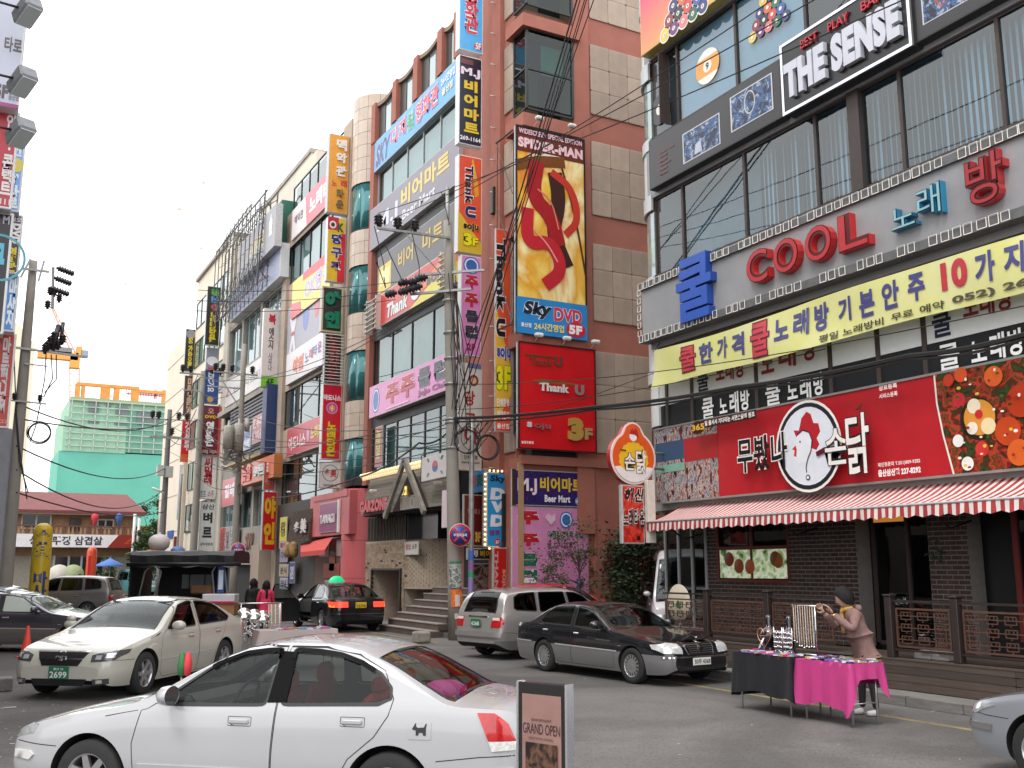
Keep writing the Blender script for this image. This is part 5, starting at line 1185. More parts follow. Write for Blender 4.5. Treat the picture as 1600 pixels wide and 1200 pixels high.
sign('red board with worn metal lettering and gold 3F below the film poster','Y',YC-.06,13.6,16.22,5.36,8.48,.16,'#c8141c',[('rect',.08,.5,.865,.885,'#5a3c20'),('Thank',.13,.42,.79,.86,'#7c3a2c',dict(bold=.02,ext=.02)),('U',.46,.56,.80,.90,'#6a3a34',dict(bold=.05,ext=.02)),('poly',[(.16,.635),(.3,.665),(.88,.64),(.5,.625)],'#7c5c2c'),('Thank',.26,.64,.55,.63,'#d8d4d0',dict(bold=.04,ext=.03)),('U',.72,.84,.54,.64,'#8c7c7c',dict(bold=.06,ext=.03)),('s',.10,.16,.20,.25,'#c8c4c0',dict(bold=.05,ext=.03)),('oju',.19,.40,.18,.25,'#8a5a5a',dict(bold=.02,ext=.03)),('3',.62,.82,.10,.32,'#b08c44',dict(bold=.08,ext=.05)),('F',.84,.94,.12,.23,'#a88c5c',dict(bold=.05,ext=.04)),('일명유통점',.03,.18,.045,.07,'#efe8e4')],frame='#3a1414',cat='sign board')
sign('purple beer hall board with yellow lettering above the pink club poster','Y',YC+.12,xy(801,4.2,YC),xy(919,4.2,YC),zy(791,14.6,YC),zy(735,14.6,YC),.08,print_mat('purple',['#241a50','#3a2470','#1c1438','#4a2c80'],3,dist=2),[('rect',.0,.05,0,1,'#3a2c24'),('M.J',.07,.32,.30,.76,'#e8d8e4',dict(bold=.03,out='#6a2c4c')),('비어마트',.36,.93,.42,.82,'#e0bc3c',dict(bold=.04)),('Beer Mart',.42,.76,.12,.32,'#e8e8f0',dict(bold=.04)),('ell',.88,.17,.14,.12,'#6ca8d8'),('4F',.84,.92,.1,.24,'#f0f0f8')],cat='sign board')
sign('pink club poster with large red and green letters behind the maple branches','Y',YC+.12,xy(801,3,YC),xy(921,3,YC),1.2,zy(792,14.6,YC),.06,'#cc86b2',[('주',.07,.35,.80,.95,'#b8242c',dict(bold=.06,out='#efd8e4')),('주',.07,.35,.56,.70,'#b8242c',dict(bold=.06,out='#efd8e4')),('클',.12,.32,.34,.48,'#1c6a4c',dict(bold=.06,out='#efe8ec')),('럽',.12,.32,.16,.30,'#1c6a4c',dict(bold=.06,out='#efe8ec')),('ell',.70,.86,.22,.24,'#3a6ab0'),('ring',.70,.86,.18,.2,.04,'#dfe6f4'),('poly',[(.42,.88),(.46,.93),(.51,.9),(.55,.93),(.56,.86),(.5,.8)],'#d8b8c4'),('아침9시까지 영업',.45,.92,.66,.74,'#1c5a40',dict(bold=.04,out='#f0e8ec')),('밤 12시 이후',.45,.78,.54,.61,'#2c2c38',dict(bold=.02)),('안주 2,900원',.45,.80,.44,.51,'#2c2c38',dict(bold=.02)),('2F',.82,.92,.1,.2,'#3a5a9c',dict(bold=.05))],cat='poster')
bx('poster_edge',mat('wood_strip',(.35,.22,.12),.6),B2,13.72,13.9,YC+.02,YC+.1,1.0,5.0)
# ---- lower storey: lit blue DVD sign, small boards, doorway
dv = signY('blue vertical DVD cinema sign framed by small light bulbs at the foot of the building',27.0,760,795,738,855,.25,'#2c9cdc',[('Sky',.16,.86,.85,.96,'#1c2c44',dict(bold=.05,slant=.15)),('D',.18,.82,.63,.79,'#eef4fa',dict(bold=.08,slant=.1)),('V',.18,.82,.46,.61,'#eef4fa',dict(bold=.08,slant=.1)),('D',.18,.82,.27,.43,'#eef4fa',dict(bold=.08,slant=.1)),('영화관',.12,.88,.15,.23,'#7c3c7c',dict(bold=.04)),('ell',.48,.07,.1,.1,'#b82c44'),('5F',.4,.56,.045,.09,'#f0f0f0')],body=mat('cream_metal',.65))
bulb = mat('bulb',(.9,.7,.4),.3,emit=(1,.62,.25),estr=3.0)
mb = MB(); mb.lathe([(0,-.03),(.02,-.025),(.03,0),(.02,.025),(0,.03)],(0,0,0),'z',8); ob_ = mb.build('bulb',bulb,None,False); bme = ob_.data; bpy.data.objects.remove(ob_)
w_ = .86
import itertools
dims = [c for c in kids(dv)if c.name.startswith('sign_box')][0].data.vertices; hx_ = max(v.co.x for v in dims); hz_ = max(v.co.z for v in dims)
for i in range(15):
 for sx in(-1,1):share('bulb',bme,dv,(sx*(hx_+.05),-.26,hz_*(i+.5)/15))
for i in range(5):
 for zz in(-.04,hz_+.04):share('bulb',bme,dv,(-hx_+.1+i*(2*hx_-.2)/4,-.26,zz))
sign('small slanted blue cinema sign behind the no parking sign','X',13.9,yx(721,4.6,13.7),yx(757,4.6,13.7),4.3,5.0,.2,'#4a9cd8',[('SKY',.05,.3,.2,.8,'#1c2c5c',dict(bold=.05)),('디지털',.36,.66,.25,.8,'#d83c50'),('영화관',.68,.96,.25,.8,'#3c6c3c')])
sign('dark red soju board marked 3 in the doorway behind the no parking sign','Y',27.8,xy(722,3.6,27.8),xy(752,3.6,27.8),2.65,4.2,.1,'#5c1418',[('THANK U',.2,.85,.62,.72,'#a87868',dict(bold=.04)),('3F',.6,.9,.08,.28,'#d8a84c',dict(bold=.06))],cat='sign board')
sign('small black beer hall board over the doorway behind the no parking sign','Y',27.7,xy(728,2.5,27.7),xy(768,2.5,27.7),2.25,2.6,.1,'#1c1a1c',[('MJ',.1,.4,.25,.8,'#c8c0cc',dict(bold=.04)),('비어',.5,.9,.25,.8,'#b8a030',dict(bold=.04))],cat='sign board')
sign('framed picture of people on a red sofa in the doorway behind the utility pole','Y',27.9,xy(737,1.4,27.9),xy(766,1.4,27.9),.6,2.15,.06,print_mat('sofa_photo',['#141414','#3c2c28','#8a7c74','#4a1c1c','#181818'],3,dist=1),[('rect',.1,.9,.35,.48,'#a82030'),('rect',.1,.9,.18,.28,'#a8a4a4')],cat='poster')
sign('red vertical soju board with rotated lettering at the doorway edge','Y',26.9,xy(768,1.8,26.9),xy(790,1.8,26.9),.5,2.6,.12,'#c02420',[('THANK U',.08,.34,.1,.95,'#c89c94',dict(r=1,bold=.05)),('SOJU 3F',.58,.86,.25,.7,'#e0a090',dict(r=1,bold=.05))],cat='sign board')
bx('doorway_dark',innr,B2,14.0,15.0,26.9,29.6,0,4.2)
# ---- shingled canopy of the bar with bulbs, A-shaped gable
cn = thing('plank_canopy','grey weathered plank canopy with A-shaped gable over the brick bar entrance','canopy',(13.3,33,3.9))
gp = [mat('grey_plank_a',(.30,.275,.235),.85,var=.35,scale=3,bump=.3),mat('grey_plank_b',(.25,.23,.2),.85,var=.35,scale=3,bump=.3),mat('grey_plank_c',(.34,.31,.265),.85,var=.35,scale=3,bump=.3)]
ca,cb = yx(565,4.6,13),yx(704,4.6,13)
nr = 11
for k in range(nr):
 z0 = 3.93+k*.125; x0 = 13.0+k*.03; yy_ = ca
 while yy_>cb:
  L_ = random.uniform(2.2,3.4); y2 = max(cb,yy_-L_)
  piece('plank',random.choice(gp),cn,x0,x0+.05,y2+.004,yy_-.004,z0+.004,z0+.118,True); yy_ = y2
bx('canopy_core',innr,cn,13.36,14.1,cb,ca,3.93,5.36); bx('canopy_soffit',innr,cn,13.1,14.1,cb,ca,3.9,3.93)
gy = yx(633,4.6,12.8)
for sg in(-1,1):
 m = MB(); pts = [Vector((12.75,gy,5.6)),Vector((12.75,gy+sg*1.75,3.75))]; d = (pts[1]-pts[0]).normalized(); n = Vector((0,-d.z,d.y))*.09
 m.mesh([(x,(p+q).y,(p+q).z)for x in(12.70,12.82)for p in pts for q in(n,-n)],[(0,1,3,2),(4,6,7,5),(0,4,5,1),(2,3,7,6),(0,2,6,4),(1,5,7,3)]); m.build('gable_beam',gp[0],cn)
m = MB(); m.face([(13.02,gy-.9,4.6),(12.98,gy-1.6,3.95),(12.98,gy+1.6,3.95),(13.02,gy,5.4)]); m.build('gable_back',mat('gable_dark',(.06,.045,.035),.8),cn)
m = MB(); m.lathe([(.0,.18),(.08,.16),(.1,.0),(.16,-.14),(.17,-.16),(0,-.16)],(12.85,gy,4.55),'z',14); tag(m.build('bell',mat('brass',(.6,.42,.12),.3,metal=.8)),'small brass bell hanging in the gable of the plank canopy','bell')
sign('carved board with a round emblem in the gable of the plank canopy','X',12.97,gy+.75,gy-.95,3.95,4.4,.04,'#7c6450',[('ell',.62,.5,.18,.2,'#8c8c8c'),('ell',.62,.5,.12,.14,'#3c3c40')],cat='sign board')
wb = mat('warm_bulb',(.8,.65,.4),.25,emit=(1,.78,.42),estr=.45)
mb = MB(); mb.lathe([(0,-.07),(.05,-.05),(.06,0),(.04,.05),(.02,.07)],(0,0,0),'z',8); ob_ = mb.build('globe_bulb',wb,None,False); gme = ob_.data; bpy.data.objects.remove(ob_)
y = ca
while y>cb:share('globe_bulb',gme,cn,wmat(cn).inverted()@Vector((12.95,y,5.44))); share('globe_bulb',gme,cn,wmat(cn).inverted()@Vector((13.02,y-.1,5.32))); y-=.2
stickers('red raised bar name lettering on the grey plank canopy',12.95,[('GARZONE',566,609,4.02,4.45,'#b82430',dict(bold=.07,ext=.1))],'raised_lettering')
flag = thing('korean_flag','white flag with red and blue disc in a frame on the plank canopy','flag',(12.6,yx(677,5,12.6),4.7))
fy0,fy1 = yx(658,5.0,12.6),yx(698,5.0,12.6)
def fl(pts,c,dx,nm):MB().face([(12.6-dx,p[0],p[1])for p in pts]).build(nm,sgloss(c),flag)
fl([(fy0,4.72),(fy1,4.74),(fy1+.03,5.5),(fy0,5.46)],'#d8d2d0',0,'cloth'); cy_ = (fy0+fy1)/2-.1
fl([(cy_+.22*math.cos(t),5.12+.18*math.sin(t))for t in[math.pi*i/12 for i in range(13)]],'#c05058',.004,'red_half'); fl([(cy_+.22*math.cos(t),5.12+.18*math.sin(t))for t in[math.pi+math.pi*i/12 for i in range(13)]],'#3c5488',.004,'blue_half')
for sy,sz in((1,1),(1,-1),(-1,1),(-1,-1)):
 m = MB()
 for k in range(3):c0 = cy_+sy*(.48+k*.05); z0 = 5.12+sz*.23; m.face([(12.595,c0-.015-.05*sy*sz,z0-.06),(12.595,c0+.015-.05*sy*sz,z0-.06),(12.595,c0+.015+.05*sy*sz,z0+.06),(12.595,c0-.015+.05*sy*sz,z0+.06)])
 m.build('trigram',sgloss('#2c2c30'),flag)
m = MB(); m.tube([(12.6,fy0,4.7),(12.6,fy0,5.55),(12.6,fy1,5.58),(12.6,fy1,4.7),(12.6,fy0,4.68)],.015,5); m.build('wire_frame',rail,flag)
spot('small black floodlight under the flag on the plank canopy',12.8,yx(680,4.6,12.8),4.6,-.2); spot('small grey floodlight over the red lettering of the plank canopy',12.85,yx(578,4.75,12.8),4.75,-.2)
bb = [mat('brick_tan_a',(.42,.31,.22),.85,var=.3,scale=6,bump=.3),mat('brick_tan_b',(.5,.38,.27),.85,var=.3,scale=6,bump=.3),mat('brick_tan_c',(.36,.26,.18),.85,var=.3,scale=6,bump=.3),mat('brick_burnt',(.04,.03,.03),.85,var=.3,scale=6)]
mort = mat('mortar_tan',(.46,.38,.29),.95,var=.2,scale=8)
bar = thing('bar_front','tan brick bar front with dark windows and brown steps beside the utility pole','shop front',(13.6,33,0))
y_a,y_b,y_c = yx(571,2,13.6),yx(632,2,13.6),yx(692,2.5,14.2)
bx('dark_window_band',mat('window_black',(.02,.022,.022),.15),bar,13.7,14.1,y_b,y_a,3.0,3.93)
w_n = thing('doorway','','')if 0 else None
def bricks(X,a,b,z0,z1,skip=None,rnd=None):
 mb = MB(); bl_,bh_,jt = .2,.065,.014; r = 0; z = z0+jt
 if a<b:a,b = b,a
 while z<z1-bh_:
  y = b-(.107 if r%2 else 0)
  while y<a:
   c,d = max(y,b),min(y+bl_,a)
   if d-c>.03 and not(skip and skip((c+d)/2,z)):
    mb.k = 3 if random.random()<.04 else random.randrange(3)
    mb.box(X(c)-.012-random.uniform(0,.005),X(c)+.02,c,d,z,z+bh_)
   y+=bl_+jt
  z+=bh_+jt; r+=1
 return mb
dy0,dy1 = yx(582,1.2,13.6),yx(627,1.2,13.6)
o = bricks(lambda y:13.6,y_a,y_b,0,3.0,lambda y,z:dy1<y<dy0 and z<1.95).build('brick',bb,bar); o['kind'] = 'stuff'
bx('wall',mort,bar,13.6,14.1,y_b,dy1,0,3.0); bx('wall',mort,bar,13.6,14.1,dy0,y_a,0,3.0); bx('lintel_wall',mort,bar,13.6,14.1,dy1,dy0,1.97,3.0)
pd_ = mat('doorway_pink',(.46,.34,.27),.8,var=.2); bx('passage_wall',pd_,bar,14.1,16.5,dy0-.05,dy0+.1,0,2.2); bx('passage_wall',pd_,bar,14.1,16.5,dy1-.1,dy1+.05,0,2.2); bx('passage_end',pd_,bar,16.4,16.5,dy1,dy0,0,2.2); bx('passage_ceiling',pd_,bar,14.1,16.5,dy1,dy0,1.97,2.1)
m = MB()
for yv in(dy0,dy1):m.box(13.52,13.62,yv-.04,yv+.04,0,1.97)
m.box(13.52,13.62,dy1,dy0,1.93,2.0); m.build('door_frame',fdark,bar)
rc = lambda y:13.6+.9*max(0,(y_b-y)/(y_b-y_c))**2
m = MB()
ys_ = fr(y_c,y_b,.3)
for a,b in zip(ys_[:-1],ys_[1:]):m.mesh([(rc(a),a,1.3),(rc(b),b,1.3),(rc(b),b,3.0),(rc(a),a,3.0)],[(0,1,2,3)]); m.mesh([(rc(a)-.05,a,3.0),(rc(b)-.05,b,3.0),(15,b,3.0),(15,a,3.0)],[(0,1,2,3)])
m.build('wall',mort,bar); o = bricks(rc,y_b,y_c,1.38,3.0).build('brick',bb,bar); o['kind'] = 'stuff'
bx('dark_window',mat('window_black',.02),bar,14.0,14.6,y_c,y_b,3.0,3.93)
m = MB()
for i in range(12):yv = y_a-(y_a-y_b)*(i+.3)/12; m.box(13.62,13.68,yv-.035,yv+.035,3.02,3.9)
m.build('window_slats',mat('slat_brown',(.10,.08,.065),.7),bar)
sign('small white restaurant notice with red letters on the curved brick wall','X',13.62,yx(633,2.9,13.6),yx(655,2.9,13.6),2.45,2.92,.04,'#d8d0c8',[('밥집',.1,.45,.4,.8,'#b83c3c'),('소주',.55,.9,.4,.8,'#3c3c3c')])
sign('blank pinkish paper notice hanging by the utility pole','X',12.7,yx(691,3.9,12.7),yx(704,3.9,12.7),3.2,4.35,.02,'#dcc4cc')
stm = mat('step_brown',(.12,.085,.07),.7,var=.3,scale=2); stn = mat('step_nosing',(.34,.31,.29),.6,var=.2)
sa,sb = yx(632,0.5,13),27.9
for k in range(7):
 x0 = 12.12+k*.27; bx('step',stm,bar,x0,15.2,sb+.03*k,sa-.1*k,k*.2 if k else 0,(k+1)*.2-.03); bx('nosing',stn,bar,x0-.02,x0+.3,sb+.03*k,sa-.1*k,(k+1)*.2-.03,(k+1)*.2)
# === beige building with the rounded glass column
bei = mat('beige_wall',(.42,.33,.26),.75,var=.15,scale=1.2); tile = [mat('tile_a',(.56,.46,.37),.35,var=.12,scale=3),mat('tile_b',(.52,.42,.34),.35,var=.12,scale=3)]
B3 = thing('beige_building','beige building with rounded teal glass and tile column, karaoke and billiard signs','building',(18,46,0))
Y3a,Y3b = 39.3,52.6
bx('core',innr,B3,14.6,25,41.2,Y3b,0,22.6)
cxc,cyc,rc_ = 14.95,40.75,1.25
zl = [(22.7,18.6,'t'),(18.6,16.45,'g'),(16.45,14.85,'t'),(14.85,12.75,'g'),(12.75,11.1,'t'),(11.1,8.95,'g'),(8.95,7.35,'t'),(7.35,5.35,'g')]
def arcp(r,a):return(cxc-r*math.cos(a),cyc-r*math.sin(a))
tgl = mat('teal_curved',(.05,.20,.21),.08,metal=.25,var=.5,scale=.7)
for zt_,zb_,k in zl:
 if k=='t':
  n = max(2,int(round((zt_-zb_)/.55)))
  for r in range(n):
   for c in range(7):
    a0,a1 = -math.pi/2+math.pi*c/7*.98+.1,-math.pi/2+math.pi*(c+1)/7*.98+.1; za,zb2 = zb_+(zt_-zb_)*r/n+.008,zb_+(zt_-zb_)*(r+1)/n-.008
    aa = fr(a0+.006,a1-.006,(a1-a0)/2); pl = [arcp(rc_,a)for a in aa]+[arcp(rc_-.05,a)for a in aa[::-1]]
    MB().prism(pl,za,zb2,'z').build('tile',tile[(r*3+c)%2],B3)
  MB().lathe([(rc_-.03,zb_),(rc_-.03,zt_)],(cxc,cyc,0),'z',28).build('column_core',mat('tile_joint',(.25,.2,.17),.9),B3)
 else:
  for c in range(3):
   a0,a1 = -1.45+2.9*c/3,-1.45+2.9*(c+1)/3; aa = fr(a0+.012,a1-.012,(a1-a0)/5); pl = [arcp(rc_-.05,a)for a in aa]+[arcp(rc_-.1,a)for a in aa[::-1]]
   m = MB(); m.prism(pl,zb_+.03,zt_-.03,'z'); m.sm = [True]*len(m.sm); m.sm = [len(f)>3 for f in m.f]; m.build('pane',tgl,B3)
  MB().lathe([(rc_-.11,zb_),(rc_-.11,zt_)],(cxc,cyc,0),'z',28).build('column_core',fdark,B3)
bx('pier',bei,B3,14.0,14.6,42.0,43.2,4.2,22.4); bx('pier',bei,B3,13.9,14.6,Y3b-.7,Y3b,0,18)
bx('top_wall',bei,B3,14.0,14.6,45.3,Y3b,19.0,21.0)
for z0,z1 in((7.35,9.05),(11.1,13.0),(14.6,16.9),(19.0,20.6)):bx('spandrel',bei,B3,14.05,14.6,43.2,Y3b-.7,z0,z1)
cg = mat('curtain_grey',(.38,.44,.45),.8,var=.2,scale=1.5)
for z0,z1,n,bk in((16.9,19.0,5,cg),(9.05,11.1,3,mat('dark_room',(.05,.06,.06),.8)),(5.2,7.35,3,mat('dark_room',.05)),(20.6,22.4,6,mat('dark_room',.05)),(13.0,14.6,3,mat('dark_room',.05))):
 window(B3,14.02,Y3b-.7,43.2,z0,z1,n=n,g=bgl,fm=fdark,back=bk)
signX('pink and white karaoke sign, highest wall sign of the beige building',13.9,456,517,19.2,20.9,.3,'#e8dcdc',[('poly',[(.42,0),(1,0),(1,1),(.36,1)],'#e05c6c'),('노래타',.48,.98,.25,.8,'#f4ecec',dict(bold=.05)),('맥악관',.08,.32,.4,.7,'#7c6c74')])
signX('yellow and red billiard hall sign on the third floor of the beige building',13.9,456,516,14.75,16.75,.3,'#e4d45c',[('poly',[(.3,1),(1,1),(1,.72),(.3,.8)],'#d83c4c'),('OK당구',.36,.98,.25,.76,'#b8a8cc',dict(bold=.05,out='#f0ecec')),('poly',[(0,0),(.28,.0),(.26,.3),(.0,.42)],'#d84c58')])
signX('window picture of coloured balloons above the white karaoke sign',13.98,449,504,12.95,15.5,.06,'#9a98a4',[('ell',.55,.6,.55,.8,'#5c70b8'),('ell',.85,.7,.4,.8,'#c86070'),('ell',.18,.62,.22,.3,'#e0dce0'),('poly',[(.08,.05),(.14,.0),(.3,.75),(.24,.8)],'#d8d8dc'),('poly',[(.28,.05),(.22,.0),(.08,.75),(.14,.8)],'#d8d8dc'),('ell',.18,.4,.3,.12,'#b8303c')],cat='window picture',name='window_picture')
signX('white karaoke sign with orange and multicoloured letters on the beige building',13.85,447,505,11.3,12.95,.3,'#e0dadc',[('야인',.20,.50,.22,.70,'#e0703c',dict(bold=.05,out='#a83c24')),('노',.54,.64,.36,.66,'#4c58a8',dict(bold=.03)),('래',.65,.75,.38,.7,'#b83c4c',dict(bold=.03)),('타',.76,.85,.40,.72,'#3c78b8',dict(bold=.03)),('운',.87,.96,.42,.74,'#8a3c8c',dict(bold=.03))])
signX('red karaoke sign with white and yellow lettering on the beige building',13.85,448,505,7.5,8.95,.3,'#c4243c',[('아도니스',.06,.54,.2,.66,'#f0e4e4',dict(bold=.04)),('ell',.61,.5,.22,.3,'#c89ccc'),('노래타',.68,.98,.3,.74,'#d8c040',dict(bold=.05))])
VB = 'vertical projecting signs on the beige building'; Y3 = 42.2
signY('orange vertical sign with white metal letters, topmost of the column on the beige building',Y3,513,545,214,336,.35,mat('orange_tile',(.75,.36,.05),.5,col2=(.68,.28,.03),scale=9),[('맥',.36,.86,.80,.94,'#e8e4e0',dict(bold=.05,ext=.05)),('악',.36,.86,.64,.77,'#e8e4e0',dict(bold=.05,ext=.05)),('관',.36,.86,.47,.60,'#e8e4e0',dict(bold=.05,ext=.05)),('노',.18,.42,.34,.41,'#c03c3c',dict(bold=.03)),('래',.62,.92,.34,.43,'#c03c3c',dict(bold=.03)),('타',.42,.76,.20,.31,'#8c6c3c',dict(bold=.03,ext=.04,out='#c8b890')),('운',.42,.76,.07,.17,'#8c6c3c',dict(bold=.03,ext=.04,out='#c8b890'))],group=VB)
signY('yellow and red vertical billiard sign with navy letters on the beige building',Y3,511,539,342,442,.3,'#e0b82c',[('poly',[(.6,0),(1,0),(1,.76),(.72,.76),(.8,.5),(.6,.34)],'#d02c40'),('rect',0,.6,.80,1,'#c82c40'),('ell',.28,.88,.16,.18,'#e8dcdc'),('ell',.28,.88,.09,.1,'#3c2c2c'),('K',.55,.9,.78,.92,'#3c5c3c',dict(bold=.05)),('당',.22,.84,.58,.74,'#3c3474',dict(bold=.06,out='#f4f0e8')),('구',.22,.84,.37,.53,'#3c3474',dict(bold=.06,out='#f4f0e8')),('장',.22,.84,.14,.32,'#3c3474',dict(bold=.06,out='#f4f0e8'))],group=VB,body=mat('sign_white_side',.7))
signY('dark vertical sign with green metal letters and a rim of bulbs on the beige building',Y3,503,535,450,520,.35,'#383434',[('야',.14,.86,.52,.90,'#1c7a5c',dict(bold=.09,ext=.1)),('인',.14,.86,.08,.46,'#1c7a5c',dict(bold=.09,ext=.1))],frame=mat('bulb_rim',(.6,.5,.3),.4,var=.4,scale=30),group=VB,fw=.06)
nb = signY('black vertical rack of neon tubes with dark red letters on the beige building',Y3,507,533,522,600,.2,'#2c2828',[('노래타운',.2,.85,.04,.97,'#9c2430',dict(v=1,bold=.05,ext=.06))],group=VB)
m = MB(); dz_ = max(v.co.z for v in[c for c in kids(nb)if c.name.startswith('sign_box')][0].data.vertices)
for i in range(16):m.tube([(-.5,-.3,dz_*(i+.5)/16),(.45,-.3,dz_*(i+.5)/16)],.018,5)
m.build('neon_tubes',mat('neon_tube_dim',.5),nb,False)
signY('red vertical karaoke sign with yellow letters and a purple wheel on the beige building',Y3,503,533,601,718,.3,'#d01c30',[('아도니스',.05,.95,.78,.86,'#f4ecec',dict(bold=.05)),('ring',.5,.68,.26,.26,.06,'#c88ccc'),('ell',.5,.68,.16,.16,'#e08c9c'),('poly',[(.5,.74),(.53,.69),(.62,.68),(.53,.67),(.5,.62),(.47,.67),(.38,.68),(.47,.69)],'#f4e86c'),('노래타운',.26,.76,.04,.50,'#e0c82c',dict(v=1,bold=.05))],group=VB,body=mat('sign_white_side',.7))
signY('white square sign with red characters in a ring on the beige building',Y3,499,533,722,763,.25,'#dcd8d4',[('ring',.5,.58,.36,.36,.025,'#4c4848'),('多美',.22,.78,.42,.74,'#c03c3c',dict(bold=.03)),('다미분식',.2,.8,.06,.16,'#4c4848')],group=VB)
mast = thing('sign_mast','pale steel mast beside the vertical signs of the beige building','mast',(14,41.9,5))
m = MB(); m.tube([(xy(548,10,41.9),41.9,5),(xy(548,10,41.9),41.9,21)],.05,8); m.build('pole',mat('galv',.5),mast)
pk = mat('pink_paint',(.62,.14,.15),.45,var=.08,scale=1)
ps = thing('pink_shop_front','coral pink shop front with rounded corner and magenta sign panel','shop front',(13.6,42,0))
m = MB(); cx2,cy2,r2 = 14.4,40.0,.95
m.prism([(cx2-r2*math.cos(a),cy2-r2*math.sin(a))for a in fr(-.3,1.9,.12)]+[(15,39.3),(15,41)],0,5.2,'z'); m.build('round_pier',pk,ps)
m = MB()
for z in(1.6,3.1,4.2):m.prism([(cx2-(r2+.003)*math.cos(a),cy2-(r2+.003)*math.sin(a))for a in fr(-.3,1.9,.12)]+[(15,39.3),(15,41)],z,z+.02,'z')
m.build('joint',mat('pink_joint',(.25,.05,.05),.6),ps)
yA,yB = yx(484,3,13.5),yx(546,3,13.5)
bx('upper_wall',pk,ps,13.45,14.1,yB,yA,3.35,5.15,.02); bx('upper_recess',pk,ps,13.42,13.5,yB+.2,yA-.6,4.9,5.15)
signX('magenta square sign with raised white shop name on the pink front',13.38,499,527,3.5,4.75,.06,'#8c2c6c',[('YANAGI',.1,.9,.3,.6,'#e0d8dc',dict(bold=.04,ext=.06,out='#3a1428'))])
bx('light_strip',mat('light_strip',(.8,.8,.78),.3),ps,13.36,13.44,yx(530,4,13.4),yx(528,4,13.4),3.45,4.8)
bx('lower_glass',mat('shop_glass_busy',(.35,.13,.12),.12,col2=(.1,.12,.12),scale=2.2),ps,13.7,13.75,yx(542,1.5,13.7),yx(492,1.5,13.7),.5,3.3); bx('lower_wall',pk,ps,13.6,14.0,yB,yA,0,.5)
for p,q_,c,z0,z1 in((498,512,'#c8b0a8',2.5,3.2),(514,522,'#d8602c',1.9,2.5),(524,540,'#b8a8a8',2.5,3.2),(505,530,'#c8402c',1.6,2.2),(508,516,'#d8d0cc',.9,1.5),(520,534,'#6a5c4c',.8,1.7)):bx('window_poster',sgloss(c),ps,13.66,13.69,yx(q_,2,13.66),yx(p,2,13.66),z0,z1)
m = MB(); m.face([(13.5,yx(470,3,13.5),3.1),(13.5,yx(520,3,13.5),3.3),(12.9,yx(508,3,12.9),2.75),(12.9,yx(470,3,12.9),2.7)]); m.face([(12.9,yx(508,3,12.9),2.75),(12.9,yx(470,3,12.9),2.7),(12.9,yx(470,3,12.9),2.5),(12.9,yx(508,3,12.9),2.55)]); o_ = m.build('small_awning',mat('coral_cloth',(.6,.07,.06),.7)); tag(o_,'small coral red awning on the pink shop front','awning')
rsn = thing('roofed_sign','brown shingled shop sign with white characters left of the pink shop front','sign',(13.3,46,3.2))
ya_,yb_ = yx(450,3.8,13.3),yx(483,3.8,13.3)
for r in range(9):
 for c in range(9):
  a = ya_+(yb_-ya_)*c/9; b = ya_+(yb_-ya_)*(c+1)/9; z = 3.2+r*.16
  piece('shingle',[mat('shingle_a',(.10,.06,.045),.8,var=.3),mat('shingle_b',(.08,.05,.035),.8,var=.3)][(r+c)%2],rsn,13.28+r*.02,13.4+r*.02,min(a,b)+.01,max(a,b)-.01,z,z+.15)
stickers('white brush characters on the brown shingled sign',13.24,[('多',460,468,3.5,4.1,'#e8e4e0',dict(bold=.03,ext=.04)),('美',470,479,3.55,4.2,'#e8e4e0',dict(bold=.03,ext=.04))],'raised_lettering')
for k,(p,c)in enumerate(((451,'#c8982c'),(459,'#d8a83c'))):
 m = MB(); yl_ = yx(p,2.8,13.2); m.lathe([(0,.36),(.12,.34),(.2,.2),(.2,-.2),(.12,-.34),(0,-.36)],(13.2,yl_,2.85),'z',14); tag(m.build('lantern',mat('lantern',(.55,.35,.1),.6,col2=(.1,.05,.03),scale=4)),'yellow paper lantern under the brown shingled sign, %s one'%('left' if k==0 else 'right'),'lantern')
for k,(p0_,p1_,z0,z1,c,s_)in enumerate(((437,448,3.3,4.5,'#d8d03c','환영'),(436,449,2.95,3.3,'#d8909c','할인'),(437,449,2.3,2.95,'#9c94b0','다미'),(436,450,1.6,2.2,'#b8a88c','분식'),(437,449,1.0,1.55,'#a8a8c0','안내'),(452,460,1.3,2.3,'#3c4c8c','영업'))):
 signX('%s notice board with dark lettering at the left edge of the beige building'%['yellow','pink','lilac','tan','pale blue','dark blue'][k],13.7,p0_,p1_,z0,z1,.05,c,[(s_,.15,.85,.2,.8,'#3c3c40' if k!=5 else '#d8d8e0',dict(v=1)if z1-z0>.9 else{})],cat='notice board',name='notice_board')
bx('ground_wall',mat('dark_shop',(.05,.045,.04),.6),B3,13.95,14.6,43.2,Y3b-.7,0,5.2)
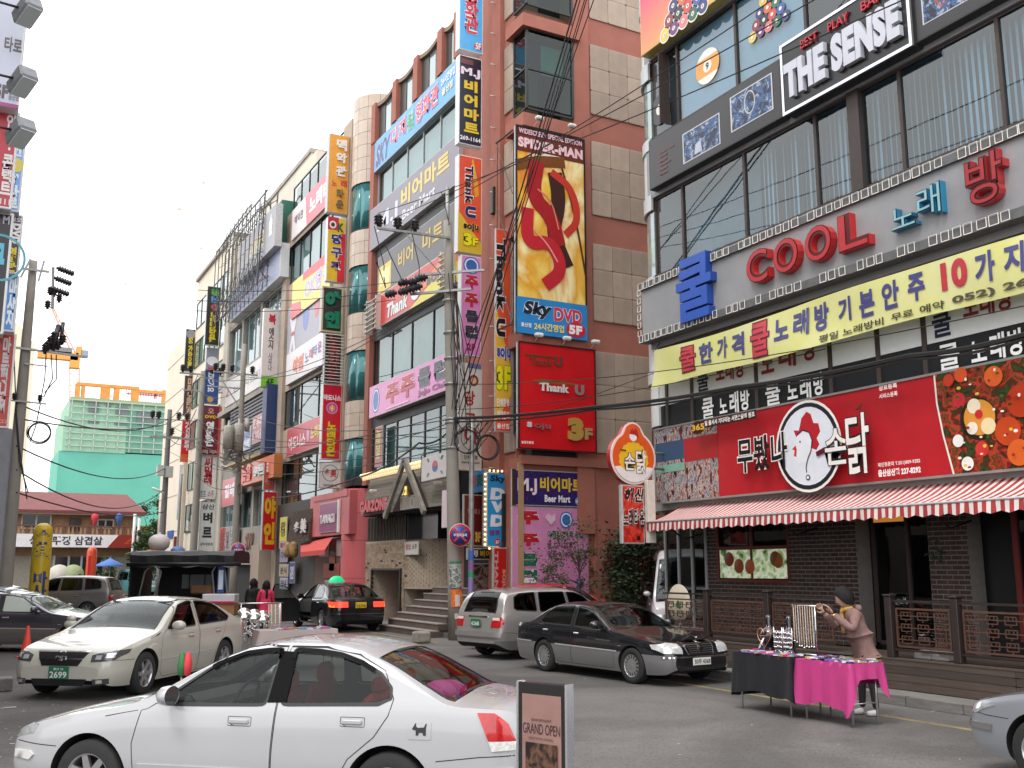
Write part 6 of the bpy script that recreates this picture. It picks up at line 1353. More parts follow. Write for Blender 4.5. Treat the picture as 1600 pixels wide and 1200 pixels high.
# === further buildings on the right side of the street
gb = mat('grey_beige_wall',(.36,.33,.29),.8,var=.25,scale=.8); pale = mat('pale_wall',(.62,.57,.48),.8,var=.08,scale=.6); cream = mat('cream_wall',(.70,.62,.50),.8,var=.08,scale=.5)
B4 = thing('grey_sign_building','grey beige building with louvred panel, long blue grey sign and roof truss','building',(18,58,0))
bx('core',innr,B4,14.7,26,52.7,66,0,17.3); bx('upper_block',pale,B4,15.6,26,54,65.5,17.3,25.6); bx('roof_coping',gb,B4,15.5,26.1,53.9,65.6,25.6,25.85)
for z0,z1 in((3.0,4.3),(6.35,8.1),(11.6,14.1),(17.2,17.5)):bx('spandrel',gb,B4,14.0,14.7,52.7,66,z0,z1)
for y in(52.9,57.4,61.9,65.8):bx('pier',gb,B4,13.97,14.7,y-.2,y+.2,0,17.3)
for z0,z1,n in((14.1,17.2,8),(4.3,6.35,7)):window(B4,14.05,65.8,52.9,z0,z1,n=n,g=bgl,fm=mat('frame_alu',(.4,.42,.42),.4),back=mat('curtain_grey',.4))
for y0,y1 in((65,63.8),(61,59.6),(57,55.5)):window(B4,13.93,y0,y1,12.2,13.9,n=1,g=bgl,fm=fdark)if 0 else None
lv_ = mat('louvre',(.11,.11,.13),.5,var=.2,scale=2); bl_ = mat('deep_blue',(.02,.04,.13),.4)
lp = thing('louvred_panel','dark ribbed metal panel with a deep blue edge on the grey beige building','wall panel',(13.6,58,8.2))
bx('backing',mat('louvre_back',(.05,.05,.06),.6),lp,13.68,14.0,53.9,62.6,8.2,11.5); bx('blue_edge',bl_,lp,13.4,14.0,53.0,53.9,8.0,11.7)
for i in range(16):piece('rib',lv_,lp,13.6,13.68,53.95,62.5,8.25+i*.203,8.25+i*.203+.13,True)
bx('lower_trim',mat('ochre_trim',(.4,.32,.14),.6),lp,13.5,14.0,53.9,62.5,8.02,8.2); bx('top_trim',gb,lp,13.5,14.0,53.9,65.8,11.5,11.8)
signX('faded red sign of crowded white letters on the ribbed metal panel',13.5,394,418,8.75,10.3,.1,'#a84048',[('한우마을',.05,.95,.55,.92,'#d8b8b8',dict(bold=.05)),('돼지갈비',.05,.95,.1,.45,'#d8b8b8',dict(bold=.05))])
signX('faded blue sign on the ribbed metal panel behind the transformers',13.5,375,392,8.6,9.9,.1,'#7c98bc',[('숯불',.1,.9,.5,.9,'#3c4c8c',dict(bold=.05)),('갈비',.1,.9,.1,.45,'#d8dce8',dict(bold=.05))])
signX('long blue grey sign with faint lettering below the roof truss',13.5,360,438,17.35,19.25,.5,'#8c94ac',[('노래방 나이트',.2,.8,.25,.7,'#a898b8',dict(bold=.03))],body=mat('sign_white_side',.7))
signX('grey sign with faint yellow lettering inside the roof truss',13.1,372,430,18.95,21.35,.4,'#807e84',[('노래타운',.30,.74,.3,.7,'#c8b878',dict(bold=.03)),('숲',.85,.93,.35,.85,'#e0e4e8',dict(bold=.06))])
tr = thing('roof_truss','dark steel lattice truss around the grey sign on the roof of the grey beige building','truss',(13.2,60,17.5))
m = MB(); ms = mat('steel_dark',(.07,.075,.075),.5,var=.3); TT = zy(297,13.2,54.1)
y = 66.0; prev = None
while y>54.4:
 zt_ = 22.5+.9*math.sin((66-y)/11.6*1.4)-.6*(66-y)/11.6 if y>55.6 else TT-.5
 for xx in(12.9,13.5):m.tube([(xx,y,17.4),(xx,y,zt_)],.035,4)
 if prev:
  for xx in(12.9,13.5):
   z = 17.6
   while z<min(zt_,prev[1])-.5:
    if z<18.7 or z>21.3:m.tube([(xx,y,z),(xx,prev[0],z+.9)],.02,4); m.tube([(xx,prev[0],z),(xx,y,z+.9)],.02,4); m.tube([(xx,y,z),(xx,prev[0],z)],.02,4)
    z+=.9
   m.tube([(xx,y,zt_),(xx,prev[0],prev[1])],.03,4)
  z = 17.6
  while z<zt_:m.tube([(12.9,y,z),(13.5,y,z+.5)],.02,4); z+=.9
 prev = (y,zt_); y-=1.05
m.build('lattice',ms,tr)
m = MB()
for xx in(12.9,13.6):m.tube([(xx,54.3,17.4),(xx+.2,54.1,TT)],.05,4)
for k in range(6):m.tube([(12.9,54.3,17.5+k*.85),(13.8,54.1,18.2+k*.85)],.03,4); m.tube([(13.7,54.3,17.5+k*.85),(13.0,54.1,18.2+k*.85)],.03,4)
m.tube([(13.2,54.1,TT),(12.9,66,22.6)],.04,4); m.build('end_tower',ms,tr)
gf = thing('green_frame','green steel frame box on the corner between the beige and grey buildings','frame',(13.8,53,18)); gm = mat('green_steel',(.03,.16,.11),.45,var=.2)
bx('box',gm,gf,13.7,14.6,52.75,53.3,18.1,22.0)
m = MB()
for k in range(6):m.tube([(13.65,53.4+k*.35,18.2),(13.65,53.4+k*.35,21.9)],.025,4); m.tube([(13.65,53.4,18.3+k*.65),(13.65,55.1,18.3+k*.65)],.025,4)
m.build('lattice',gm,gf); bx('shop_photo',mat('poster_green',.5),gf,13.68,13.7,53.5,54.9,20.2,21.4)
signX('long white bathhouse sign with thin dark lettering on the grey beige building',13.8,352,410,12.1,13.8,.25,'#d0ccc8',[('사',.03,.10,.3,.7,'#b83c3c',dict(bold=.04)),('숙스시 사우나 로드호프',.25,.97,.3,.62,'#6c6a6c',dict(bold=.01))])
signY('white vertical bathhouse sign with a red brush mark and green 4F base',53.4,410,436,484,606,.3,'#dcd0cc',[('북',.3,.75,.80,.93,'#b8303c',dict(bold=.05)),('에스시',.34,.66,.48,.76,'#3c3a3c',dict(v=1)),('사우나',.36,.62,.2,.44,'#8c8a8c',dict(v=1)),('rect',0,1,0,.14,'#7cc030'),('4F',.3,.75,.02,.11,'#1c3c1c',dict(bold=.05))],body=mat('sign_white_side',.7))
signX('orange ribbed sign with white lettering below the metal panel',13.4,377,428,6.55,7.75,.45,'#d85c1c',[('숯불',.05,.34,.15,.8,'#e03018',dict(bold=.06,ext=.05)),('8돈E',.42,.86,.25,.75,'#e8e4e0',dict(bold=.07,ext=.05))],body=mat('orange_body',(.5,.17,.04),.5))
signX('pink lit sign behind the cobra street lamp',13.3,347,368,5.6,7.2,.4,'#c85c64',[('갈비',.2,.9,.3,.8,'#f0e8f4',dict(bold=.06))])
signY('red vertical sign with large yellow brush letters beside the notice boards',51.8,410,432,768,860,.3,'#c8101c',[('야',.12,.9,.54,.92,'#e0b020',dict(bold=.06)),('인',.12,.9,.10,.48,'#e0b020',dict(bold=.06))])
signY('faded red small sign above the red sign with large yellow letters',52.2,412,430,722,766,.2,'#b84838',[('사우나',.15,.85,.2,.5,'#d8a8a0',dict(bold=.03))])
bx('ground_grey',gb,B4,13.6,14.0,53,60,2.2,4.2); bx('dark_door',innr,B4,13.9,14.1,52.9,66,0,2.3); bx('door_pier',bei,B4,13.3,14.0,52.8,54.5,0,3.2)
stickers('worn brown raised lettering on the grey wall above the dark door',13.55,[('SW',384,396,3.0,3.9,'#8c6a5c',dict(bold=.03,ext=.05))],'raised_lettering')
for k,(p0,p1,c)in enumerate(((343,351,'#b8342c'),(352,359,'#a8a4a8'),(360,366,'#b8b4b8'),(366,372,'#c8c0c0'))):signX('%s narrow shop board on the grey beige building'%['red','grey','pale grey','whitish'][k],13.4,p0,p1,2.6+.1*k,4.4,.06,c,[('식당주점'[k:k+2]or '주점',.15,.85,.15,.85,'#4c3c3c',dict(v=1))],cat='sign board')
signX('narrow red vertical board on the first floor of the grey beige building',13.8,364,369,4.4,6.4,.06,'#b8484c',[('한우마을',.2,.8,.1,.9,'#e8c8c8',dict(v=1))],cat='sign board')
T1 = thing('pale_block','pale beige block with small windows rising behind the long pink karaoke sign','building',(20,58,0)); bx('wall',cream,T1,15.5,24,52.6,56.6,17,25.2)
for i in range(3):bx('window',fdark,T1,15.47,15.52,53.2+i*1.15,53.8+i*1.15,22.6,24.0)
T2 = thing('white_tower','far white apartment tower fading into the bright sky above the grey building','building',(48,120,0))
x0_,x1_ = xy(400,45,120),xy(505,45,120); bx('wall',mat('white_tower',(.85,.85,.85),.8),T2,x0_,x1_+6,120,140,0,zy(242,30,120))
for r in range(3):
 for c in range(4):bx('window',mat('pale_window',(.55,.58,.6),.4),T2,x0_+3.5+c*2.6,x0_+5.0+c*2.6,119.95,120.0,35+r*3.6,36.4+r*3.6)  # windows only a little darker than the white wall
B5 = thing('cream_sign_building','cream building with stacked vertical signs of the karaoke and cinema halls','building',(20,72,0))
bx('wall',cream,B5,14.2,26,66.2,79,0,24); bx('side_return',pale,B5,14.0,14.2,66.2,67.5,0,24)
bx('roof_coping',mat('coping2',(.3,.27,.24),.7),B5,14.0,26,66.1,79.1,24,24.25)
for r in range(6):window(B5,14.05,78.5,67.8,4.6+r*3.1,6.6+r*3.1,n=6,g=bgl,fm=fdark,back=mat('dark_room',.05))
B6 = thing('cream_tiled_building','tall cream panelled building at the far end of the row with a blue street plate','building',(20,86,0))
bx('wall',cream,B6,14.0,26,79.4,90,0,20.2)
for k in range(7):bx('panel_joint',mat('joint_tan',(.45,.4,.34),.9),B6,13.97,14.01,79.5,90,2.8*k+2,2.8*k+2.05)
bx('street_plate',col('#3c5c9c'),B6,13.9,13.98,82.0,84.4,4.3,4.9); bx('shop_band',innr,B6,13.95,14.0,79.5,88,0,2.6)
G5 = 'vertical projecting signs on the cream buildings'
def vs(label,Y,p0,p1,q0,q1,c,items,**k):return signY(label,Y,p0,p1,q0,q1,.3,c,items,group=G5,**k)
vs('black ribbed vertical karaoke sign with green, blue, red and yellow letters',66.5,322,344,450,541,'#2c2e28',[('u',.3,.8,.84,.95,'#50b050',dict(bold=.08)),('b',.3,.8,.72,.83,'#4c8cd0',dict(bold=.08)),('c',.3,.8,.60,.70,'#c83c48',dict(bold=.08)),('노래타운',.28,.76,.04,.56,'#d8c02c',dict(v=1,bold=.06))])
vs('small sign with a white oval above the blue vertical sign',66.8,322,342,545,579,'#8c909c',[('ell',.5,.4,.36,.3,'#e4e0e4'),('rect',.2,.8,.0,.12,'#b84c5c')])
vs('blue vertical sign with white letters and a yellow disc',67,319,342,580,632,'#2c4c8c',[('ZIC가요',.2,.7,.35,.95,'#d8dce8',dict(r=1,bold=.05)),('ell',.45,.14,.2,.2,'#c8a040')])
vs('maroon vertical cinema sign with DVD in yellow and big white letters',67,312,344,634,712,'#6c2430',[('rect',0,.1,0,1,'#c8444c'),('rect',.9,1,0,1,'#c8444c'),('오',.35,.65,.84,.94,'#d8a08c'),('DVD',.22,.8,.74,.80,'#e0c02c',dict(bold=.05)),('영화관',.28,.72,.18,.68,'#f0ecec',dict(v=1,bold=.06)),('맥주',.1,.9,.03,.11,'#b8a898')])
vs('white vertical sign with three red brush letters',67.2,311,338,712,780,'#e8e6e4',[('씨밀레',.25,.75,.32,.96,'#b8303c',dict(v=1,bold=.05)),('호프',.1,.45,.05,.2,'#8c9cb0'),('소주',.55,.9,.05,.2,'#b88c94')])
vs('white vertical sign with a black sideways mark, under the sign with red brush letters',67.3,312,336,784,860,'#e0e2e2',[('삼산',.1,.9,.84,.95,'#3c3c40',dict(bold=.03)),('벼',.2,.8,.56,.78,'#2c2c30',dict(bold=.05)),('르',.2,.8,.26,.48,'#2c2c30',dict(bold=.05)),('갈비전문점',.1,.9,.1,.16,'#5c5c60')])
vs('narrow black vertical sign with yellow letters beside the cream tiled building',79,289,305,516,582,'#242420',[('ell',.5,.88,.35,.35,'#8c8c8c'),('GG',.3,.7,.66,.8,'#d8c03c',dict(r=1,bold=.05)),('가라오케',.3,.75,.05,.62,'#d8c03c',dict(v=1,bold=.05))])
vs('brown vertical sign with pale letters beside the cream tiled building',79.2,287,306,588,651,'#4c3028',[('미락노래방',.25,.75,.05,.95,'#c8a890',dict(v=1,bold=.05))])
vs('red vertical sign with white brush letters and an orange base',79.4,283,301,656,722,'#cc1c28',[('rect',0,1,0,.18,'#d85c1c'),('김세루',.25,.8,.26,.95,'#ecd8d8',dict(v=1,bold=.04))])
vs('white vertical gallery sign with grey letters',79.6,279,297,727,812,'#d8d8d6',[('주얼에셀러리',.3,.7,.1,.95,'#5c6468',dict(v=1))])
vs('small red sign with yellow lettering above the truck canopy',79.7,271,290,838,862,'#8c1c20',[('식당',.2,.8,.2,.8,'#d8a83c')])
vs('small pink sign with a red scribble above the truck canopy',79.8,293,309,836,856,'#e0b0a8',[('빵',.3,.7,.2,.8,'#c06c6c')])
for(p,q0,q1)in((300,815,830),(343,790,830)):signY('faded small board near the %s'%('white gallery sign' if p==300 else 'white vertical sign with sideways mark'),70,p-6,p+6,q0,q1,.2,'#b8a8a0',[('술',.3,.7,.3,.7,'#6c5c5c')],cat='sign board')
# === the end of the street
hz_b = thing('far_house','two storey wood clad restaurant with dark red roof across the far junction','house',(3,92,0))
hx0,hx1 = -12,xy(212,5,90); wood = mat('wood_clad',(.36,.21,.12),.8,var=.3,scale=3)
bx('wall',wood,hz_b,hx0,hx1,90,100,3.0,zy(797,9,90)); bx('lower_wall',mat('lower_pale',(.4,.36,.3),.8,var=.2),hz_b,hx0,hx1+.4,90.2,100,0,3.2)
rf = mat('roof_maroon',(.17,.045,.045),.7,var=.2,scale=2); ze_,zr_ = zy(799,9,89.2),zy(771,9,94.5)
m = MB(); m.face([(hx0,89,ze_),(hx1+.6,89,ze_),(hx1-.3,94.5,zr_),(hx0,94.5,zr_)]); m.face([(hx1+.6,89,ze_),(hx1+.6,100,ze_),(hx1-.3,94.5,zr_)]); m.box(hx0,hx1+.6,88.95,89.05,ze_-.22,ze_+.02); m.build('roof',rf,hz_b)
bx('eaves_board',mat('cream_trim',(.6,.5,.38),.7),hz_b,hx0,hx1+.5,89.06,90,ze_-.3,ze_-.2)
for p0,p1,a,b,mt in((33,80,803,826,'frame_grey'),(108,126,810,828,'frame_brown'),(152,178,811,826,'white_frame')):
 x0_,x1_ = xy(p0,5.5,89.9),xy(p1,5.5,89.9); z1_,z0_ = zy(a,x0_,89.9),zy(b,x0_,89.9)
 m = MB(); m.box(x0_,x1_,89.85,89.98,z0_,z1_); o = m.build('window',mat('white_frame',(.6,.6,.58),.5)if mt!='frame_brown' else brown,hz_b)
 for i in range(2 if p1-p0>20 else 1):
  n_ = 2 if p1-p0>20 else 1; a_ = x0_+.08+(x1_-x0_-.08)*i/n_; bx('pane',mat('window_black',.02),o,a_,a_+(x1_-x0_)/n_-.16,89.82,89.85,z0_+.1,z1_-.1)
zb1,zb0 = zy(821,5,88.6),zy(834,5,88.6); n = 0; x = xy(20,4.6,88.6)
while x<hx1+.2:piece('baluster',wood if n%3 else mat('wood_dark',(.15,.07,.05),.8),hz_b,x,x+.17,88.55,88.6,zb0,zb1-.06); x+=.3; n+=1
bx('balcony_rail',mat('wood_dark',.15),hz_b,hx0,hx1+.2,88.5,88.65,zb1-.06,zb1+.04); bx('balcony_floor',mat('wood_dark',.15),hz_b,hx0,hx1+.2,88.5,90,zb0-.25,zb0)
bx('ground_glass',mat('window_black',.02),hz_b,xy(84,2,90),xy(160,2,90),90.1,90.19,.3,2.9)
for p in(82,105,125,170):bx('door_frame',mat('white_frame',.6),hz_b,xy(p,2,90),xy(p,2,90)+.15,90.0,90.2,0,3.0)
sign('long white barbecue restaurant banner on the balcony of the far house','Y',88.5,hx0,hx1+.1,zy(855,5,88.3),zy(834,5,88.3),.1,'#e8e4e8',[('터',.50,.535,.25,.75,'#2c2c30',dict(bold=.03)),('성 솥뚜껑 삼겹살',.665,.885,.18,.85,'#2c2c34',dict(bold=.03)),('poly',[(.90,0),(.935,1),(1,1),(1,0)],'#8c2418'),('poly',[(.95,.3),(.975,.8),(1,.7),(1,.3)],'#b8441c')],cat='banner')
for p,c,w in((148,'#c83c48','red'),(186,'#3c5c9c','blue')):
 x = xy(p,6,88.8); m = MB(); m.lathe([(0,.35),(.25,.2),(.3,-.1),(.12,-.5),(.0,-1.0)],(x,88.8,zy(808,x,88.8)),'z',10); tag(m.build('pennant',col(c,.7)),'%s hanging pennant under the eaves of the far house'%w,'pennant')
x_ = xy(208,4,88.4)
for k in(0,.35):m = MB(); m.tube([(x_+k,88.4,0),(x_+k,88.4,zy(803,x_,88.4)-k)],.12,8); tag(m.build('white_post',col('#d8d8d8',.5)),'slim white post at the right end of the far house, %s one'%('left' if k==0 else 'right'),'post')
an = thing('small_annex','low cream annex with a dark window right of the far house','building',(13.4,96,0)); bx('wall',cream,an,xy(213,3,94),xy(226,3,94),94,98,0,zy(829,13,94)); bx('window',mat('window_black',.02),an,xy(215,3,94),xy(218,3,94),93.9,94,3.0,4.6)
bx('yellow_roof',col('#d8b82c',.6),an,xy(213,3,94)-.1,xy(229,3,94)+.3,93.8,98,zy(829,13,94),zy(822,13,94))
def inflatable(label,px_,Y,q0,q1,wpx,parts,cols):
 x = xy(px_,2,Y); z1_,z0_ = zy(q0,x,Y),max(0,zy(q1,x,Y)); r = wpx/2/F_PX*(_s*x+_c*Y)
 t = thing('inflatable_column',label,'sign',(x,Y,0)); H = z1_
 m = MB(); m.lathe([(r*.9,0),(r,.2),(r,H-.35),(r*.85,H-.12),(r*.4,H),(0,H+.02)],(x,Y,0),'z',20); m.build('air_column',sgloss(cols),t)
 for s_,a,b,c,v in parts:
  mb = MB(); letters(mb,s_,-.8,.8,H*a,H*b,0,.05,0,v); mb.v = [(x+r*1.02*math.sin(p[0]),Y-r*1.02*math.cos(p[0]),p[2])for p in mb.v]; mb.build('lettering',sgloss(c),t)
 return t,x,r,H
t_,x,r,H = inflatable('yellow inflatable advertising column with blue massage lettering near the left pole',63,45,818,905,28,[('스포츠',.62,.93,'#3c4a8c',True),('마사지',.08,.5,'#3c4a8c',True)],'#d8b82c')
t_,x,r,H = inflatable('red and yellow inflatable column in front of the far house',142,78,855,905,15,[],'#c8441c')
m = MB(); m.lathe([(r*1.01,.3),(r*1.01,H-.6)],(x,78,0),'z',20); m.v = [p for p in m.v]; m.build('yellow_stripe',col('#d8a82c',.5),t_)if 0 else None
bx('red_stripe',col('#c8181c',.5),t_,x-r*.7,x-r*.1,78-r*1.0,78-r*.6,.3,H-.6)
def parasol(label,px_,q,Y,c,wr=1.1):
 x = xy(px_,2.3,Y); z = zy(q,x,Y); t = thing('parasol',label,'parasol',(x,Y,0)); m = MB(); m.lathe([(0,z),(wr*.5,z-.25),(wr,z-.5),(wr,z-.6)],(x,Y,0),'z',12); m.build('canopy',col(c,.7),t); m = MB(); m.tube([(x,Y,0),(x,Y,z)],.03,6); m.build('pole',col('#b8b8b8'),t)
parasol('blue parasol in front of the far house',172,872,82,'#4c74b8',1.0)
for p,c,w in((92,'#d8d4c8','pale'),(114,'#a8b488','greenish')):
 m = MB(); x = xy(p,1.4,84); m.lathe([(0,-.05),(.75,0),(.78,.05)],(x,84,1.5),'y',24); tag(m.build('round_table_top',col(c,.6)),'round %s table top leaning before the far house'%w,'table top')
LB = thing('far_left_building','cream apartment building with small brown windows behind the left utility pole','building',(2,132,0))
xa,xb = xy(-30,15,130),xy(46,20,130); zt_ = zy(522,xb,130); z2_ = zy(498,xa,130)
m = MB(); m.prism([(xa,0),(xb,0),(xb,zt_-1.4),(xb-1.2,zt_+.2),(xy(20,30,130),z2_),(xa,z2_)],130,150,'y'); m.build('wall',mat('cream_far',(.72,.66,.50),.8),LB)
for k,q in enumerate((516,567,630,692,745)):
 for p in(33-k*2,):bx('window',mat('window_brown',(.16,.12,.11),.5),LB,xy(p-2.6,20,130),xy(p+2.6,20,130),129.9,130.0,zy(q+20,xb,130),zy(q,xb,130))
# --- building under construction with its tower crane
CB = thing('construction_building','tall building shell wrapped in green netting with orange formwork on top','building',(35,215,0))
YG = 210; net = mat('green_net',(.13,.45,.35),.85,var=.1,scale=.2); net2 = mat('green_net_pale',(.24,.46,.33),.85,col2=(.34,.52,.38),scale=.6); og = mat('orange_form',(.70,.30,.07),.8,var=.2,scale=1); dkf = mat('slab_shadow',(.16,.2,.2),.9)
def gx(p,z=15):return xy(p,z,YG)
def gz(q,p=170):return zy(q,gx(p),YG)
bx('net_lower',net,CB,gx(86),gx(262),YG,YG+22,0,gz(708)); bx('net_middle',net2,CB,gx(90),gx(190),YG-.2,YG+22,gz(708),gz(655))
bx('net_right',mat('green_net_mid',(.12,.32,.24),.85,col2=(.2,.4,.3),scale=.5),CB,gx(190),gx(258),YG-.1,YG+22,gz(706),gz(640)); bx('net_upper',net2,CB,gx(97),gx(258),YG,YG+22,gz(655),gz(628))
for(a,b,c,d)in((128,144,632,646),(155,163,632,636),(171,190,634,648),(205,240,640,660),(128,146,658,664),(170,190,660,664)):bx('opening',dkf,CB,gx(a),gx(b),YG-.35,YG-.1,gz(d),gz(c))
for k in range(8):bx('scaffold_tube',mat('scaffold',(.45,.5,.45),.7),CB,gx(94),gx(258),YG-.6,YG-.45,gz(700-k*10),gz(700-k*10)+.15)
for k in range(9):bx('scaffold_tube',mat('scaffold',.45),CB,gx(100+k*19),gx(100+k*19)+.15,YG-.6,YG-.45,gz(706),gz(630))
bx('slab_edge',mat('net_edge',(.3,.36,.22),.9),CB,gx(98),gx(258),YG-.5,YG+22,gz(631),gz(625))
for a,b in((104,112),(114,120),(145,160),(166,175),(194,206),(243,250)):bx('formwork',og,CB,gx(a),gx(b),YG-.3,YG+1,gz(626),gz(604))
bx('formwork_top',og,CB,gx(106),gx(206),YG-.35,YG+.5,gz(607),gz(602)); bx('formwork_top',og,CB,gx(206),gx(258),YG-.35,YG+.5,gz(611),gz(606))
for k in range(10):bx('rebar',mat('steel_grey',.2),CB,gx(208+k*4.4),gx(208+k*4.4)+.12,YG,YG+.12,gz(628),gz(610))
for k in range(4):bx('prop',mat('steel_grey',.2),CB,gx(177+k*4),gx(177+k*4)+.12,YG,YG+.12,gz(626),gz(607))
bx('pink_beam',mat('pink_beam',(.7,.2,.28),.7),CB,gx(192),gx(300),YG+5,YG+5.6,gz(608),gz(605.5)); bx('pink_post',mat('pink_beam',.7),CB,gx(236),gx(240),YG+5,YG+5.6,gz(612),gz(598))
CR = thing('tower_crane','orange luffing tower crane standing over the netted building','crane',(gx(117),215,0)); YK = 215
def kp(p,q):return Vector((xy(p,50,YK),YK,0)).to_2d(),zy(q,xy(p,50,YK),YK)
def K(p,q):
 x = xy(p,50,YK)
 for _ in range(4):z = zy(q,x,YK); x = xy(p,z,YK)
 return Vector((x,YK,zy(q,x,YK)))
ok_ = mat('crane_orange',(.75,.34,.07),.6); pkc = mat('crane_pale_red',(.72,.40,.32),.7)
m = MB(); a,b = K(109,640),K(109,575); c,d = K(124,640),K(124,575)
for p,q in((a,b),(c,d)):m.tube([p,q],.16,4)
for k in range(7):m.tube([a.lerp(b,k/7),c.lerp(d,(k+1)/7)],.08,4); m.tube([a.lerp(b,k/7),c.lerp(d,k/7)],.08,4)
m.build('mast',pkc,CR)
m = MB(); p,q = K(108,575),K(125,558); m.box(p.x,q.x,YK-1,YK+1,p.z,q.z); p,q = K(58,559),K(122,553); m.box(p.x,q.x,YK-1,YK+1,p.z,q.z); p,q = K(118,556),K(128,543); m.box(p.x,q.x,YK-1,YK+1,p.z,q.z); m.build('deck',ok_,CR)
m = MB(); p,q = K(126,558),K(138,549); m.box(p.x,q.x,YK-1,YK+1,p.z,q.z); m.build('cabin',mat('crane_cabin',(.25,.3,.4),.3),CR)
m = MB(); p,q = K(76,552),K(112,545); m.box(p.x,q.x,YK-1,YK+1,p.z,q.z); m.build('winch',mat('steel_grey',.2),CR)
m = MB(); m.tube([K(112,552),K(80,480)],.25,4); m.tube([K(118,552),K(84,482)],.18,4)
for k in range(8):m.tube([K(112,552).lerp(K(80,480),k/8),K(118,552).lerp(K(84,482),(k+1)/8)],.09,4)
m.tube([K(95,520),K(72,553)],.08,4); m.build('a_frame',pkc,CR)
m = MB(); m.tube([K(125,545),K(165,480)],.22,4); m.tube([K(126,540),K(166,478)],.1,4); m.tube([K(165,480),K(240,390)],.1,4)
m.build('jib',mat('crane_pale',(.8,.62,.55),.8),CR)
C2 = thing('far_crane','pale far crane boom high in the sky above the street, faded by haze','crane',(gx(300),300,0))  # distance haze is mixed into the boom and hook block colours
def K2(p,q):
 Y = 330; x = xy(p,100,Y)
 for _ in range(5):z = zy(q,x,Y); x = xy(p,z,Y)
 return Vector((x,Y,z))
m = MB(); m.tube([K2(165,480),K2(240,390),K2(282,328)],.16,4); m.tube([K2(282,328),K2(314,284),K2(322,288)],.22,4); m.tube([K2(282,328),K2(315,388)],.1,4); m.build('boom',mat('crane_haze_tint',(.74,.60,.57),.9),C2)
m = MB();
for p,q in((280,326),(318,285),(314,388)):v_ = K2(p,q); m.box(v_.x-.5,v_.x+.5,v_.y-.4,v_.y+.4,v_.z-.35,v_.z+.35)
m.build('hook_blocks',mat('crane_red_haze_tint',(.85,.5,.42),.8),C2)
# --- trees
leafm = [mat('leaf_a',(.045,.09,.022),.6,var=.3,scale=2),mat('leaf_b',(.075,.125,.03),.6,var=.3,scale=2),mat('leaf_c',(.03,.065,.018),.6,var=.3,scale=2)]
bark = mat('bark',(.09,.065,.045),.9,var=.4,scale=6,bump=.5)
def tree(label,x,y,z0,z1,r,n,leaf,ms=None,clumps=14,trunk=.09,zbase=0,flat=1.0,name='tree'):
 rnd = random.Random(int(x*100+y*7)); t = thing(name,label,'tree',(x,y,zbase)); m = MB(); cl = []
 m.tube([(x,y,zbase),(x+.05,y,z0*.6+zbase*.4),(x,y+.05,z0+(z1-z0)*.5)],[trunk,trunk*.8,trunk*.3],8)
 for i in range(clumps):
  a = rnd.uniform(0,6.28); h = rnd.uniform(0,1); rr = r*math.sqrt(rnd.uniform(.1,1))*math.sin(math.pi*(.12+.8*h))**.5; c = Vector((x+rr*math.cos(a),y+rr*math.sin(a)*flat,z0+(z1-z0)*h)); cl.append((c,rnd.uniform(.25,.5)*r))
  s_ = Vector((x,y,z0+(c.z-z0)*.4)); m.tube([s_,s_.lerp(c,.5)+Vector((0,0,.05*r)),c],[trunk*.35,trunk*.2,trunk*.06],5)
 m.build('trunk',bark,t); m = MB()
 for c,cr in cl:
  for _ in range(n):
   d = Vector((rnd.gauss(0,1),rnd.gauss(0,1),rnd.gauss(0,.7))); d = d*(cr*.5); p = c+d
   u = Vector((rnd.gauss(0,1),rnd.gauss(0,1),rnd.gauss(0,.5))).normalized(); v = u.orthogonal().normalized(); v.rotate(Matrix.Rotation(rnd.uniform(0,6.28),3,u)); L = leaf*rnd.uniform(.6,1.2)
   m.k = rnd.randrange(3); m.face([p-u*L,p+v*L*.45,p+u*L,p-v*L*.45])
 m.build('crown',ms or leafm,t); return t
tree('green tree at the far junction between the annex and the cream tiled building',xy(238,4,92),92,1.5,zy(782,14,92),1.7,240,.16,clumps=26,trunk=.15)
tree('second green tree behind the truck at the far junction',xy(228,3,88),88,.8,zy(830,14,88),1.0,200,.14,clumps=16)
map_ = [mat('maple_a',(.055,.085,.03),.6,var=.3),mat('maple_b',(.06,.07,.03),.6,var=.3),mat('maple_c',(.04,.06,.022),.6,var=.3)]
tree('small maple tree with fine green and reddish leaves before the pink club poster',xy(905,2.2,23.6),23.6,1.5,3.3,.85,60,.05,map_,clumps=18,trunk=.045,flat=.6)
tree('low spreading maple branch over the silver wagon before the pink club poster',xy(855,2,24.2),24.2,1.5,2.5,.65,60,.045,map_,clumps=12,trunk=.025,flat=.5)
dk_ = [mat('hedge_a',(.022,.045,.016),.7,var=.3),mat('hedge_b',(.035,.06,.02),.7,var=.3),mat('hedge_c',(.015,.03,.012),.7,var=.3)]
tree('dark leafy bush at the back of the alley beside the white corner',17.6,25.2,.6,3.2,1.3,380,.08,dk_,clumps=30,trunk=.08)
tree('dark shrub in the alley behind the white van',20.6,25.2,.3,3.6,1.7,380,.08,dk_,clumps=26,trunk=.06)
tree('small green bushes beside the far house',xy(160,1.5,83),83,.3,2.6,1.0,160,.12,clumps=14,trunk=.05,name='shrub')
tree('potted green plant inside the dark entrance behind the fence',14.45,yx(1475,2.5,14.45),2.0,2.8,.3,120,.05,dk_,clumps=14,trunk=.03,zbase=.62,flat=.6,name='potted_plant')
al = thing('alley_wall','dark wall closing the alley behind the bushes','wall',(24,22.5,0)); bx('wall',mat('alley_grey',(.09,.085,.08),.9,var=.4),al,25.5,26,19,27,0,9)
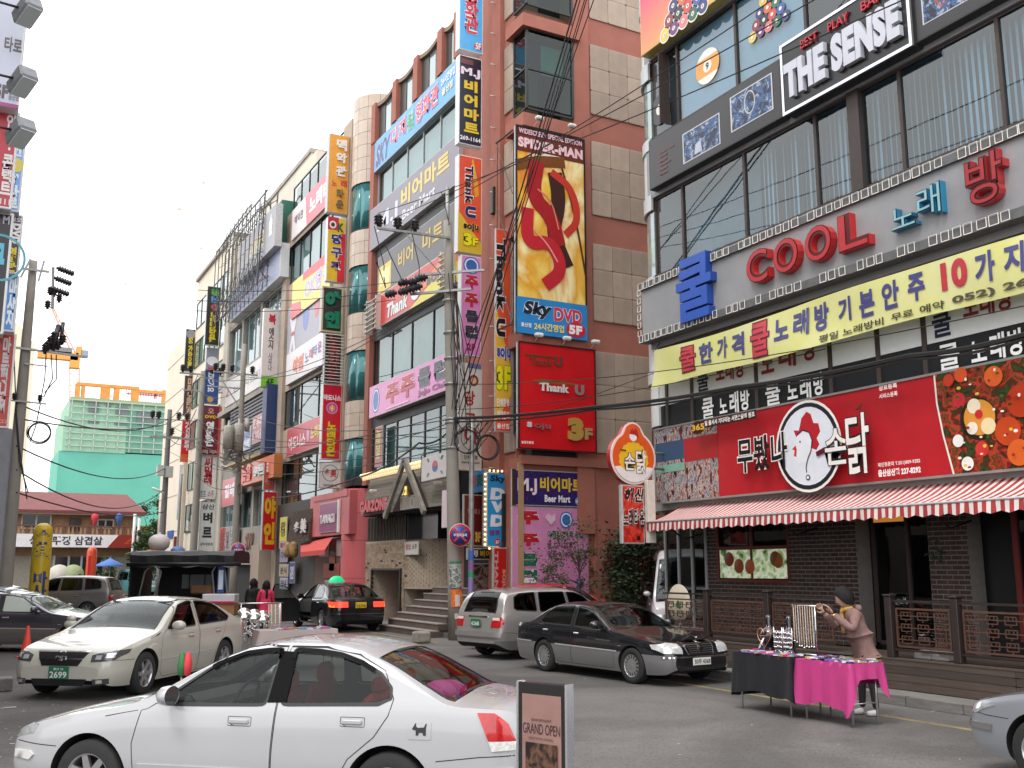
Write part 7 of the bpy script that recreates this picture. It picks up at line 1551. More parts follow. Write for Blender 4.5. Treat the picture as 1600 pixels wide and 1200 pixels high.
# === left side of the street: wall just outside the picture, signs projecting from it
LS = thing('left_side_building','building along the left side of the street carrying the projecting signs','building',(-5,35,0))
bx('wall',gb,LS,-12,-2.3,11,60,0,17)
for r in range(5):
 for c in range(12):bx('window',mat('window_black',.02),LS,-2.32,-2.28,12.2+c*4,15.2+c*4,1+r*3.2,3.2+r*3.2)
GL = 'vertical signs projecting at the left edge'
def ls(label,Y,p0,p1,q0,q1,c,items,**k):return signY(label,Y,p0,p1,q0,q1,.25,c,items,group=GL,body=mat('sign_white_side',.7),**k)
ls('white tarot sign marked 5F at the top left corner',13.0,-38,40,-60,171,'#c4c8d8',[('타로',.60,.95,.36,.46,'#6a6468'),('5F',.50,.76,.05,.14,'#5c5458',dict(bold=.06)),('울산점',.78,.98,.05,.09,'#8c8890'),('rect',0,1,0,.025,'#a8508c')])
ls('red optician sign with rotated white letters below the white tarot sign',13.2,-45,25,174,326,'#b83844',[('안경·콘택트',.70,.95,.14,.97,'#e0dcdc',dict(v=1,bold=.04)),('0111',.60,.95,.04,.10,'#e0d8d8')])
ls('black sign with a teal neon emblem below the red optician sign',13.4,-52,14,330,520,'#201e26',[('ring',.72,.62,.30,.30,.03,'#4c98a8'),('무',.55,.86,.48,.74,'#58b0c8',dict(bold=.06)),('M',.74,.9,.9,.97,'#a8a8b0')])
ls('blue and white sign behind the red optician sign',16.0,-10,37,195,333,'#78b0ec',[('시사인',.50,.92,.62,.95,'#e8f0f8',dict(v=1,bold=.06)),('ell',.78,.52,.08,.11,'#e0d060'),('하나로',.50,.92,.04,.42,'#e8f0f8',dict(v=1,bold=.06))])
ls('dark DVD cinema sign with yellow letters at the left edge',16.2,-14,33,335,428,'#3c3844',[('락오',.6,.94,.86,.95,'#e0dce0',dict(bold=.04)),('DVD',.66,.94,.50,.84,'#ecE8ec'.lower(),dict(r=1,bold=.07)),('영화관',.56,.9,.03,.44,'#e0c82c',dict(v=1,bold=.05))])
ls('light blue massage sign with white letters at the left edge',16.4,-20,27,429,518,'#4c94dc',[('스포츠',.34,.60,.06,.95,'#e8f0f8',dict(v=1,bold=.06)),('마사지',.66,.94,.06,.95,'#e8f0f8',dict(v=1,bold=.06))])
ls('tall red sign with pale blocky letters, lowest at the left edge',16.8,-28,20,519,668,'#b0301c',[('마트퍼니처',.56,.84,.14,.96,'#c8c0c4',dict(v=1,bold=.05)),('1722',.5,.95,.05,.09,'#d88c7c')])
m = MB(); x0_,x1_ = xy(-40,3,17),xy(10,3,17); m.box(x0_,x1_,16.8,17.1,0,zy(672,x1_,17),.02); tag(m.build('metal_column',mat('grey_box',(.16,.16,.18),.5,var=.2)),'dark grey sign column below the red sign at the left edge','column')
for k,(p,q)in enumerate(((43,14),(35,122),(32,201))):
 t = thing('floodlight','grey floodlight box hung before the %s'%['top of the white tarot sign','middle of the white tarot sign','red optician sign'][k],'floodlight',(xy(p,10,12.5),12.5,0)); x = xy(p,10,12.4); z = zy(q,x,12.4); x = xy(p,z,12.4)
 t.location = (x,12.4,z); t.rotation_euler = (R(-28),0,R(25)); t.scale = (.78,)*3
 MB().box(-.14,.14,-.22,.22,-.12,.12,.03).build('lamp_housing',mat('flood_grey',(.22,.23,.25),.5,var=.2),t,False); MB().box(-.11,.11,-.19,.19,-.135,-.12).build('lamp_glass',mat('lamp_glass',.5),t,False)
 MB().lathe([(0,.17),(.06,.16),(.09,.1),(.1,.0)],(0,.03,.05),'z',10).build('ballast',mat('flood_pale',(.45,.46,.45),.5),t,False)
 m = MB(); m.tube([(-.14,0,0),(-.5,.1,.05)],.02,6); m.build('arm',rail,t,False)
# === the other vehicles
def scl(P,L,W,H,**kw):
 """the first sedan's outline stretched to another length, width and height"""
 fx,fz = L/P['L'],H/max(z for _,z in P['top']); Q = dict(P)
 for k in('top','belt'):Q[k] = [(x*fx,z*fz)for x,z in P[k]]
 Q['sill'] = [(x*fx,z)for x,z in P['sill']]; Q['plan'] = [(x*fx,w)for x,w in P['plan']]
 for k in('windows','doors','body_seams'):Q[k] = [[(x*fx,z*fz)for x,z in p]for p in P[k]]
 Q['handles'] = [(x*fx,z*fz)for x,z in P['handles']]; Q['axles'] = tuple(x*fx for x in P['axles']); Q['L'],Q['W'] = L,W
 for k in('windshield','rear_window'):a = P[k]; Q[k] = (a[0]*fx,a[1]*fx,a[2],a[3])
 Q['mirror'] = (P['mirror'][0]*fx,P['mirror'][1]*fz); Q['dash'] = (P['dash'][0]*fx,P['dash'][1]*fz); Q['seats'] = [(x*fx,n)for x,n in P['seats']]
 Q['side_bits'] = []; Q['ends'] = []; Q['plates'] = []; Q['seat'] = mat('car_seat',.05,.9); Q.update(kw); return Q
P0 = P
HB = mat('headlamp_dark',(.10,.105,.11),.12,metal=.3,var=.4,scale=20,coat=1); LENS = mat('lamp_lens',(.85,.87,.9),.1,metal=.7)
cream_p = carpaint('paint_pearl',(.52,.505,.44),rough=.25)
P = scl(P0,4.8,1.83,1.475,paint=cream_p,r=.33,arch=.385,glass='mid',glass_side='tint',rain_guard=True,spokes=6,seat_c=None,top=[(0,.52),(.03,.62),(.1,.715),(.3,.79),(.8,.90),(1.25,.98),(1.38,1.02),(1.8,1.235),(2.15,1.385),(2.4,1.45),(2.7,1.475),(3.1,1.465),(3.45,1.40),(3.75,1.30),(4.1,1.16),(4.3,1.09),(4.5,1.06),(4.72,1.03),(4.78,.9),(4.8,.74)],windows=[[(1.62,.97),(1.75,1.05),(2.2,1.34),(2.5,1.395),(2.62,1.395),(2.58,.99)],[(2.72,.995),(2.76,1.39),(3.0,1.385),(3.35,1.33),(3.68,1.2),(3.9,1.08),(3.8,1.02),(3.3,1.01)]],rear_window=(3.55,4.2,2.12,2.14))
P['side_bits'] = [('side_molding',[(1.35,.50),(2.62,.52),(2.62,.54),(1.35,.52)],mat('moulding',(.5,.49,.46),.35),.006),('side_molding',[(2.7,.52),(3.2,.54),(3.2,.56),(2.7,.54)],mat('moulding',.5),.006),('side_repeater',[(1.12,.74),(1.2,.745),(1.2,.77),(1.12,.765)],TC,.006),('taillight',[(4.52,.72),(4.72,.74),(4.7,.92),(4.5,.95)],TR,.006)]
P['ends'] = [('grille',[(-.30,.51),(.30,.51),(.42,.70),(-.42,.70)],False,GB,.008),('grille_bar',[(-.36,.60),(.36,.60),(.37,.615),(-.37,.615)],False,CH,.014),('grille_surround',[(-.43,.70),(.43,.70),(.44,.715),(-.44,.715)],False,CH,.012),('headlight',[(.50,.565),(.80,.585),(.87,.68),(.868,.735),(.62,.70),(.49,.66)],False,HB,.008,True),('lamp_lens',[(.56,.60),(.65,.60),(.65,.66),(.56,.66)],False,LENS,.012,True),('lamp_lens',[(.70,.62),(.80,.63),(.80,.69),(.70,.68)],False,LENS,.012,True),('lower_intake',[(-.40,.22),(.40,.22),(.46,.32),(-.46,.32)],False,GB,.006),('fog_light',[(.56,.24),(.76,.25),(.77,.33),(.55,.32)],False,HB,.006,True),('fog_lens',[(.61,.26),(.69,.26),(.69,.31),(.61,.31)],False,LENS,.01,True),('badge',smooth_poly([(-.09,.585),(.09,.585),(.09,.645),(-.09,.645)],2),False,CH,.02),('badge_inner',smooth_poly([(-.07,.597),(.07,.597),(.07,.633),(-.07,.633)],2),False,GB,.022),('badge_bar',[(-.03,.595),(-.015,.595),(.03,.635),(.015,.635)],False,CH,.024)]
P['plates'] = [(False,.41,.335,.19,GREEN_PLATE,PL_W,[('울산 32',-.25,.25,.2,.38),('2699',-.42,.42,-.40,.10)])]
P['body_seams'] = [[(.06,.60),(.3,.58),(.58,.575)],[(1.05,.86),(1.4,.93)]]
car,S,put,dd = make_car('parked_car','pearl white saloon facing the camera, green plate 2699, behind the nearest white sedan',P)
place_car(car,2.86,19.38,218,scale=1.02)
m = MB(); m.lathe([(0,-.09),(.1,-.07),(.15,0),(.14,.06),(.0,.08)],(0,0,0),'x',14); m.v = [(p[0]*.6+P['mirror'][0]-car['mid'],p[1]*.55+S.hw(P['mirror'][0],1.0)+.14,p[2]*.4+1.12)for p in m.v]; m.build('blind_spot_mirror',cream_p,car,False)
blk = carpaint('paint_black',(.010,.011,.014),rough=.18); gry_p = carpaint('paint_grey',(.17,.165,.17),rough=.3)
def lim(k='limo'):
 P = scl(P0,4.92,1.82,1.44,paint=blk,paint2=gry_p,split=lambda x:.545+.012*x,r=.325,arch=.37,wstyle='disc',glass='mid',glass_side='tint',rain_guard=False,handle_mat=CH,handle_pocket=False,top=[(0,.56),(.03,.64),(.08,.73),(.2,.785),(.7,.87),(1.3,.95),(1.5,.985),(1.95,1.20),(2.3,1.36),(2.55,1.42),(2.9,1.44),(3.3,1.425),(3.6,1.37),(3.9,1.24),(4.2,1.08),(4.35,1.04),(4.7,1.0),(4.86,.95),(4.9,.82),(4.92,.7)],belt=[(0,.52),(.1,.66),(.3,.73),(1.3,.88),(2.5,.925),(4.0,.955),(4.7,.93),(4.92,.66)],axles=(.93,3.70),windows=[[(1.72,.95),(1.82,1.02),(2.28,1.31),(2.55,1.355),(2.72,1.36),(2.70,.965)],[(2.82,.97),(2.84,1.36),(3.2,1.355),(3.5,1.31),(3.72,1.18),(3.85,1.03),(3.75,.985)]],doors=[[(1.45,.3),(1.42,.6),(1.5,.88),(1.7,.955),(2.25,1.34),(2.5,1.385),(2.76,1.39),(2.76,.9),(2.75,.24),(1.5,.24)],[(2.77,.24),(2.775,.9),(2.775,1.39),(3.2,1.385),(3.52,1.34),(3.78,1.2),(3.92,1.0),(3.86,.85),(3.6,.66),(3.38,.5),(3.3,.3),(3.2,.24)]],handles=[(2.58,.83),(3.62,.85)],windshield=(1.46,2.4,2.1,2.12),rear_window=(3.62,4.25,2.12,2.14),mirror=(1.86,.965),dash=(1.95,.95),seats=[(2.3,2),(3.3,1)])
 P['body_seams'] = [[(1.2,.78),(1.46,.9)]]
 P['side_bits'] = [('side_molding',[(1.33,.555),(3.28,.58),(3.28,.60),(1.33,.575)],mat('moulding',(.5,.49,.46),.35),.008),('side_molding',[(4.12,.59),(4.8,.60),(4.8,.615),(4.12,.61)],mat('moulding',.5),.008),('belt_molding',[(1.6,.915),(3.9,.965),(3.9,.972),(1.6,.922)],CH,.012),('side_repeater',[(1.2,.66),(1.3,.66),(1.3,.675),(1.2,.675)],CH,.006)]
 P['ends'] = [('grille',[(-.28,.555),(.28,.555),(.36,.755),(-.36,.755)],False,GB,.008),('grille_surround',[(-.38,.755),(.38,.755),(.39,.785),(-.39,.785)],False,CH,.016),('grille_surround',[(.28,.55),(.31,.55),(.39,.76),(.355,.76)],False,CH,.014,True)]+[('grille_bar',[(-.29-.012*k,.58+.035*k),(.29+.012*k,.58+.035*k),(.29+.012*k,.588+.035*k),(-.29-.012*k,.588+.035*k)],False,mat('bar_grey',(.3,.3,.3),.3,metal=.8),.012)for k in range(5)]+[('badge',smooth_poly([(-.06,.63),(.06,.63),(.06,.70),(-.06,.70)],2),False,CH,.018),('badge_inner',smooth_poly([(-.04,.64),(.04,.64),(.04,.69),(-.04,.69)],2),False,GB,.02),('headlight',[(.45,.575),(.80,.59),(.86,.66),(.855,.73),(.66,.765),(.48,.745),(.44,.65)],False,mat('headlamp_bright',(.86,.87,.85),.12,metal=.35,var=.35,scale=16,coat=1),.008,True),('bumper_strip',[(-.82,.50),(.82,.50),(.82,.53),(-.82,.53)],False,CH,.012),('lower_intake',[(-.55,.28),(.55,.28),(.6,.35),(-.6,.35)],False,GB,.006)]
 P['plates'] = [(False,.43,.44,.13,WHITE_PLATE,PL_K,[('50무 4368',-.44,.44,-.34,.34)])]
 return P
P = lim()
car,S,put,dd = make_car('parked_car','black and grey limousine with chrome grille parked before the lattice fence',P); place_car(car,11.22,16.7,173.8,scale=.95)
m = MB(); m.tube([(0,0,.79),(0,0,.84)],.004,5); m.tube([(0,-.03,.865),(0,.03,.865),(0,.0,.84),(0,-.03,.865)],.005,5); m.v = [(p[0]+.13-car['mid'],p[1],p[2])for p in m.v]; m.build('hood_ornament',CH,car,False)
slv = carpaint('paint_silver',(.46,.44,.42),metal=.55,rough=.3); dslv = carpaint('paint_dark_silver',(.26,.25,.255),metal=.5,rough=.3)
PW = dict(L=4.52,W=1.77,axles=(.88,3.58),r=.32,arch=.37,paint=slv,paint2=dslv,split=lambda x:.42,res=.05,nv=8,tumble=.36,glass='tint',crown=.05,top=[(0,.56),(.03,.66),(.1,.76),(.3,.84),(.8,.96),(1.1,1.03),(1.5,1.25),(1.85,1.45),(2.1,1.53),(2.5,1.57),(3.2,1.57),(3.9,1.53),(4.15,1.49),(4.28,1.36),(4.38,1.12),(4.44,.98),(4.48,.8),(4.52,.62)],belt=[(0,.52),(.1,.68),(.3,.76),(1.1,.93),(2.5,.985),(4.0,1.03),(4.4,1.0),(4.52,.58)],plan=[(0,.70),(.03,.79),(.09,.86),(.2,.915),(.4,.965),(.75,.992),(1.2,1.0),(3.6,1.0),(4.1,.985),(4.3,.965),(4.42,.92),(4.49,.84),(4.52,.76)],sill=[(0,.3),(.15,.21),(4.2,.22),(4.52,.36)],windows=[[(1.4,1.0),(1.5,1.07),(1.85,1.38),(2.1,1.45),(2.35,1.46),(2.33,1.01)],[(2.43,1.015),(2.45,1.465),(3.25,1.465),(3.32,1.04)],[(3.42,1.05),(3.38,1.465),(3.85,1.44),(4.02,1.36),(4.08,1.12),(4.0,1.08)]],doors=[[(1.22,.32),(1.2,.6),(1.28,.93),(1.42,1.02),(1.82,1.41),(2.08,1.49),(2.38,1.5),(2.385,.9),(2.38,.25),(1.3,.25)],[(2.39,.25),(2.395,.9),(2.395,1.5),(3.34,1.5),(3.38,1.0),(3.3,.75),(3.2,.55),(3.17,.35),(3.12,.25)]],handles=[(2.2,.88),(3.15,.9)],windshield=(1.15,2.0,2.1,2.12),rear_window=(4.17,4.42,2.3,2.26),mirror=(1.55,1.0),dash=(1.7,.98),seats=[(2.0,2),(3.0,1)],ends=[('taillight',[(.50,.70),(.80,.71),(.83,.84),(.79,.93),(.50,.93)],True,TR,.01,True),('taillight_clear',[(.52,.86),(.76,.86),(.74,.92),(.52,.92)],True,TC,.014,True),('tailgate_trim',[(-.34,.92),(.34,.92),(.34,.945),(-.34,.945)],True,CH,.012),('bumper',[(-.78,.50),(.78,.50),(.8,.60),(-.8,.60)],True,slv,.04),('headlight',[(.42,.6),(.8,.62),(.84,.72),(.5,.74)],False,HL,.008,True),('grille',[(-.36,.6),(.36,.6),(.38,.7),(-.38,.7)],False,GB,.006)],plates=[(True,.80,.335,.17,GREEN_PLATE,PL_W,[('6268',-.4,.4,-.36,.14)])],body_seams=[[(3.95,.55),(4.2,.60),(4.42,.60)]],rear_seam=None,floor=.4)
car,S,put,dd = make_car('parked_car','silver estate wagon with red tail lights turning into the alley beside the black limousine',PW)
hd_ = Vector((math.sin(R(77)),math.cos(R(77)))); lf_ = Vector((-hd_.y,hd_.x)); cxy = Vector((11.15,20.5))+lf_*.79+hd_*1.35
place_car(car,cxy.x+.22,cxy.y,77)
P = scl(P0,4.4,1.7,1.43,paint=carpaint('paint_red',(.5,.02,.02)),res=.08,rain_guard=False); car,S,put,dd = make_car('parked_car','bright red car almost hidden behind the silver estate wagon',P); place_car(car,cxy.x+1.6,cxy.y+1.95,80,scale=1.13)
tx = scl(P0,4.75,1.8,1.46,paint=blk,r=.325,arch=.38,glass='mid',rain_guard=False,spokes=5,res=.06,seats=[(2.1,2),(3.1,1)],handle_mat=CH)
tx['side_bits'] = [('side_molding',[(1.3,.40),(2.6,.40),(2.6,.42),(1.3,.42)],CH,.006)]
tx['ends'] = [('taillight',[(.40,.74),(.86,.74),(.865,.90),(.40,.90)],True,mat('tail_lit',(.6,.02,.015),.2,emit=(1,.06,.03),estr=1.2,var=.5,scale=14),.01,True),('indicator',[(.78,.745),(.86,.745),(.86,.80),(.78,.80)],True,mat('amber_lamp',(.8,.3,.04),.3,emit=(1,.35,.05),estr=.6),.014,True),('bumper_chrome',[(-.82,.545),(.82,.545),(.82,.56),(-.82,.56)],True,CH,.012)]
tx['plates'] = [(True,.80,.335,.17,YEL_PLATE,PL_K,[('울산',-.2,.2,.2,.4),('1576',-.42,.42,-.38,.12)])]; tx['body_seams'] = [[(4.1,.62),(4.5,.64)]]
tx['plates'] = [(True,.80,.335,.17,YEL_PLATE,PL_K,[('1576',-.42,.42,-.38,.12)])]
car,S,put,dd = make_car('taxi','black taxi seen from behind, brake lights lit and left front door open',tx); car['category'] = 'taxi'; place_car(car,11.2,33.9,0,scale=1.06)
o = dd[(0,-1)]; xh = tx['doors'][0][1][0]-car['mid']
hy = -S.hw(tx['doors'][0][1][0],.7)
o.matrix_local = Matrix.Translation((xh,hy,0))@Matrix.Rotation(R(-62),4,'Z')@Matrix.Translation((-xh,-hy,0))
m = side_patch(S,[(p[0],p[1])for p in tx['doors'][0]if p[1]<1.0],-1,-.05,.1,False); m.v = [(p[0]-car['mid'],p[1],p[2])for p in m.v]; m.build('door_trim',mat('door_card',.02,.6),o,False)
m = MB(); m.lathe([(0,.19),(.10,.18),(.2,.12),(.27,.03),(.28,0)],(0,0,0),'z',16); m.v = [(p[0]*.35,p[1]*1.0,p[2]+1.46)for p in m.v]; ob = m.build('roof_lamp',mat('taxi_green',(.02,.6,.25),.3,emit=(.02,.9,.35),estr=.25),car,False); ob.location.x = .1
P = lim(); gdk = carpaint('paint_graphite',(.075,.07,.09),metal=.3,rough=.22); P.update(paint=gdk,paint2=carpaint('paint_brown_silver',(.20,.19,.18),metal=.3),res=.07,ends=[],plates=[],glass='tint',glass_side='light',cabin_col=mat('cabin_pale',(.5,.52,.5),.8))
P['side_bits']+=[('lower_molding',[(1.33,.36),(3.28,.37),(3.28,.39),(1.33,.38)],CH,.006)]
GLASS_CAR_old = GLASS_CAR
GLASS_CAR = lambda k='clear':mat('glass_blinds',(.62,.68,.62),.15,var=.15,scale=1,coat=1)if k=='light' else GLASS_CAR_old(k)
car,S,put,dd = make_car('parked_car','dark two tone saloon with pale screened side windows at the left edge',P); place_car(car,1.62,28.5,119)
P = scl(P0,4.7,1.8,1.48,paint=carpaint('paint_ice_blue',(.42,.46,.55),metal=.4),res=.09,rain_guard=False,glass='tint'); car,S,put,dd = make_car('parked_car','light blue grey saloon behind the dark two tone saloon',P); place_car(car,1.3,33.0,118)
PS = dict(PW); k_ = 1.09; PS.update(paint=carpaint('paint_grey_brown',(.19,.18,.18),metal=.3),paint2=mat('cladding_grey',(.10,.10,.105),.5),res=.09,plates=[]); PS['top'] = [(x,z*k_)for x,z in PW['top']]; PS['belt'] = [(x,z*k_)for x,z in PW['belt']]
for q in('windows','doors'):PS[q] = [[(x,z*k_)for x,z in p]for p in PW[q]]
PS['split'] = lambda x:.48
car,S,put,dd = make_car('parked_car','grey brown off-road wagon facing left before the far house',PS); car['category'] = 'SUV'; place_car(car,3.7,46.6,-62)
P = scl(P0,4.5,1.75,1.45,paint=slv,res=.06,rain_guard=False,ends=[('headlight',[(.4,.56),(.78,.58),(.83,.68),(.5,.7)],False,HL,.008,True),('bumper_strip',[(-.84,.44),(.84,.44),(.84,.50),(-.84,.50)],False,dslv,.02)]); P['body_seams'] = [[(.05,.60),(.3,.58),(.56,.575)]]
P['paint'] = carpaint('paint_blue_silver',(.36,.38,.42),metal=.5)
car,S,put,dd = make_car('parked_car','blue silver car cut off by the right edge of the picture',P); place_car(car,9.9,5.15,-2)
P = scl(P0,4.4,1.7,1.42,paint=white,res=.12,rain_guard=False); car,S,put,dd = make_car('parked_car','white car just showing at the left edge behind the dark saloon and the utility pole',P); place_car(car,-1.4+2.2,41,-62)
def van(name,label,L,W,H,paint,cx,cy,az,glassk='tint',sc=1.0,paint2=None):
 Q = dict(L=L,W=W,axles=(.75,L-1.1),r=.32,arch=.38,paint=paint,res=.1,nv=6,tumble=.16,glass=glassk,crown=.07,floor=.5,top=[(0,.6),(.04,.95),(.12,1.06),(.35,1.25),(.7,H*.86),(.9,H*.95),(1.2,H*.99),(2.2,H),(L-.5,H*.99),(L-.15,H*.93),(L-.04,H*.7),(L,.8)],belt=[(0,.56),(.05,.86),(.15,.98),(.6,1.08),(L-.3,1.12),(L,.75)],plan=[(0,.80),(.04,.88),(.15,.95),(.4,.99),(.8,1),(L-.5,1),(L-.1,.97),(L,.9)],sill=[(0,.32),(.2,.26),(L,.3)],windows=[[(.55,1.13),(.95,H*.87),(1.5,H*.87),(1.5,1.14)],[(1.65,1.16),(1.65,H*.87),(2.9,H*.87),(2.9,1.16)],[(3.0,1.16),(3.0,H*.87),(L-.4,H*.86),(L-.35,1.16)]],doors=[[(.45,.35),(.45,1.1),(.9,H*.9),(1.56,H*.9),(1.56,.3)]],handles=[(1.4,1.0)],windshield=(.22,.78,2.04,2.06),rear_window=None,mirror=(.6,1.2),mirror_size=.75,dash=(.8,1.1),seats=[(1.3,2)],ends=[('headlight',[(.45,.66),(.76,.66),(.78,.8),(.46,.8)],False,HL,.01,True),('grille',[(-.4,.68),(.4,.68),(.4,.78),(-.4,.78)],False,GB,.008),('bumper',[(-.78,.38),(.78,.38),(.8,.55),(-.8,.55)],False,paint2 or paint,.03)],plates=[(False,.47,.335,.15,GREEN_PLATE,PL_W,[('50',-.2,.2,-.3,.3)])])
 r = make_car(name,label,Q)[0]; r['category'] = 'van'; place_car(r,cx,cy,az,scale=sc); return r
van('van','teal van facing the camera at the far junction beside the truck canopy',4.6,1.75,1.98,carpaint('paint_teal',(.10,.30,.32)),11.35,81,172,'mid')
van('van','white minibus with a green plate parked in the alley beside the white corner',4.8,1.85,2.35,carpaint('paint_van_white',(.62,.60,.62)),17.35,22.6,214,'mid',1.08,carpaint('paint_maroon',(.12,.02,.04)))
ft = thing('food_truck','street food truck under a black tarpaulin canopy behind the pearl white saloon','truck',(6.4,34,0),-YAW)
tarp = mat('tarpaulin',(.012,.012,.014),.45,var=.4,scale=2,bump=.4); wl_ = 1.62
m = MB(); n = 12; pr_ = [(-1.0,2.16),(-1.0,2.40),(-.85,2.52),(0,2.56),(.85,2.52),(1.0,2.40),(1.0,2.16)]
for i in range(n):
 for j in range(len(pr_)-1):
  def q_(i,j):return(-wl_+2*wl_*i/n,pr_[j][0]+.02*math.sin(i*2.1+j),pr_[j][1]+.015*math.sin(i*1.3+j*2))
  m.face([q_(i,j),q_(i+1,j),q_(i+1,j+1),q_(i,j+1)],True)
for sx in(-1,1):m.face([(sx*wl_,a,b)for a,b in pr_])
m.build('canopy',tarp,ft,False)
m = MB()
for i in range(18):
 a,b = -wl_-.05+2*(wl_+.05)*i/18,-wl_-.05+2*(wl_+.05)*(i+1)/18; m.mesh([(a,-1.04,2.18),(b,-1.04,2.18),(b,-1.1+.03*math.sin(i+1),2.04+.03*math.sin(i*1.7+1.7)),(a,-1.1+.03*math.sin(i),2.04+.03*math.sin(i*1.7))],[(0,1,2,3)],True)
m.tube([(-wl_-.05,-1.07,2.13),(wl_+.25,-1.07,2.13)],.06,8); m.build('rolled_flap',tarp,ft,False)
bx('bed',tarp,ft,-wl_,wl_,-.95,.95,.55,.85,world=False); bx('end_sheet',tarp,ft,-wl_,-wl_+.06,-.95,.95,.85,2.2,world=False); bx('cab_back',mat('black_back',.015,.7),ft,-wl_+.3,wl_-.7,.9,.98,.85,2.2,world=False)
for x in(-1.35,-.85,1.1,1.5):m = MB(); m.tube([(x,-.9,.8),(x+(.2 if x<0 else-.15),-.9,1.9),(x+(.45 if x<-1 else-.3 if x>1.2 else 0),-.9,2.15)],.03,6); m.build('frame_tube',mat('tube_grey',(.2,.2,.2),.5),ft,False)
for x0,x1 in((-.55,-.32),(-.28,.18),(.22,.42)):bx('rear_pane',mat('hazy_pane',(.25,.30,.29),.3),ft,x0,x1,.87,.9,1.35,1.8,world=False)
bx('counter',col('#dcd8dc',.4),ft,.75,1.75,-1.15,-.6,.95,1.22,.02,world=False); bx('counter_stripe',col('#c02c5c',.5),ft,.75,1.75,-1.17,-1.15,.93,1.0,world=False); bx('counter_base',col('#a87c50',.7),ft,.75,1.75,-1.13,-.6,.6,.93,world=False)
bx('carton',col('#6c4c34',.8),ft,.25,.95,-.8,-.4,1.2,1.48,.05,world=False); bx('side_poster',col('#c8d0d8',.5),ft,1.18,1.32,-.98,-.96,1.35,1.95,world=False); bx('side_poster_blue',col('#3c4c8c',.5),ft,1.14,1.36,-.96,-.94,1.25,2.05,world=False)
for x in(-1.0,1.0):
 for sy in(1,-1):wheel(ft,x,sy*.78,.3,.2)
for lb,px_,q,r,c in(('white paper lantern balloon over the truck canopy',248,848,.36,'#d8ccc8'),('blue and white balloon just above the truck canopy',278,863,.26,'#5c74a8'),('orange and white balloon at the left end of the truck canopy',238,868,.26,'#d88c5c')):
 x = xy(px_,2.6,36); z = zy(q,x,36); m = MB(); m.lathe([(0,-r*.8),(r*.55,-r*.7),(r*.9,-r*.4),(r,0),(r*.9,r*.4),(r*.55,r*.7),(r*.12,r*.82),(r*.1,r*1.0),(0,r*1.0)],(x,36,z),'z',18); tag(m.build('balloon',col(c,.5)),lb,'balloon')
# === utility poles and cables
pc = mat('pole_concrete',(.31,.285,.25),.85,col2=(.24,.22,.19),scale=1.5,bump=.2); ins = mat('insulator',(.03,.025,.03),.35); cb_ = mat('cable',.015,.6); pst = mat('pole_steel',(.34,.34,.33),.45,metal=.4,var=.3)
def upole(label,x,y,H,r0,r1,m=None,name='utility_pole'):
 t = thing(name,label,'utility pole',(x,y,0)); mb = MB(); mb.tube([(x,y,H*i/8)for i in range(9)],[r0+(r1-r0)*i/8 for i in range(9)],14); mb.build('shaft',m or pc,t); return t
def bar(t,a,b,w=.045,nm='crossarm'):
 mb = MB(); mb.tube([a,b],w,4); return mb.build(nm,pst,t)
def insul(t,p,up=True,s=1.0,horiz=None):
 mb = MB(); prof = [(0,0),(.03,0),(.03,.04),(.075,.05),(.04,.09),(.075,.10),(.04,.14),(.075,.15),(.03,.2),(0,.2)]
 mb.lathe([(r*s,h*s)for r,h in prof],(0,0,0),'z',10)
 if horiz is not None:
  q = Vector((0,0,1)).rotation_difference(Vector(horiz).normalized()); mb.v = [tuple(q@Vector(v))for v in mb.v]
 mb.v = [(v[0]+p[0],v[1]+p[1],v[2]+p[2])for v in mb.v]; return mb.build('insulator',ins,t)
def coil(t,c,r,n=5,nrm=(0,1,0),seed=1):
 rnd = random.Random(seed); mb = MB(); q = Vector((0,1,0)).rotation_difference(Vector(nrm).normalized())
 for k in range(n):
  rr = r*rnd.uniform(.88,1.06); ox,oz = rnd.uniform(-.03,.03),rnd.uniform(-.03,.03); pts = []
  for i in range(25):a = 2*math.pi*i/24; pts.append(Vector(c)+q@Vector((ox+rr*math.cos(a),k*.012,oz+rr*math.sin(a))))
  mb.tube(pts,.012,5,False)
 return mb.build('cable_coil',cb_,t)
LX,LY = 1.16,36.8; LH = zy(408,LX,LY)
lp1 = upole('tall concrete utility pole at the left with a coiled cable and hanging switches',LX,LY,LH,.24,.13)
def LP(q):return zy(q,LX,LY)
bar(lp1,(LX-.1,LY-.2,LP(408)),(LX-.35,LY-.2,LP(438))); bar(lp1,(LX+.32,LY-.2,LP(408)),(LX+.2,LY-.2,LP(440))); bar(lp1,(LX-.3,LY-.2,LP(424)),(LX+.5,LY-.2,LP(424)),.05)
bar(lp1,(LX-.9,LY-.2,LP(545)),(LX+1.9,LY-.2,LP(551)),.05); bar(lp1,(LX-.75,LY-.2,LP(627)),(LX+.75,LY-.2,LP(630)),.035); bar(lp1,(LX,LY-.2,LP(570)),(LX+.7,LY-.2,LP(571)),.03)
def LX_(p,q):x = LX; z = LP(q); x = xy(p,z,LY-.2); return Vector((x,LY-.2,z))
for p,q in((88,416),(84,432),(80,449)):
 insul(lp1,LX_(p,q),s=1.7,horiz=(1,0,-.25)); insul(lp1,LX_(p+12,q+3),s=1.7,horiz=(1,0,-.25))
for p,q in((84,462),(92,470),(74,482),(78,460)):insul(lp1,LX_(p,q),s=1.5)
mb = MB(); mb.tube([LX_(83,416),LX_(82,480)],.05,5); mb.build('hanger',pst,lp1)
for p,q in((78,540),(84,532),(90,544),(97,535),(74,548),(70,552)):insul(lp1,LX_(p,q),s=1.8)
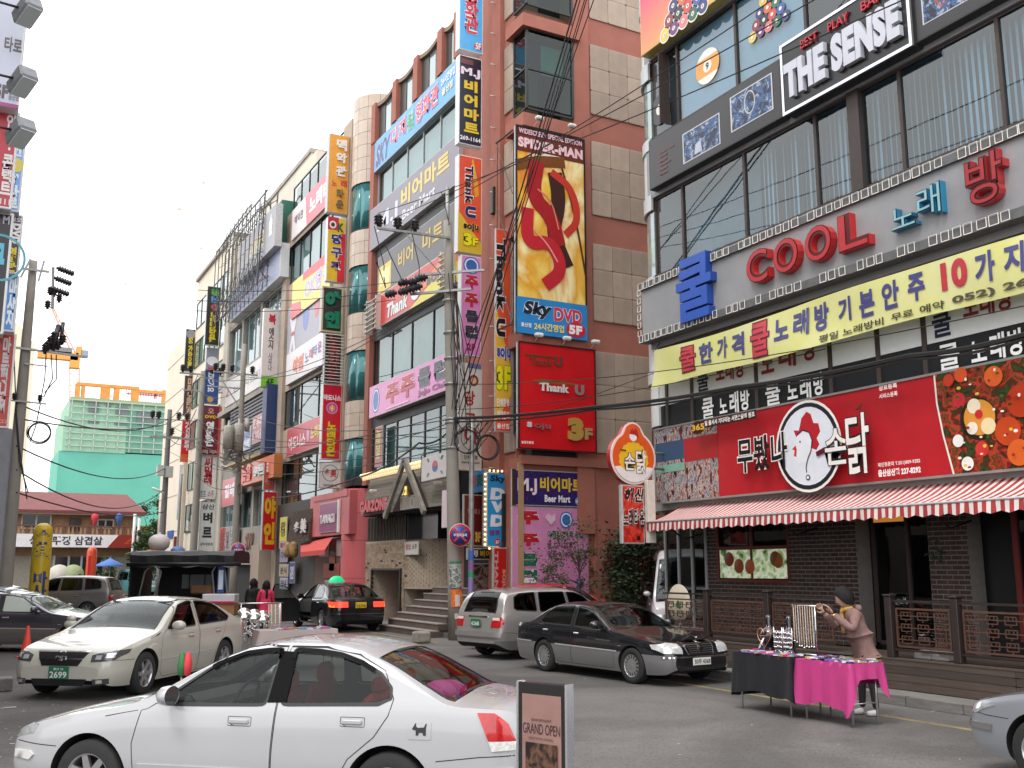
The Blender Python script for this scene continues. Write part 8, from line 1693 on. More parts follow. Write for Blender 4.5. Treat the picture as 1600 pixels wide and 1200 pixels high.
mb = MB(); mb.tube([LX_(92,505),LX_(82,545)],.09,6); mb.tube([LX_(99,500),LX_(95,530)],.06,6); mb.build('switch_rod',ins,lp1)
for p in(62,22):insul(lp1,LX_(p,628),s=1.3)
coil(lp1,LX_(61,675),.36,6,(0,1,0),3)
mb = MB()
for a,b,c in(((72,552),(70,590),(63,628)),((80,552),(82,590),(68,620)),((88,552),(88,590),(70,612)),((63,630),(56,665),(47,690)),((22,560),(25,640),(30,700)),((30,700),(38,750),(42,780)),((24,640),(30,720),(44,770))):mb.tube([LX_(*a),LX_(*b),LX_(*c)],.02,5)
mb.build('drop_cable',cb_,lp1)
CX,CY = 12.45,26.8; CH_ = zy(345,CX,CY)
cp = upole('concrete utility pole in the middle with posters on its shaft and many cables',CX,CY,CH_,.22,.13)
mb = MB(); mb.tube([(CX,CY,CH_-.6),(CX,CY,zy(292,CX,CY))],.06,8); mb.build('top_extension',pst,cp)
def CP(q):return zy(q,CX,CY)
LEAN = Vector((-.883,.47,0))*.030
def CQ(p,q,Y=None,k=1):
 Y = Y or CY; z = CP(q); x = xy(p,z,Y)
 for _ in range(3):z = zy(q,x,Y); x = xy(p,z,Y)
 return Vector((x,Y,z))-LEAN*z*k
za = CP(374)
bar(cp,(CX,CY-.15,za),(CX-2.35,CY-.15,za+.0),.05); bar(cp,(CX-.2,CY-.15,za-1.3),(CX-1.5,CY-.15,za),.02,'brace')
for dx in(2.3,1.7,1.15):insul(cp,(CX-dx,CY-.15,za+.05),s=1.9)
bar(cp,(CX+.5,CY-.5,CP(455)),(CX-1.1,CY+.4,CP(460)),.05); bar(cp,(CX+.9,CY-.6,CP(425)),(CX-.9,CY+.5,CP(428)),.05)
for p,q in((640,438),(655,437),(668,432),(620,455),(640,452),(650,449),(660,446)):insul(cp,CQ(p,q,CY+.3),s=1.8,horiz=(-1,.2,-.2))
rnd = random.Random(5)
for q in(470,520,560,600,655,660,700):mb = MB(); mb.lathe([(.2,-.03),(.215,0),(.2,.03)],(CX,CY,CP(q)),'z',14); mb.build('clamp',pst,cp)
coil(cp,(CX+.35,CY-.3,CP(690)),.38,5,(.3,1,0),4); coil(cp,(CX+1.0,CY-.35,CP(700)),.36,5,(0,1,.1),6)
mb = MB()
for k in range(9):
 a = Vector((CX+rnd.uniform(-.15,.15),CY-.22,CP(rnd.uniform(430,520)))); b = Vector((CX+rnd.uniform(-.3,.5),CY-.3,CP(rnd.uniform(620,700)))); mb.tube([a,a.lerp(b,.5)+Vector((rnd.uniform(-.25,.25),-.05,0)),b],.014,5)
for k in range(8):
 a = Vector((CX+rnd.uniform(-.1,.9),CY-.3,CP(658))); b = a+Vector((rnd.uniform(-.4,.4),0,-rnd.uniform(.4,1.1))); c = a+Vector((rnd.uniform(.1,.6),0,0)); mb.tube([a,b,c],.016,5)
for s in(((690,300),(700,350)),((585,350),(600,420)),((640,345),(655,430)),((600,375),(640,440)),((590,410),(600,430))):mb.tube([CQ(*s[0]),(CQ(*s[0])+CQ(*s[1]))/2+Vector((.15,0,-.5)),CQ(*s[1])],.015,5)
mb.build('drop_cable',cb_,cp)
def onpole(nm,q0,q1,m_,a0=-2.6,a1=-.9,rr=.006):
 z1,z0 = CP(q0),CP(q1); mb = MB(); n = 8; v = []
 for i in range(n+1):
  a = a0+(a1-a0)*i/n; r = .235+rr
  for z in(z0,z1):v.append((CX+r*math.cos(a),CY+r*math.sin(a),z))
 mb.mesh(v,[(2*i,2*i+2,2*i+3,2*i+1)for i in range(n)],True); return mb.build(nm,m_,cp)
onpole('orange_poster',921,948,print_mat('poster_orange',['#e07a1c','#d8641c','#e8a050'],6),-2.5,-1.0); onpole('poster_portrait',929,947,col('#d8c8c0'),-2.0,-1.4,.009); onpole('notice',958,967,col('#c8bca8'),-2.1,-1.55); onpole('torn_paper',880,918,print_mat('torn',['#6c7068','#8c908c','#b8bcb8','#5c645c','#74786c'],9),-2.7,-.9); onpole('green_strip',877,881,col('#3c7c5c'),-2.6,-1.0,.01)
lamp = upole('slim grey steel pole with stickers beside the utility pole',12.82,26.62,zy(655,12.8,26.6),.085,.07,pst,'steel_pole'); lamp['category'] = 'pole'
for q0,q1,c in((860,876,'#4c74c8'),(878,892,'#9c6ca8'),(893,902,'#3c9c6c'),(903,930,'#8c7cb0'),(932,945,'#a8a8b0')):mb = MB(); mb.lathe([(.083,zy(q1,12.8,26.6)),(.083,zy(q0,12.8,26.6))],(12.82,26.62,0),'z',14); mb.build('sticker',col(c),lamp)
def noparking(label,px_,q,Y,r):
 z = zy(q,xy(px_,3,Y),Y); x = xy(px_,z,Y); t = thing('no_parking_sign',label,'traffic sign',(x,Y,z),R(-YAW*57.3*.6)); mb = MB(); mb.lathe([(0,0),(r,0),(r,.02),(0,.02)],(0,0,0),'y',32); mb.build('disc',col('#b82434',.4),t,False)
 mb = MB(); mb.lathe([(0,-.003),(r*.80,-.003),(r*.8,0)],(0,0,0),'y',32); mb.build('blue_field',col('#2c4894',.4),t,False)
 for a in(R(45),R(-45)):mb = MB(); d = Vector((math.cos(a),math.sin(a))); n = Vector((-d.y,d.x)); k = r*.8; w = r*.09; mb.face([((d*s*k+n*t2*w).x,-.006,(d*s*k+n*t2*w).y)for s,t2 in((-1,-1),(1,-1),(1,1),(-1,1))]); mb.build('red_bar',col('#b82434',.4),t,False)
 mb = MB(); letters(mb,'주정차금지',-r*.62,r*.62,-r*.14,r*.14,-.010,.03); mb.build('lettering',col('#e8e8ec'),t,False); mb = MB(); mb.lathe([(r,-.004),(r*1.05,0),(r,.02)],(0,0,0),'y',32); mb.build('rim',col('#d8c8c8',.4),t,False)
noparking('round no parking sign on the slim pole beside the utility pole',719,836,26.35,.31); noparking('far round no parking sign above the truck canopy',372,859,46,.30)
P4x,P4y = 12.6,44.0; P4y = yx(371,6,12.6)
p4 = upole('utility pole carrying three transformers before the grey sign building',12.6,P4y,zy(538,12.6,P4y),.2,.12)
for k,(p,q0,q1)in enumerate(((356,668,704),(372,664,706),(386,655,675))):
 z1,z0 = zy(q0,12.4,P4y),zy(q1,12.4,P4y); x = xy(p,z0,P4y-.5); mb = MB(); mb.lathe([(0,z0),(.27,z0+.02),(.27,z1-.1),(.22,z1),(.08,z1+.02),(.06,z1+.28),(0,z1+.28)]if k<2 else[(0,z0),(.14,z0),(.14,z1),(0,z1)],(x,P4y-.5,0),'z',16); mb.build('transformer',mat('transformer',(.42,.40,.34),.5,var=.3),p4)
bar(p4,(xy(345,5,P4y-.3),P4y-.3,zy(708,12.4,P4y)),(xy(392,5,P4y-.3),P4y-.3,zy(708,12.4,P4y)),.08); bar(p4,(11.0,P4y,zy(583,12,P4y)),(13.4,P4y,zy(583,12,P4y)),.06); bar(p4,(10.9,P4y,zy(606,12,P4y)),(12.6,P4y,zy(606,12,P4y)),.05); bar(p4,(12.6,P4y,zy(640,12,P4y)),(11.4,P4y,zy(592,12,P4y)),.04)
for dx in(-1.5,-1.1,-.6,.5):insul(p4,(12.6+dx,P4y,zy(583,12,P4y)+.05),s=2.2)
mb = MB(); rnd2 = random.Random(9)
for k in range(14):a = Vector((xy(rnd2.uniform(352,390),5,P4y-.5),P4y-.5,zy(rnd2.uniform(700,725),12.4,P4y))); mb.tube([a,a+Vector((rnd2.uniform(-.4,.4),0,-.4)),a+Vector((rnd2.uniform(-.6,.6),0,rnd2.uniform(-.7,.1)))],.035,5)
mb.build('cable_tangle',mat('cable_tan',(.14,.12,.09),.7),p4); coil(p4,(xy(373,5,P4y-.4),P4y-.4,zy(765,12.4,P4y)),.28,3,(1,.3,0),8)
mb = MB(); mb.tube([(12.6,P4y,zy(735,12.6,P4y)),(xy(366,5,P4y-.4),P4y-.4,zy(733,12.4,P4y))],.04,6); mb.lathe([(0,-.42),(.13,-.36),(.18,0),(.12,.36),(0,.42)],(0,0,0),'x',12); n_ = 0
lx = xy(354,5,P4y-.4); mb.v = mb.v[:12]+[(v[0]*1.0+lx,v[1]*.7+P4y-.4,v[2]*.45+zy(733,12.3,P4y)-v[0]*.35)for v in mb.v[12:]]; mb.build('street_lamp_head',mat('lamp_white',(.7,.68,.62),.4),p4)
P5y = yx(306,6,12.7); p5 = upole('utility pole with cross arms left of the vertical cinema signs',12.7,P5y,zy(580,12.7,P5y),.26,.16); bar(p5,(11.2,P5y,zy(584,12,P5y)),(14.6,P5y,zy(584,12,P5y)),.07); bar(p5,(11.5,P5y,zy(610,12,P5y)),(14.6,P5y,zy(610,12,P5y)),.06); bar(p5,(12.7,P5y,zy(686,12,P5y)),(9.6,P5y,zy(686,12,P5y)),.07)
for dx in(-1.3,-.8,.6,1.1,1.6):insul(p5,(12.7+dx,P5y,zy(584,12,P5y)+.05),s=2.6)
P6y = yx(253,4,12.4); p6 = upole('dark slender utility pole with boxes before the cream tiled building',12.4,P6y,zy(640,12.4,P6y),.26,.16,mat('pole_dark',(.16,.15,.15),.8,var=.3)); bx('meter_box',mat('box_grey',(.45,.44,.42),.6),p6,xy(237,4,P6y),xy(248,4,P6y),P6y-.6,P6y-.1,zy(744,12,P6y),zy(728,12,P6y)); bx('meter_box',mat('box_grey',.45),p6,xy(250,4,P6y),xy(262,4,P6y),P6y-.6,P6y-.1,zy(746,12,P6y),zy(729,12,P6y))
bar(p6,(xy(232,7,P6y),P6y,zy(682,12,P6y)),(xy(275,7,P6y),P6y,zy(682,12,P6y)),.08); bar(p6,(xy(228,7,P6y),P6y,zy(655,12,P6y)),(xy(300,7,P6y),P6y,zy(655,12,P6y)),.05)
for p in(230,240,262,272,285):insul(p6,(xy(p,7,P6y),P6y,zy(655 if p!=262 else 680,12,P6y)),s=3)
mb = MB(); z_ = zy(767,12,P6y); x_ = xy(243,4,P6y-.4); mb.lathe([(0,-.5),(.16,-.4),(.2,.1),(0,.45)],(0,0,0),'x',10); mb.v = [(v[0]+x_,v[1]*.7+P6y-.4,v[2]*.5+z_-v[0]*.4)for v in mb.v]; mb.build('street_lamp_head',mat('lamp_white',.7),p6)
p7 = upole('thin pipe pole between the cream tiled building and the white gallery sign',xy(278,4,78),78,zy(740,13,78),.1,.08,pst,'steel_pole'); p7['category'] = 'pole'
cp.rotation_euler = (-.0141,-.0265,0)
def CV(v):v = Vector(v); return v+LEAN*v.z
c1 = CV((CX,CY-.2,CP(655)))
rr = onX(1600,523,13.3)
wire([c1,onX(930,636,13.4),onX(1150,605,13.45),onX(1420,556,13.45),rr,rr+Vector((.1,-5,.1))],.045,.05,n=8,label='thick black cable bundle from the middle pole along the restaurant front')
wire([c1+Vector((0,0,-.1)),onX(930,640,13.4),onX(1150,609,13.45),onX(1420,560,13.45),rr+Vector((0,0,-.06))],.025,.08,n=8,label='thinner black cable twisted along the thick bundle over the alley')
NW = 'thin overhead cables'
n = 0
def W_(label,a,b,sag=.3,r=.012):wire([a,b],r,sag,n=16,label=label,group=None)
for k,(p,dx,dz)in enumerate(((1185,-1.15,.4),(1245,-1.7,.4),(1372,-2.3,.4))):
 e = onX(p,0,11.0-.3*k); s = CV((CX+dx,CY-.15,za+dz)); d = (e-s); W_('%s of three overhead wires from the middle pole past the bar sign'%['uppermost','second','lowest'][k],s,s+d*1.25,.25,.011)
for k,(q0,p1)in enumerate(((640,900),(648,905),(652,915),(560,926),(600,912))):
 e = onX(p1,0,10.6+.1*k); s = CV((CX+.1*k,CY-.25,CP(q0))); d = e-s; W_('steep cable %s rising from the middle pole across the film poster'%['nearest the mast','second','third','outermost','fourth'][k],s,s+d*1.2,.12,.013 if k else.02)
for k,(q0,q1)in enumerate(((440,440),(457,455),(474,470))):
 a = LX_(110+8*k,425+16*k); b = CQ(618 if k else 640,q1-2,CY+.3,0); W_('%s long high wire between the left pole and the middle pole'%['upper','middle','lower'][k],a,b,.45,.010)
for k,(qa,pb,qb)in enumerate(((655,371,640),(662,371,690),(668,306,655),(690,306,690),(452,371,586),(460,306,588),(700,254,700),(648,254,660))):
 Yp = {371:P4y,306:P5y,254:P6y}[pb]; xp = {371:12.5,306:12.6,254:12.4}[pb]; a = CV((CX-.1,CY+.2,CP(qa))); b = Vector((xp-.3,Yp,zy(qb,xp,Yp)))
 W_('street cable %s beside the shop fronts'%['to the transformers, upper','to the transformers, lower','to the cinema signs, upper','to the cinema signs, lower','from the high cross arm to the transformers','from the high cross arm to the cinema signs','to the dark slender pole, lower','to the dark slender pole, upper'][k],a,b,.7+.1*k,.016)
wire([CV((CX,CY+.2,CP(672))),CQ(655,692,27.5,0),onX(559,746,12.8),onX(420,779,12.6)],.03,.15,label='thick dark cable drooping left in front of the plank canopy')
for k,(qa,qb,sg)in enumerate(((698,732,.9),(735,765,1.3),(770,800,.5),(632,655,.9),(655,662,.4))):
 b = Vector((12.3,P6y,zy(qb,12.3,P6y))); a = LX_(26,qa); W_('low cable %s from the left pole across the green netting'%['first','second','third','highest','second highest'][k],a,b,sg,.028)
for k,(qa,qb)in enumerate(((655,700),(690,640),(700,730),(584,583),(612,606),(740,760))):
 a = Vector((12.6,P5y,zy(qa,12.6,P5y))); b = Vector((12.5,P4y,zy(qb,12.5,P4y))); W_('short cable %d between the two poles before the cinema signs'%(k+1)if 0 else 'short cable %s between the two poles before the cinema signs'%['upper middle','rising','lower middle','along the top cross arms','along the second cross arms','lowest'][k],a,b,.5,.02)
for k,(qa,qb)in enumerate(((655,584),(682,686),(700,640),(660,612))):
 a = Vector((12.4,P6y,zy(qa,12.4,P6y))); b = Vector((12.4,P5y,zy(qb,12.4,P5y))); W_('far cable %s between the dark slender pole and its neighbour'%['rising to the top','level in the middle','rising in the middle','second from top'][k],a,b,.5,.025)
W_('pale thin guy wire crossing the red soju board',onX(795,666,12.6),onX(1030,580,13.9),.0,.008)
W_('thin wire across the alley above the thick bundle',CV((CX,CY,CP(640))),onX(1290,545,13.8),.25,.01)
W_('second thin wire across the alley above the thick bundle',CV((CX,CY,CP(600))),onX(1600,478,13.5),.35,.01)
# === people
def skin_mesh(name,pts,edges,m,parent,sub=2,root=0):
 me = bpy.data.meshes.new(name); me.from_pydata([p[:3]for p in pts],edges,[]); o = bpy.data.objects.new(name,me); C.objects.link(o)
 iv = wmat(parent).inverted()
 for vv_ in me.vertices:vv_.co = iv@vv_.co
 md = o.modifiers.new('s','SKIN'); md.use_smooth_shade = True; ss = o.modifiers.new('u','SUBSURF'); ss.levels = ss.render_levels = sub
 if not me.skin_vertices:me.skin_vertices.new()
 for i,p in enumerate(pts):
  r = p[3]; me.skin_vertices[0].data[i].radius = r if isinstance(r,tuple)else(r,r); me.skin_vertices[0].data[i].use_root = (i==root)
 for ob in bpy.data.objects:
  pass
 vl = bpy.context.view_layer; dg = bpy.context.evaluated_depsgraph_get(); n = bpy.data.meshes.new_from_object(o.evaluated_get(dg)); n.name = name
 bpy.data.objects.remove(o); n.materials.clear(); n.materials.append(m)
 for p in n.polygons:p.use_smooth = True
 q = bpy.data.objects.new(name,n); C.objects.link(q); q.parent = parent; return q
skin_c = mat('skin',(.52,.33,.24),.5,var=.08); hair_c = mat('hair_black',(.010,.008,.008),.6,spec=.25,bump=.4,scale=40)
def head(t,c,look,s=1.0,hair_len=.0,hair_m=None,up=(0,0,1),bob=True):
 """head with face; c centre, look direction"""
 f = Vector(look).normalized(); l = Vector(up).cross(f).normalized(); u = f.cross(l); B = lambda a,b,d:Vector(c)+(f*a+l*b+u*d)*s
 me = MB(); prof = []
 n = 14; k = 18; v = []
 for i in range(n+1):
  th = math.pi*i/n; z = .118*math.cos(th)
  for j in range(k):
   ph = 2*math.pi*j/k; x = .092*math.sin(th)*math.cos(ph); y = .074*math.sin(th)*math.sin(ph)
   if z<0:tp = 1+z*2.6; y*=tp; x = x*(1+z*1.2)+(.008 if x>0 else.02*(-z/.118))
   v.append(B(x,y,z))
 me.mesh(v,[(i*k+j,i*k+(j+1)%k,(i+1)*k+(j+1)%k,(i+1)*k+j)for i in range(n)for j in range(k)],True)
 ns = [B(.085,0,.022),B(.092,.012,-.022),B(.092,-.012,-.022),B(.112,0,-.02),B(.088,0,-.034)]; me.mesh(ns,[(0,1,3),(0,3,2),(1,4,3),(4,2,3)],True)
 for sg in(1,-1):
  e = [B(.0+.018*math.cos(a),sg*(.075+.006),.0+.03*math.sin(a))for a in[6.28*i/8 for i in range(8)]]; me.face(e);
 o = me.build('head',skin_c,t)
 fe = MB()
 for sg in(1,-1):fe.mesh([B(.083,sg*.045,.012),B(.087,sg*.03,.019),B(.089,sg*.015,.012),B(.087,sg*.03,.006)],[(0,1,2,3)]); fe.mesh([B(.084,sg*.05,.032),B(.09,sg*.03,.038),B(.09,sg*.012,.033),B(.09,sg*.03,.032)],[(0,1,2,3)])
 fe.build('eyes',mat('eye_dark',.02,.3),o); mo = MB().mesh([B(.084,.022,-.055),B(.092,0,-.05),B(.084,-.022,-.055),B(.09,0,-.062)],[(0,1,2,3)]); mo.build('mouth',mat('lips',(.35,.12,.1),.5),o)
 h = MB(); v = []; n2 = 12; k2 = 24
 for i in range(n2+1):
  for j in range(k2):
   ph = 2*math.pi*j/k2; front = math.cos(ph); lim = math.pi*(.36 if front>.62 else.36+.34*(.62-front)/.5 if front>.12 else.72); th = lim*i/n2; w = 1+.04*math.sin(j*5)
   v.append(B(.118*math.sin(th)*math.cos(ph)*w-.014,.104*math.sin(th)*math.sin(ph)*w,.145*math.cos(th)+.0))
 if hair_len:
  for i in range(1,9):
   for j in range(k2):
    ph = 2*math.pi*j/k2; b = v[n2*k2+j]; front = math.cos(ph); L = hair_len*i/8*(1 if front<.3 else.0); sp = 1+.25*math.sin(math.pi*i/8)
    p = Vector(b)-Vector((0,0,1))*L-f*s*.02*i/8; cc = Vector(c)-Vector((0,0,1))*L; p = Vector((cc.x+(p.x-cc.x)*sp,cc.y+(p.y-cc.y)*sp,p.z)); v.append(p)
 rows = len(v)//k2; h.mesh(v,[(i*k2+j,i*k2+(j+1)%k2,(i+1)*k2+(j+1)%k2,(i+1)*k2+j)for i in range(rows-1)for j in range(k2)],True); h.build('hair',hair_m or hair_c,o)
 return o
def hand(t,w,d,pal,s=1.0,curl=.6):
 """hand at wrist w pointing along d, palm normal pal: palm and five fingers, one mesh of joined skins"""
 d = Vector(d).normalized(); pn = Vector(pal).normalized(); sd = d.cross(pn).normalized(); W = Vector(w); pts = [(*W,.02*s)]; ed = []
 pts.append((*(W+d*.04*s),(.03*s,.016*s))); ed.append((0,1)); pts.append((*(W+d*.075*s),(.034*s,.014*s))); ed.append((1,2))
 for k,(off,L)in enumerate(((-.03,.058),(-.011,.068),(.009,.064),(.028,.05))):
  b = W+d*.085*s+sd*off*s; i = len(pts); pts.append((*b,.0095*s)); ed.append((2,i)); c1 = b+(d*math.cos(curl*.5)+pn*math.sin(curl*.5))*L*.5*s; c2 = c1+(d*math.cos(curl*1.5)+pn*math.sin(curl*1.5))*L*.5*s
  pts.append((*c1,.0088*s)); ed.append((i,i+1)); pts.append((*c2,.007*s)); ed.append((i+1,i+2))
 i = len(pts); b = W+d*.03*s-sd*.032*s; pts+=[(*b,.012*s),(*(b+(d*.6-sd*.8+pn*.5).normalized()*.035*s),.01*s),(*(b+(d*.9-sd*.5+pn*.9).normalized()*.062*s),.0085*s)]; ed+=[(1,i),(i,i+1),(i+1,i+2)]
 return skin_mesh('hand',pts,ed,skin_c,t,1,1)
vx,vy = 11.2,10.55
ve = thing('person','woman in a mauve jacket handling necklaces at the street stall','person',(vx,vy,0))
Lft = Vector((-.883,.47,0)); Tow = Vector((-.47,-.883,0)); base = Vector((vx,vy,0))
def V(l,f,z):return base+Lft*l+Tow*f+Vector((0,0,z))
jk = mat('mauve_jacket',(.24,.14,.125),.8,var=.25,scale=12,bump=.4); tr_ = mat('dark_trousers',.02,.8)
pel = V(.05,0,.88);
pts = [(*V(.03,0,.92),(.19,.15)),(*V(.07,.0,1.08),(.185,.145)),(*V(.12,.0,1.24),(.19,.14)),(*V(.18,.0,1.37),(.165,.115)),(*V(.22,.0,1.46),(.07,.07)),(*V(.16,.17,1.36),.08),(*V(.24,.27,1.16),.07),(*V(.42,.16,1.33),.055),(*V(.46,.13,1.37),.036),(*V(.19,-.15,1.37),.075),(*V(.36,-.16,1.18),.062),(*V(.50,-.04,1.34),.05),(*V(.53,-.02,1.37),.034),(*V(-.01,0,.80),(.185,.15)),(*V(-.02,0,.72),(.175,.145))]
skin_mesh('jacket',pts,[(0,1),(1,2),(2,3),(3,4),(3,5),(5,6),(6,7),(7,8),(3,9),(9,10),(10,11),(11,12),(0,13),(13,14)],jk,ve,2)
pts = [(*V(.0,0,.80),(.13,.11)),(*V(-.01,.08,.74),.085),(*V(-.04,.1,.42),.06),(*V(-.07,.1,.09),.045),(*V(.0,-.08,.74),.085),(*V(.04,-.1,.42),.06),(*V(.05,-.1,.09),.045)]
skin_mesh('trousers',pts,[(0,1),(1,2),(2,3),(0,4),(4,5),(5,6)],tr_,ve,2)
for l,f in((-.07,.1),(.05,-.1)):
 skin_mesh('shoe',[(*V(l-.02,f,.05),.045),(*V(l+.06,f+.02,.045),.045),(*V(l+.15,f+.03,.035),.035)],[(0,1),(1,2)],mat('shoe_white',(.65,.65,.63),.5),ve,2)
skin_mesh('neck',[(*V(.22,0,1.42),.05),(*V(.245,.01,1.53),.045)],[(0,1)],skin_c,ve,1)
head(ve,V(.27,.01,1.59),Lft*.85-Tow*.35-Vector((0,0,.4)),1.15)
skin_mesh('scarf',[(*V(.16,.08,1.46),.035),(*V(.26,.10,1.44),.03),(*V(.30,.0,1.42),.03),(*V(.24,-.09,1.45),.035),(*V(.3,.03,1.3),.03),(*V(.3,.03,1.1),.03)],[(0,1),(1,2),(2,3),(2,4),(4,5)],mat('ochre_scarf',(.45,.26,.06),.9,var=.3,scale=20),ve,1)
skin_mesh('hood',[(*V(.08,.08,1.46),.04),(*V(.06,.0,1.44),.055),(*V(.1,-.09,1.46),.04)],[(0,1),(1,2)],jk,ve,2,1)
hand(ve,V(.46,.13,1.38),Lft*.6+Vector((0,0,.8)),Lft,1.15); hand(ve,V(.53,-.02,1.38),Lft*.6+Vector((0,0,.8)),Lft*.5+Tow,1.15)
MB().lathe([(.045,-.012),(.05,0),(.045,.012)],tuple(V(.445,.13,1.36)),'z',14).build('wristwatch',mat('gold',(.8,.6,.25),.25,metal=.9),ve)
def standing(label,x,y,H,coat,faceaz,bag=None,hair=.32,legs=True,arm=0,hm=None):
 t = thing('person',label,'person',(x,y,0)); F = Vector((math.sin(R(faceaz)),math.cos(R(faceaz)),0)); Rr = Vector((F.y,-F.x,0)); k = H/1.65; b = Vector((x,y,0))
 G = lambda r,f,z:b+Rr*r*k+F*f*k+Vector((0,0,z*k))
 pts = [(*G(0,0,.95),(.19*k,.15*k)),(*G(0,0,1.12),(.17*k,.13*k)),(*G(0,0,1.27),(.19*k,.14*k)),(*G(0,0,1.36),(.12*k,.09*k)),(*G(0,0,1.43),.055*k),(*G(.18,0,1.34),.058*k),(*G(.23,.02,1.08),.05*k),(*G(.22,.1,.86),.04*k),(*G(-.18,0,1.34),.058*k),(*G(-.23,.02,1.08),.05*k),(*G(-.2,.14,.88),.04*k),(*G(0,0,.78),(.17*k,.13*k)),(*G(0,0,.66),(.17*k,.13*k))]
 skin_mesh('coat',pts,[(0,1),(1,2),(2,3),(3,4),(3,5),(5,6),(6,7),(3,8),(8,9),(9,10),(0,11),(11,12)],coat,t,2)
 pts = [(*G(0,0,.8),(.12*k,.1*k)),(*G(.085,0,.72),.08*k),(*G(.09,.02,.42),.055*k),(*G(.09,0,.06),.04*k),(*G(.09,.12,.03),.035*k),(*G(-.085,0,.72),.08*k),(*G(-.09,-.02,.42),.055*k),(*G(-.09,0,.06),.04*k),(*G(-.09,.12,.03),.035*k)]
 skin_mesh('legs',pts,[(0,1),(1,2),(2,3),(3,4),(0,5),(5,6),(6,7),(7,8)],tr_,t,2)
 head(t,G(0,.01,1.54),F,1.02*k,hair)
 for sg in(1,-1):hand(t,G(.21*sg,.12,.86),Vector((0,0,-1)),-Rr*sg,k)
 if bag:skin_mesh('shoulder_bag',[(*G(.28,-.02,.98),(.05,.12)),(*G(.30,-.02,.8),(.07,.16)),(*G(.30,-.02,.70),(.07,.16))],[(0,1),(1,2)],mat('bag_black',.015,.5),t,2,1); m = MB(); m.tube([G(.14,0,1.40),G(.24,-.06,1.2),G(.29,-.04,1.0)],.012,5); m.build('bag_strap',mat('bag_black',.015),t)
 return t
standing('woman with long black hair in a bright pink red coat with a black shoulder bag',xy(416,1.4,29.6),29.6,1.63,mat('coat_red',(.62,.03,.09),.8,var=.15),15,True)
standing('person with long dark hair in dark clothes beside the woman in the pink red coat',xy(396,1.4,30.2),30.2,1.68,mat('coat_black',.012,.85),40,False,.4)
standing('distant passer-by in dark clothes behind the grey brown off-road wagon',xy(154,1.4,62),62,1.7,mat('coat_black',.012,.85),200,False,.05); standing('distant passer-by in pale clothes left of the one in dark clothes',xy(124,1.4,62),62,1.66,mat('coat_pale',(.5,.48,.45),.85),180,False,.05)
# === street stalls
def cloth_table(label,x0,x1,y0,y1,H,m,clabel,cm,drops,legs_label=None):
 t = thing('folding_table',label,'table',((x0+x1)/2,(y0+y1)/2,0)); st_ = mat('leg_steel',(.55,.55,.55),.3,metal=.7)
 bx('table_top',mat('table_top_dark',.03,.6),t,x0+.01,x1-.01,y0+.01,y1-.01,H-.03,H-.005)
 for x in(x0+.08,x1-.08):
  for y in(y0+.08,y1-.08):q = MB(); q.tube([(x,y,0),(x,y,H-.03)],.014,8); q.build('leg',st_,t)
 for y in(y0+.08,y1-.08):q = MB(); q.tube([(x0+.08,y,.28),(x1-.08,y,.28)],.010,6); q.build('stretcher',st_,t)
 q = MB(); rnd = random.Random(int(x0*10)); nx,ny = 14,18; pr = []
 q.mesh([(x0+(x1-x0)*i/nx,y0+(y1-y0)*j/ny,H+.002*math.sin(i*2+j))for i in range(nx+1)for j in range(ny+1)],[(i*(ny+1)+j,(i+1)*(ny+1)+j,(i+1)*(ny+1)+j+1,i*(ny+1)+j+1)for i in range(nx)for j in range(ny)],True)
 loop = [(x0,y0+(y1-y0)*j/24)for j in range(24)]+[(x0+(x1-x0)*i/18,y1)for i in range(18)]+[(x1,y1-(y1-y0)*j/24)for j in range(24)]+[(x1-(x1-x0)*i/18,y0)for i in range(18)]; N = len(loop); v = []; rows = 9
 for r in range(rows+1):
  for i,(x,y)in enumerate(loop):
   side_ = 0 if i<24 else 1 if i<42 else 2 if i<66 else 3; d = drops[side_](((i-[0,24,42,66][side_])/([24,18,24,18][side_]))); f = r/rows
   ox,oy = [(-1,0),(0,1),(1,0),(0,-1)][side_]; cor = min(min(abs(i-c),N-abs(i-c))for c in(0,24,42,66)); fold = (.014*math.sin(i*.9)+.008*math.sin(i*2.3+1))*f+.02*f+(.05*f if cor<2 else 0); v.append((x+ox*fold,y+oy*fold,H-d*f))
 q.mesh(v,[(r*N+i,r*N+(i+1)%N,(r+1)*N+(i+1)%N,(r+1)*N+i)for r in range(rows)for i in range(N)],True)
 o = q.build('tablecloth',cm); tag(o,clabel,'tablecloth'); o.modifiers.new('w','WELD').merge_threshold = .001; return t
mg = mat('magenta_cloth',(.50,.04,.20),.75,var=.12,scale=2); bk_ = mat('black_cloth',(.010,.010,.014),.8,var=.3)
TX0,TX1 = 10.12,10.72
cloth_table('steel folding table under the magenta cloth',TX0,TX1,9.80,10.78,.79,None,'magenta cloth with hanging corners over the stall table',mg,[lambda t:.56+.03*math.sin(t*9)+(.10 if t<.12 else 0),lambda t:.3,lambda t:.3,lambda t:.20+.5*max(0,abs(t-.5)*2-.55)**.8])
cloth_table('steel folding table under the black cloth',10.05,10.75,10.84,12.0,.80,None,'black cloth over the stall table with mirrors and stands',bk_,[lambda t:.54+.03*math.sin(t*8),lambda t:.62,lambda t:.3,lambda t:.62])
rnd = random.Random(11)
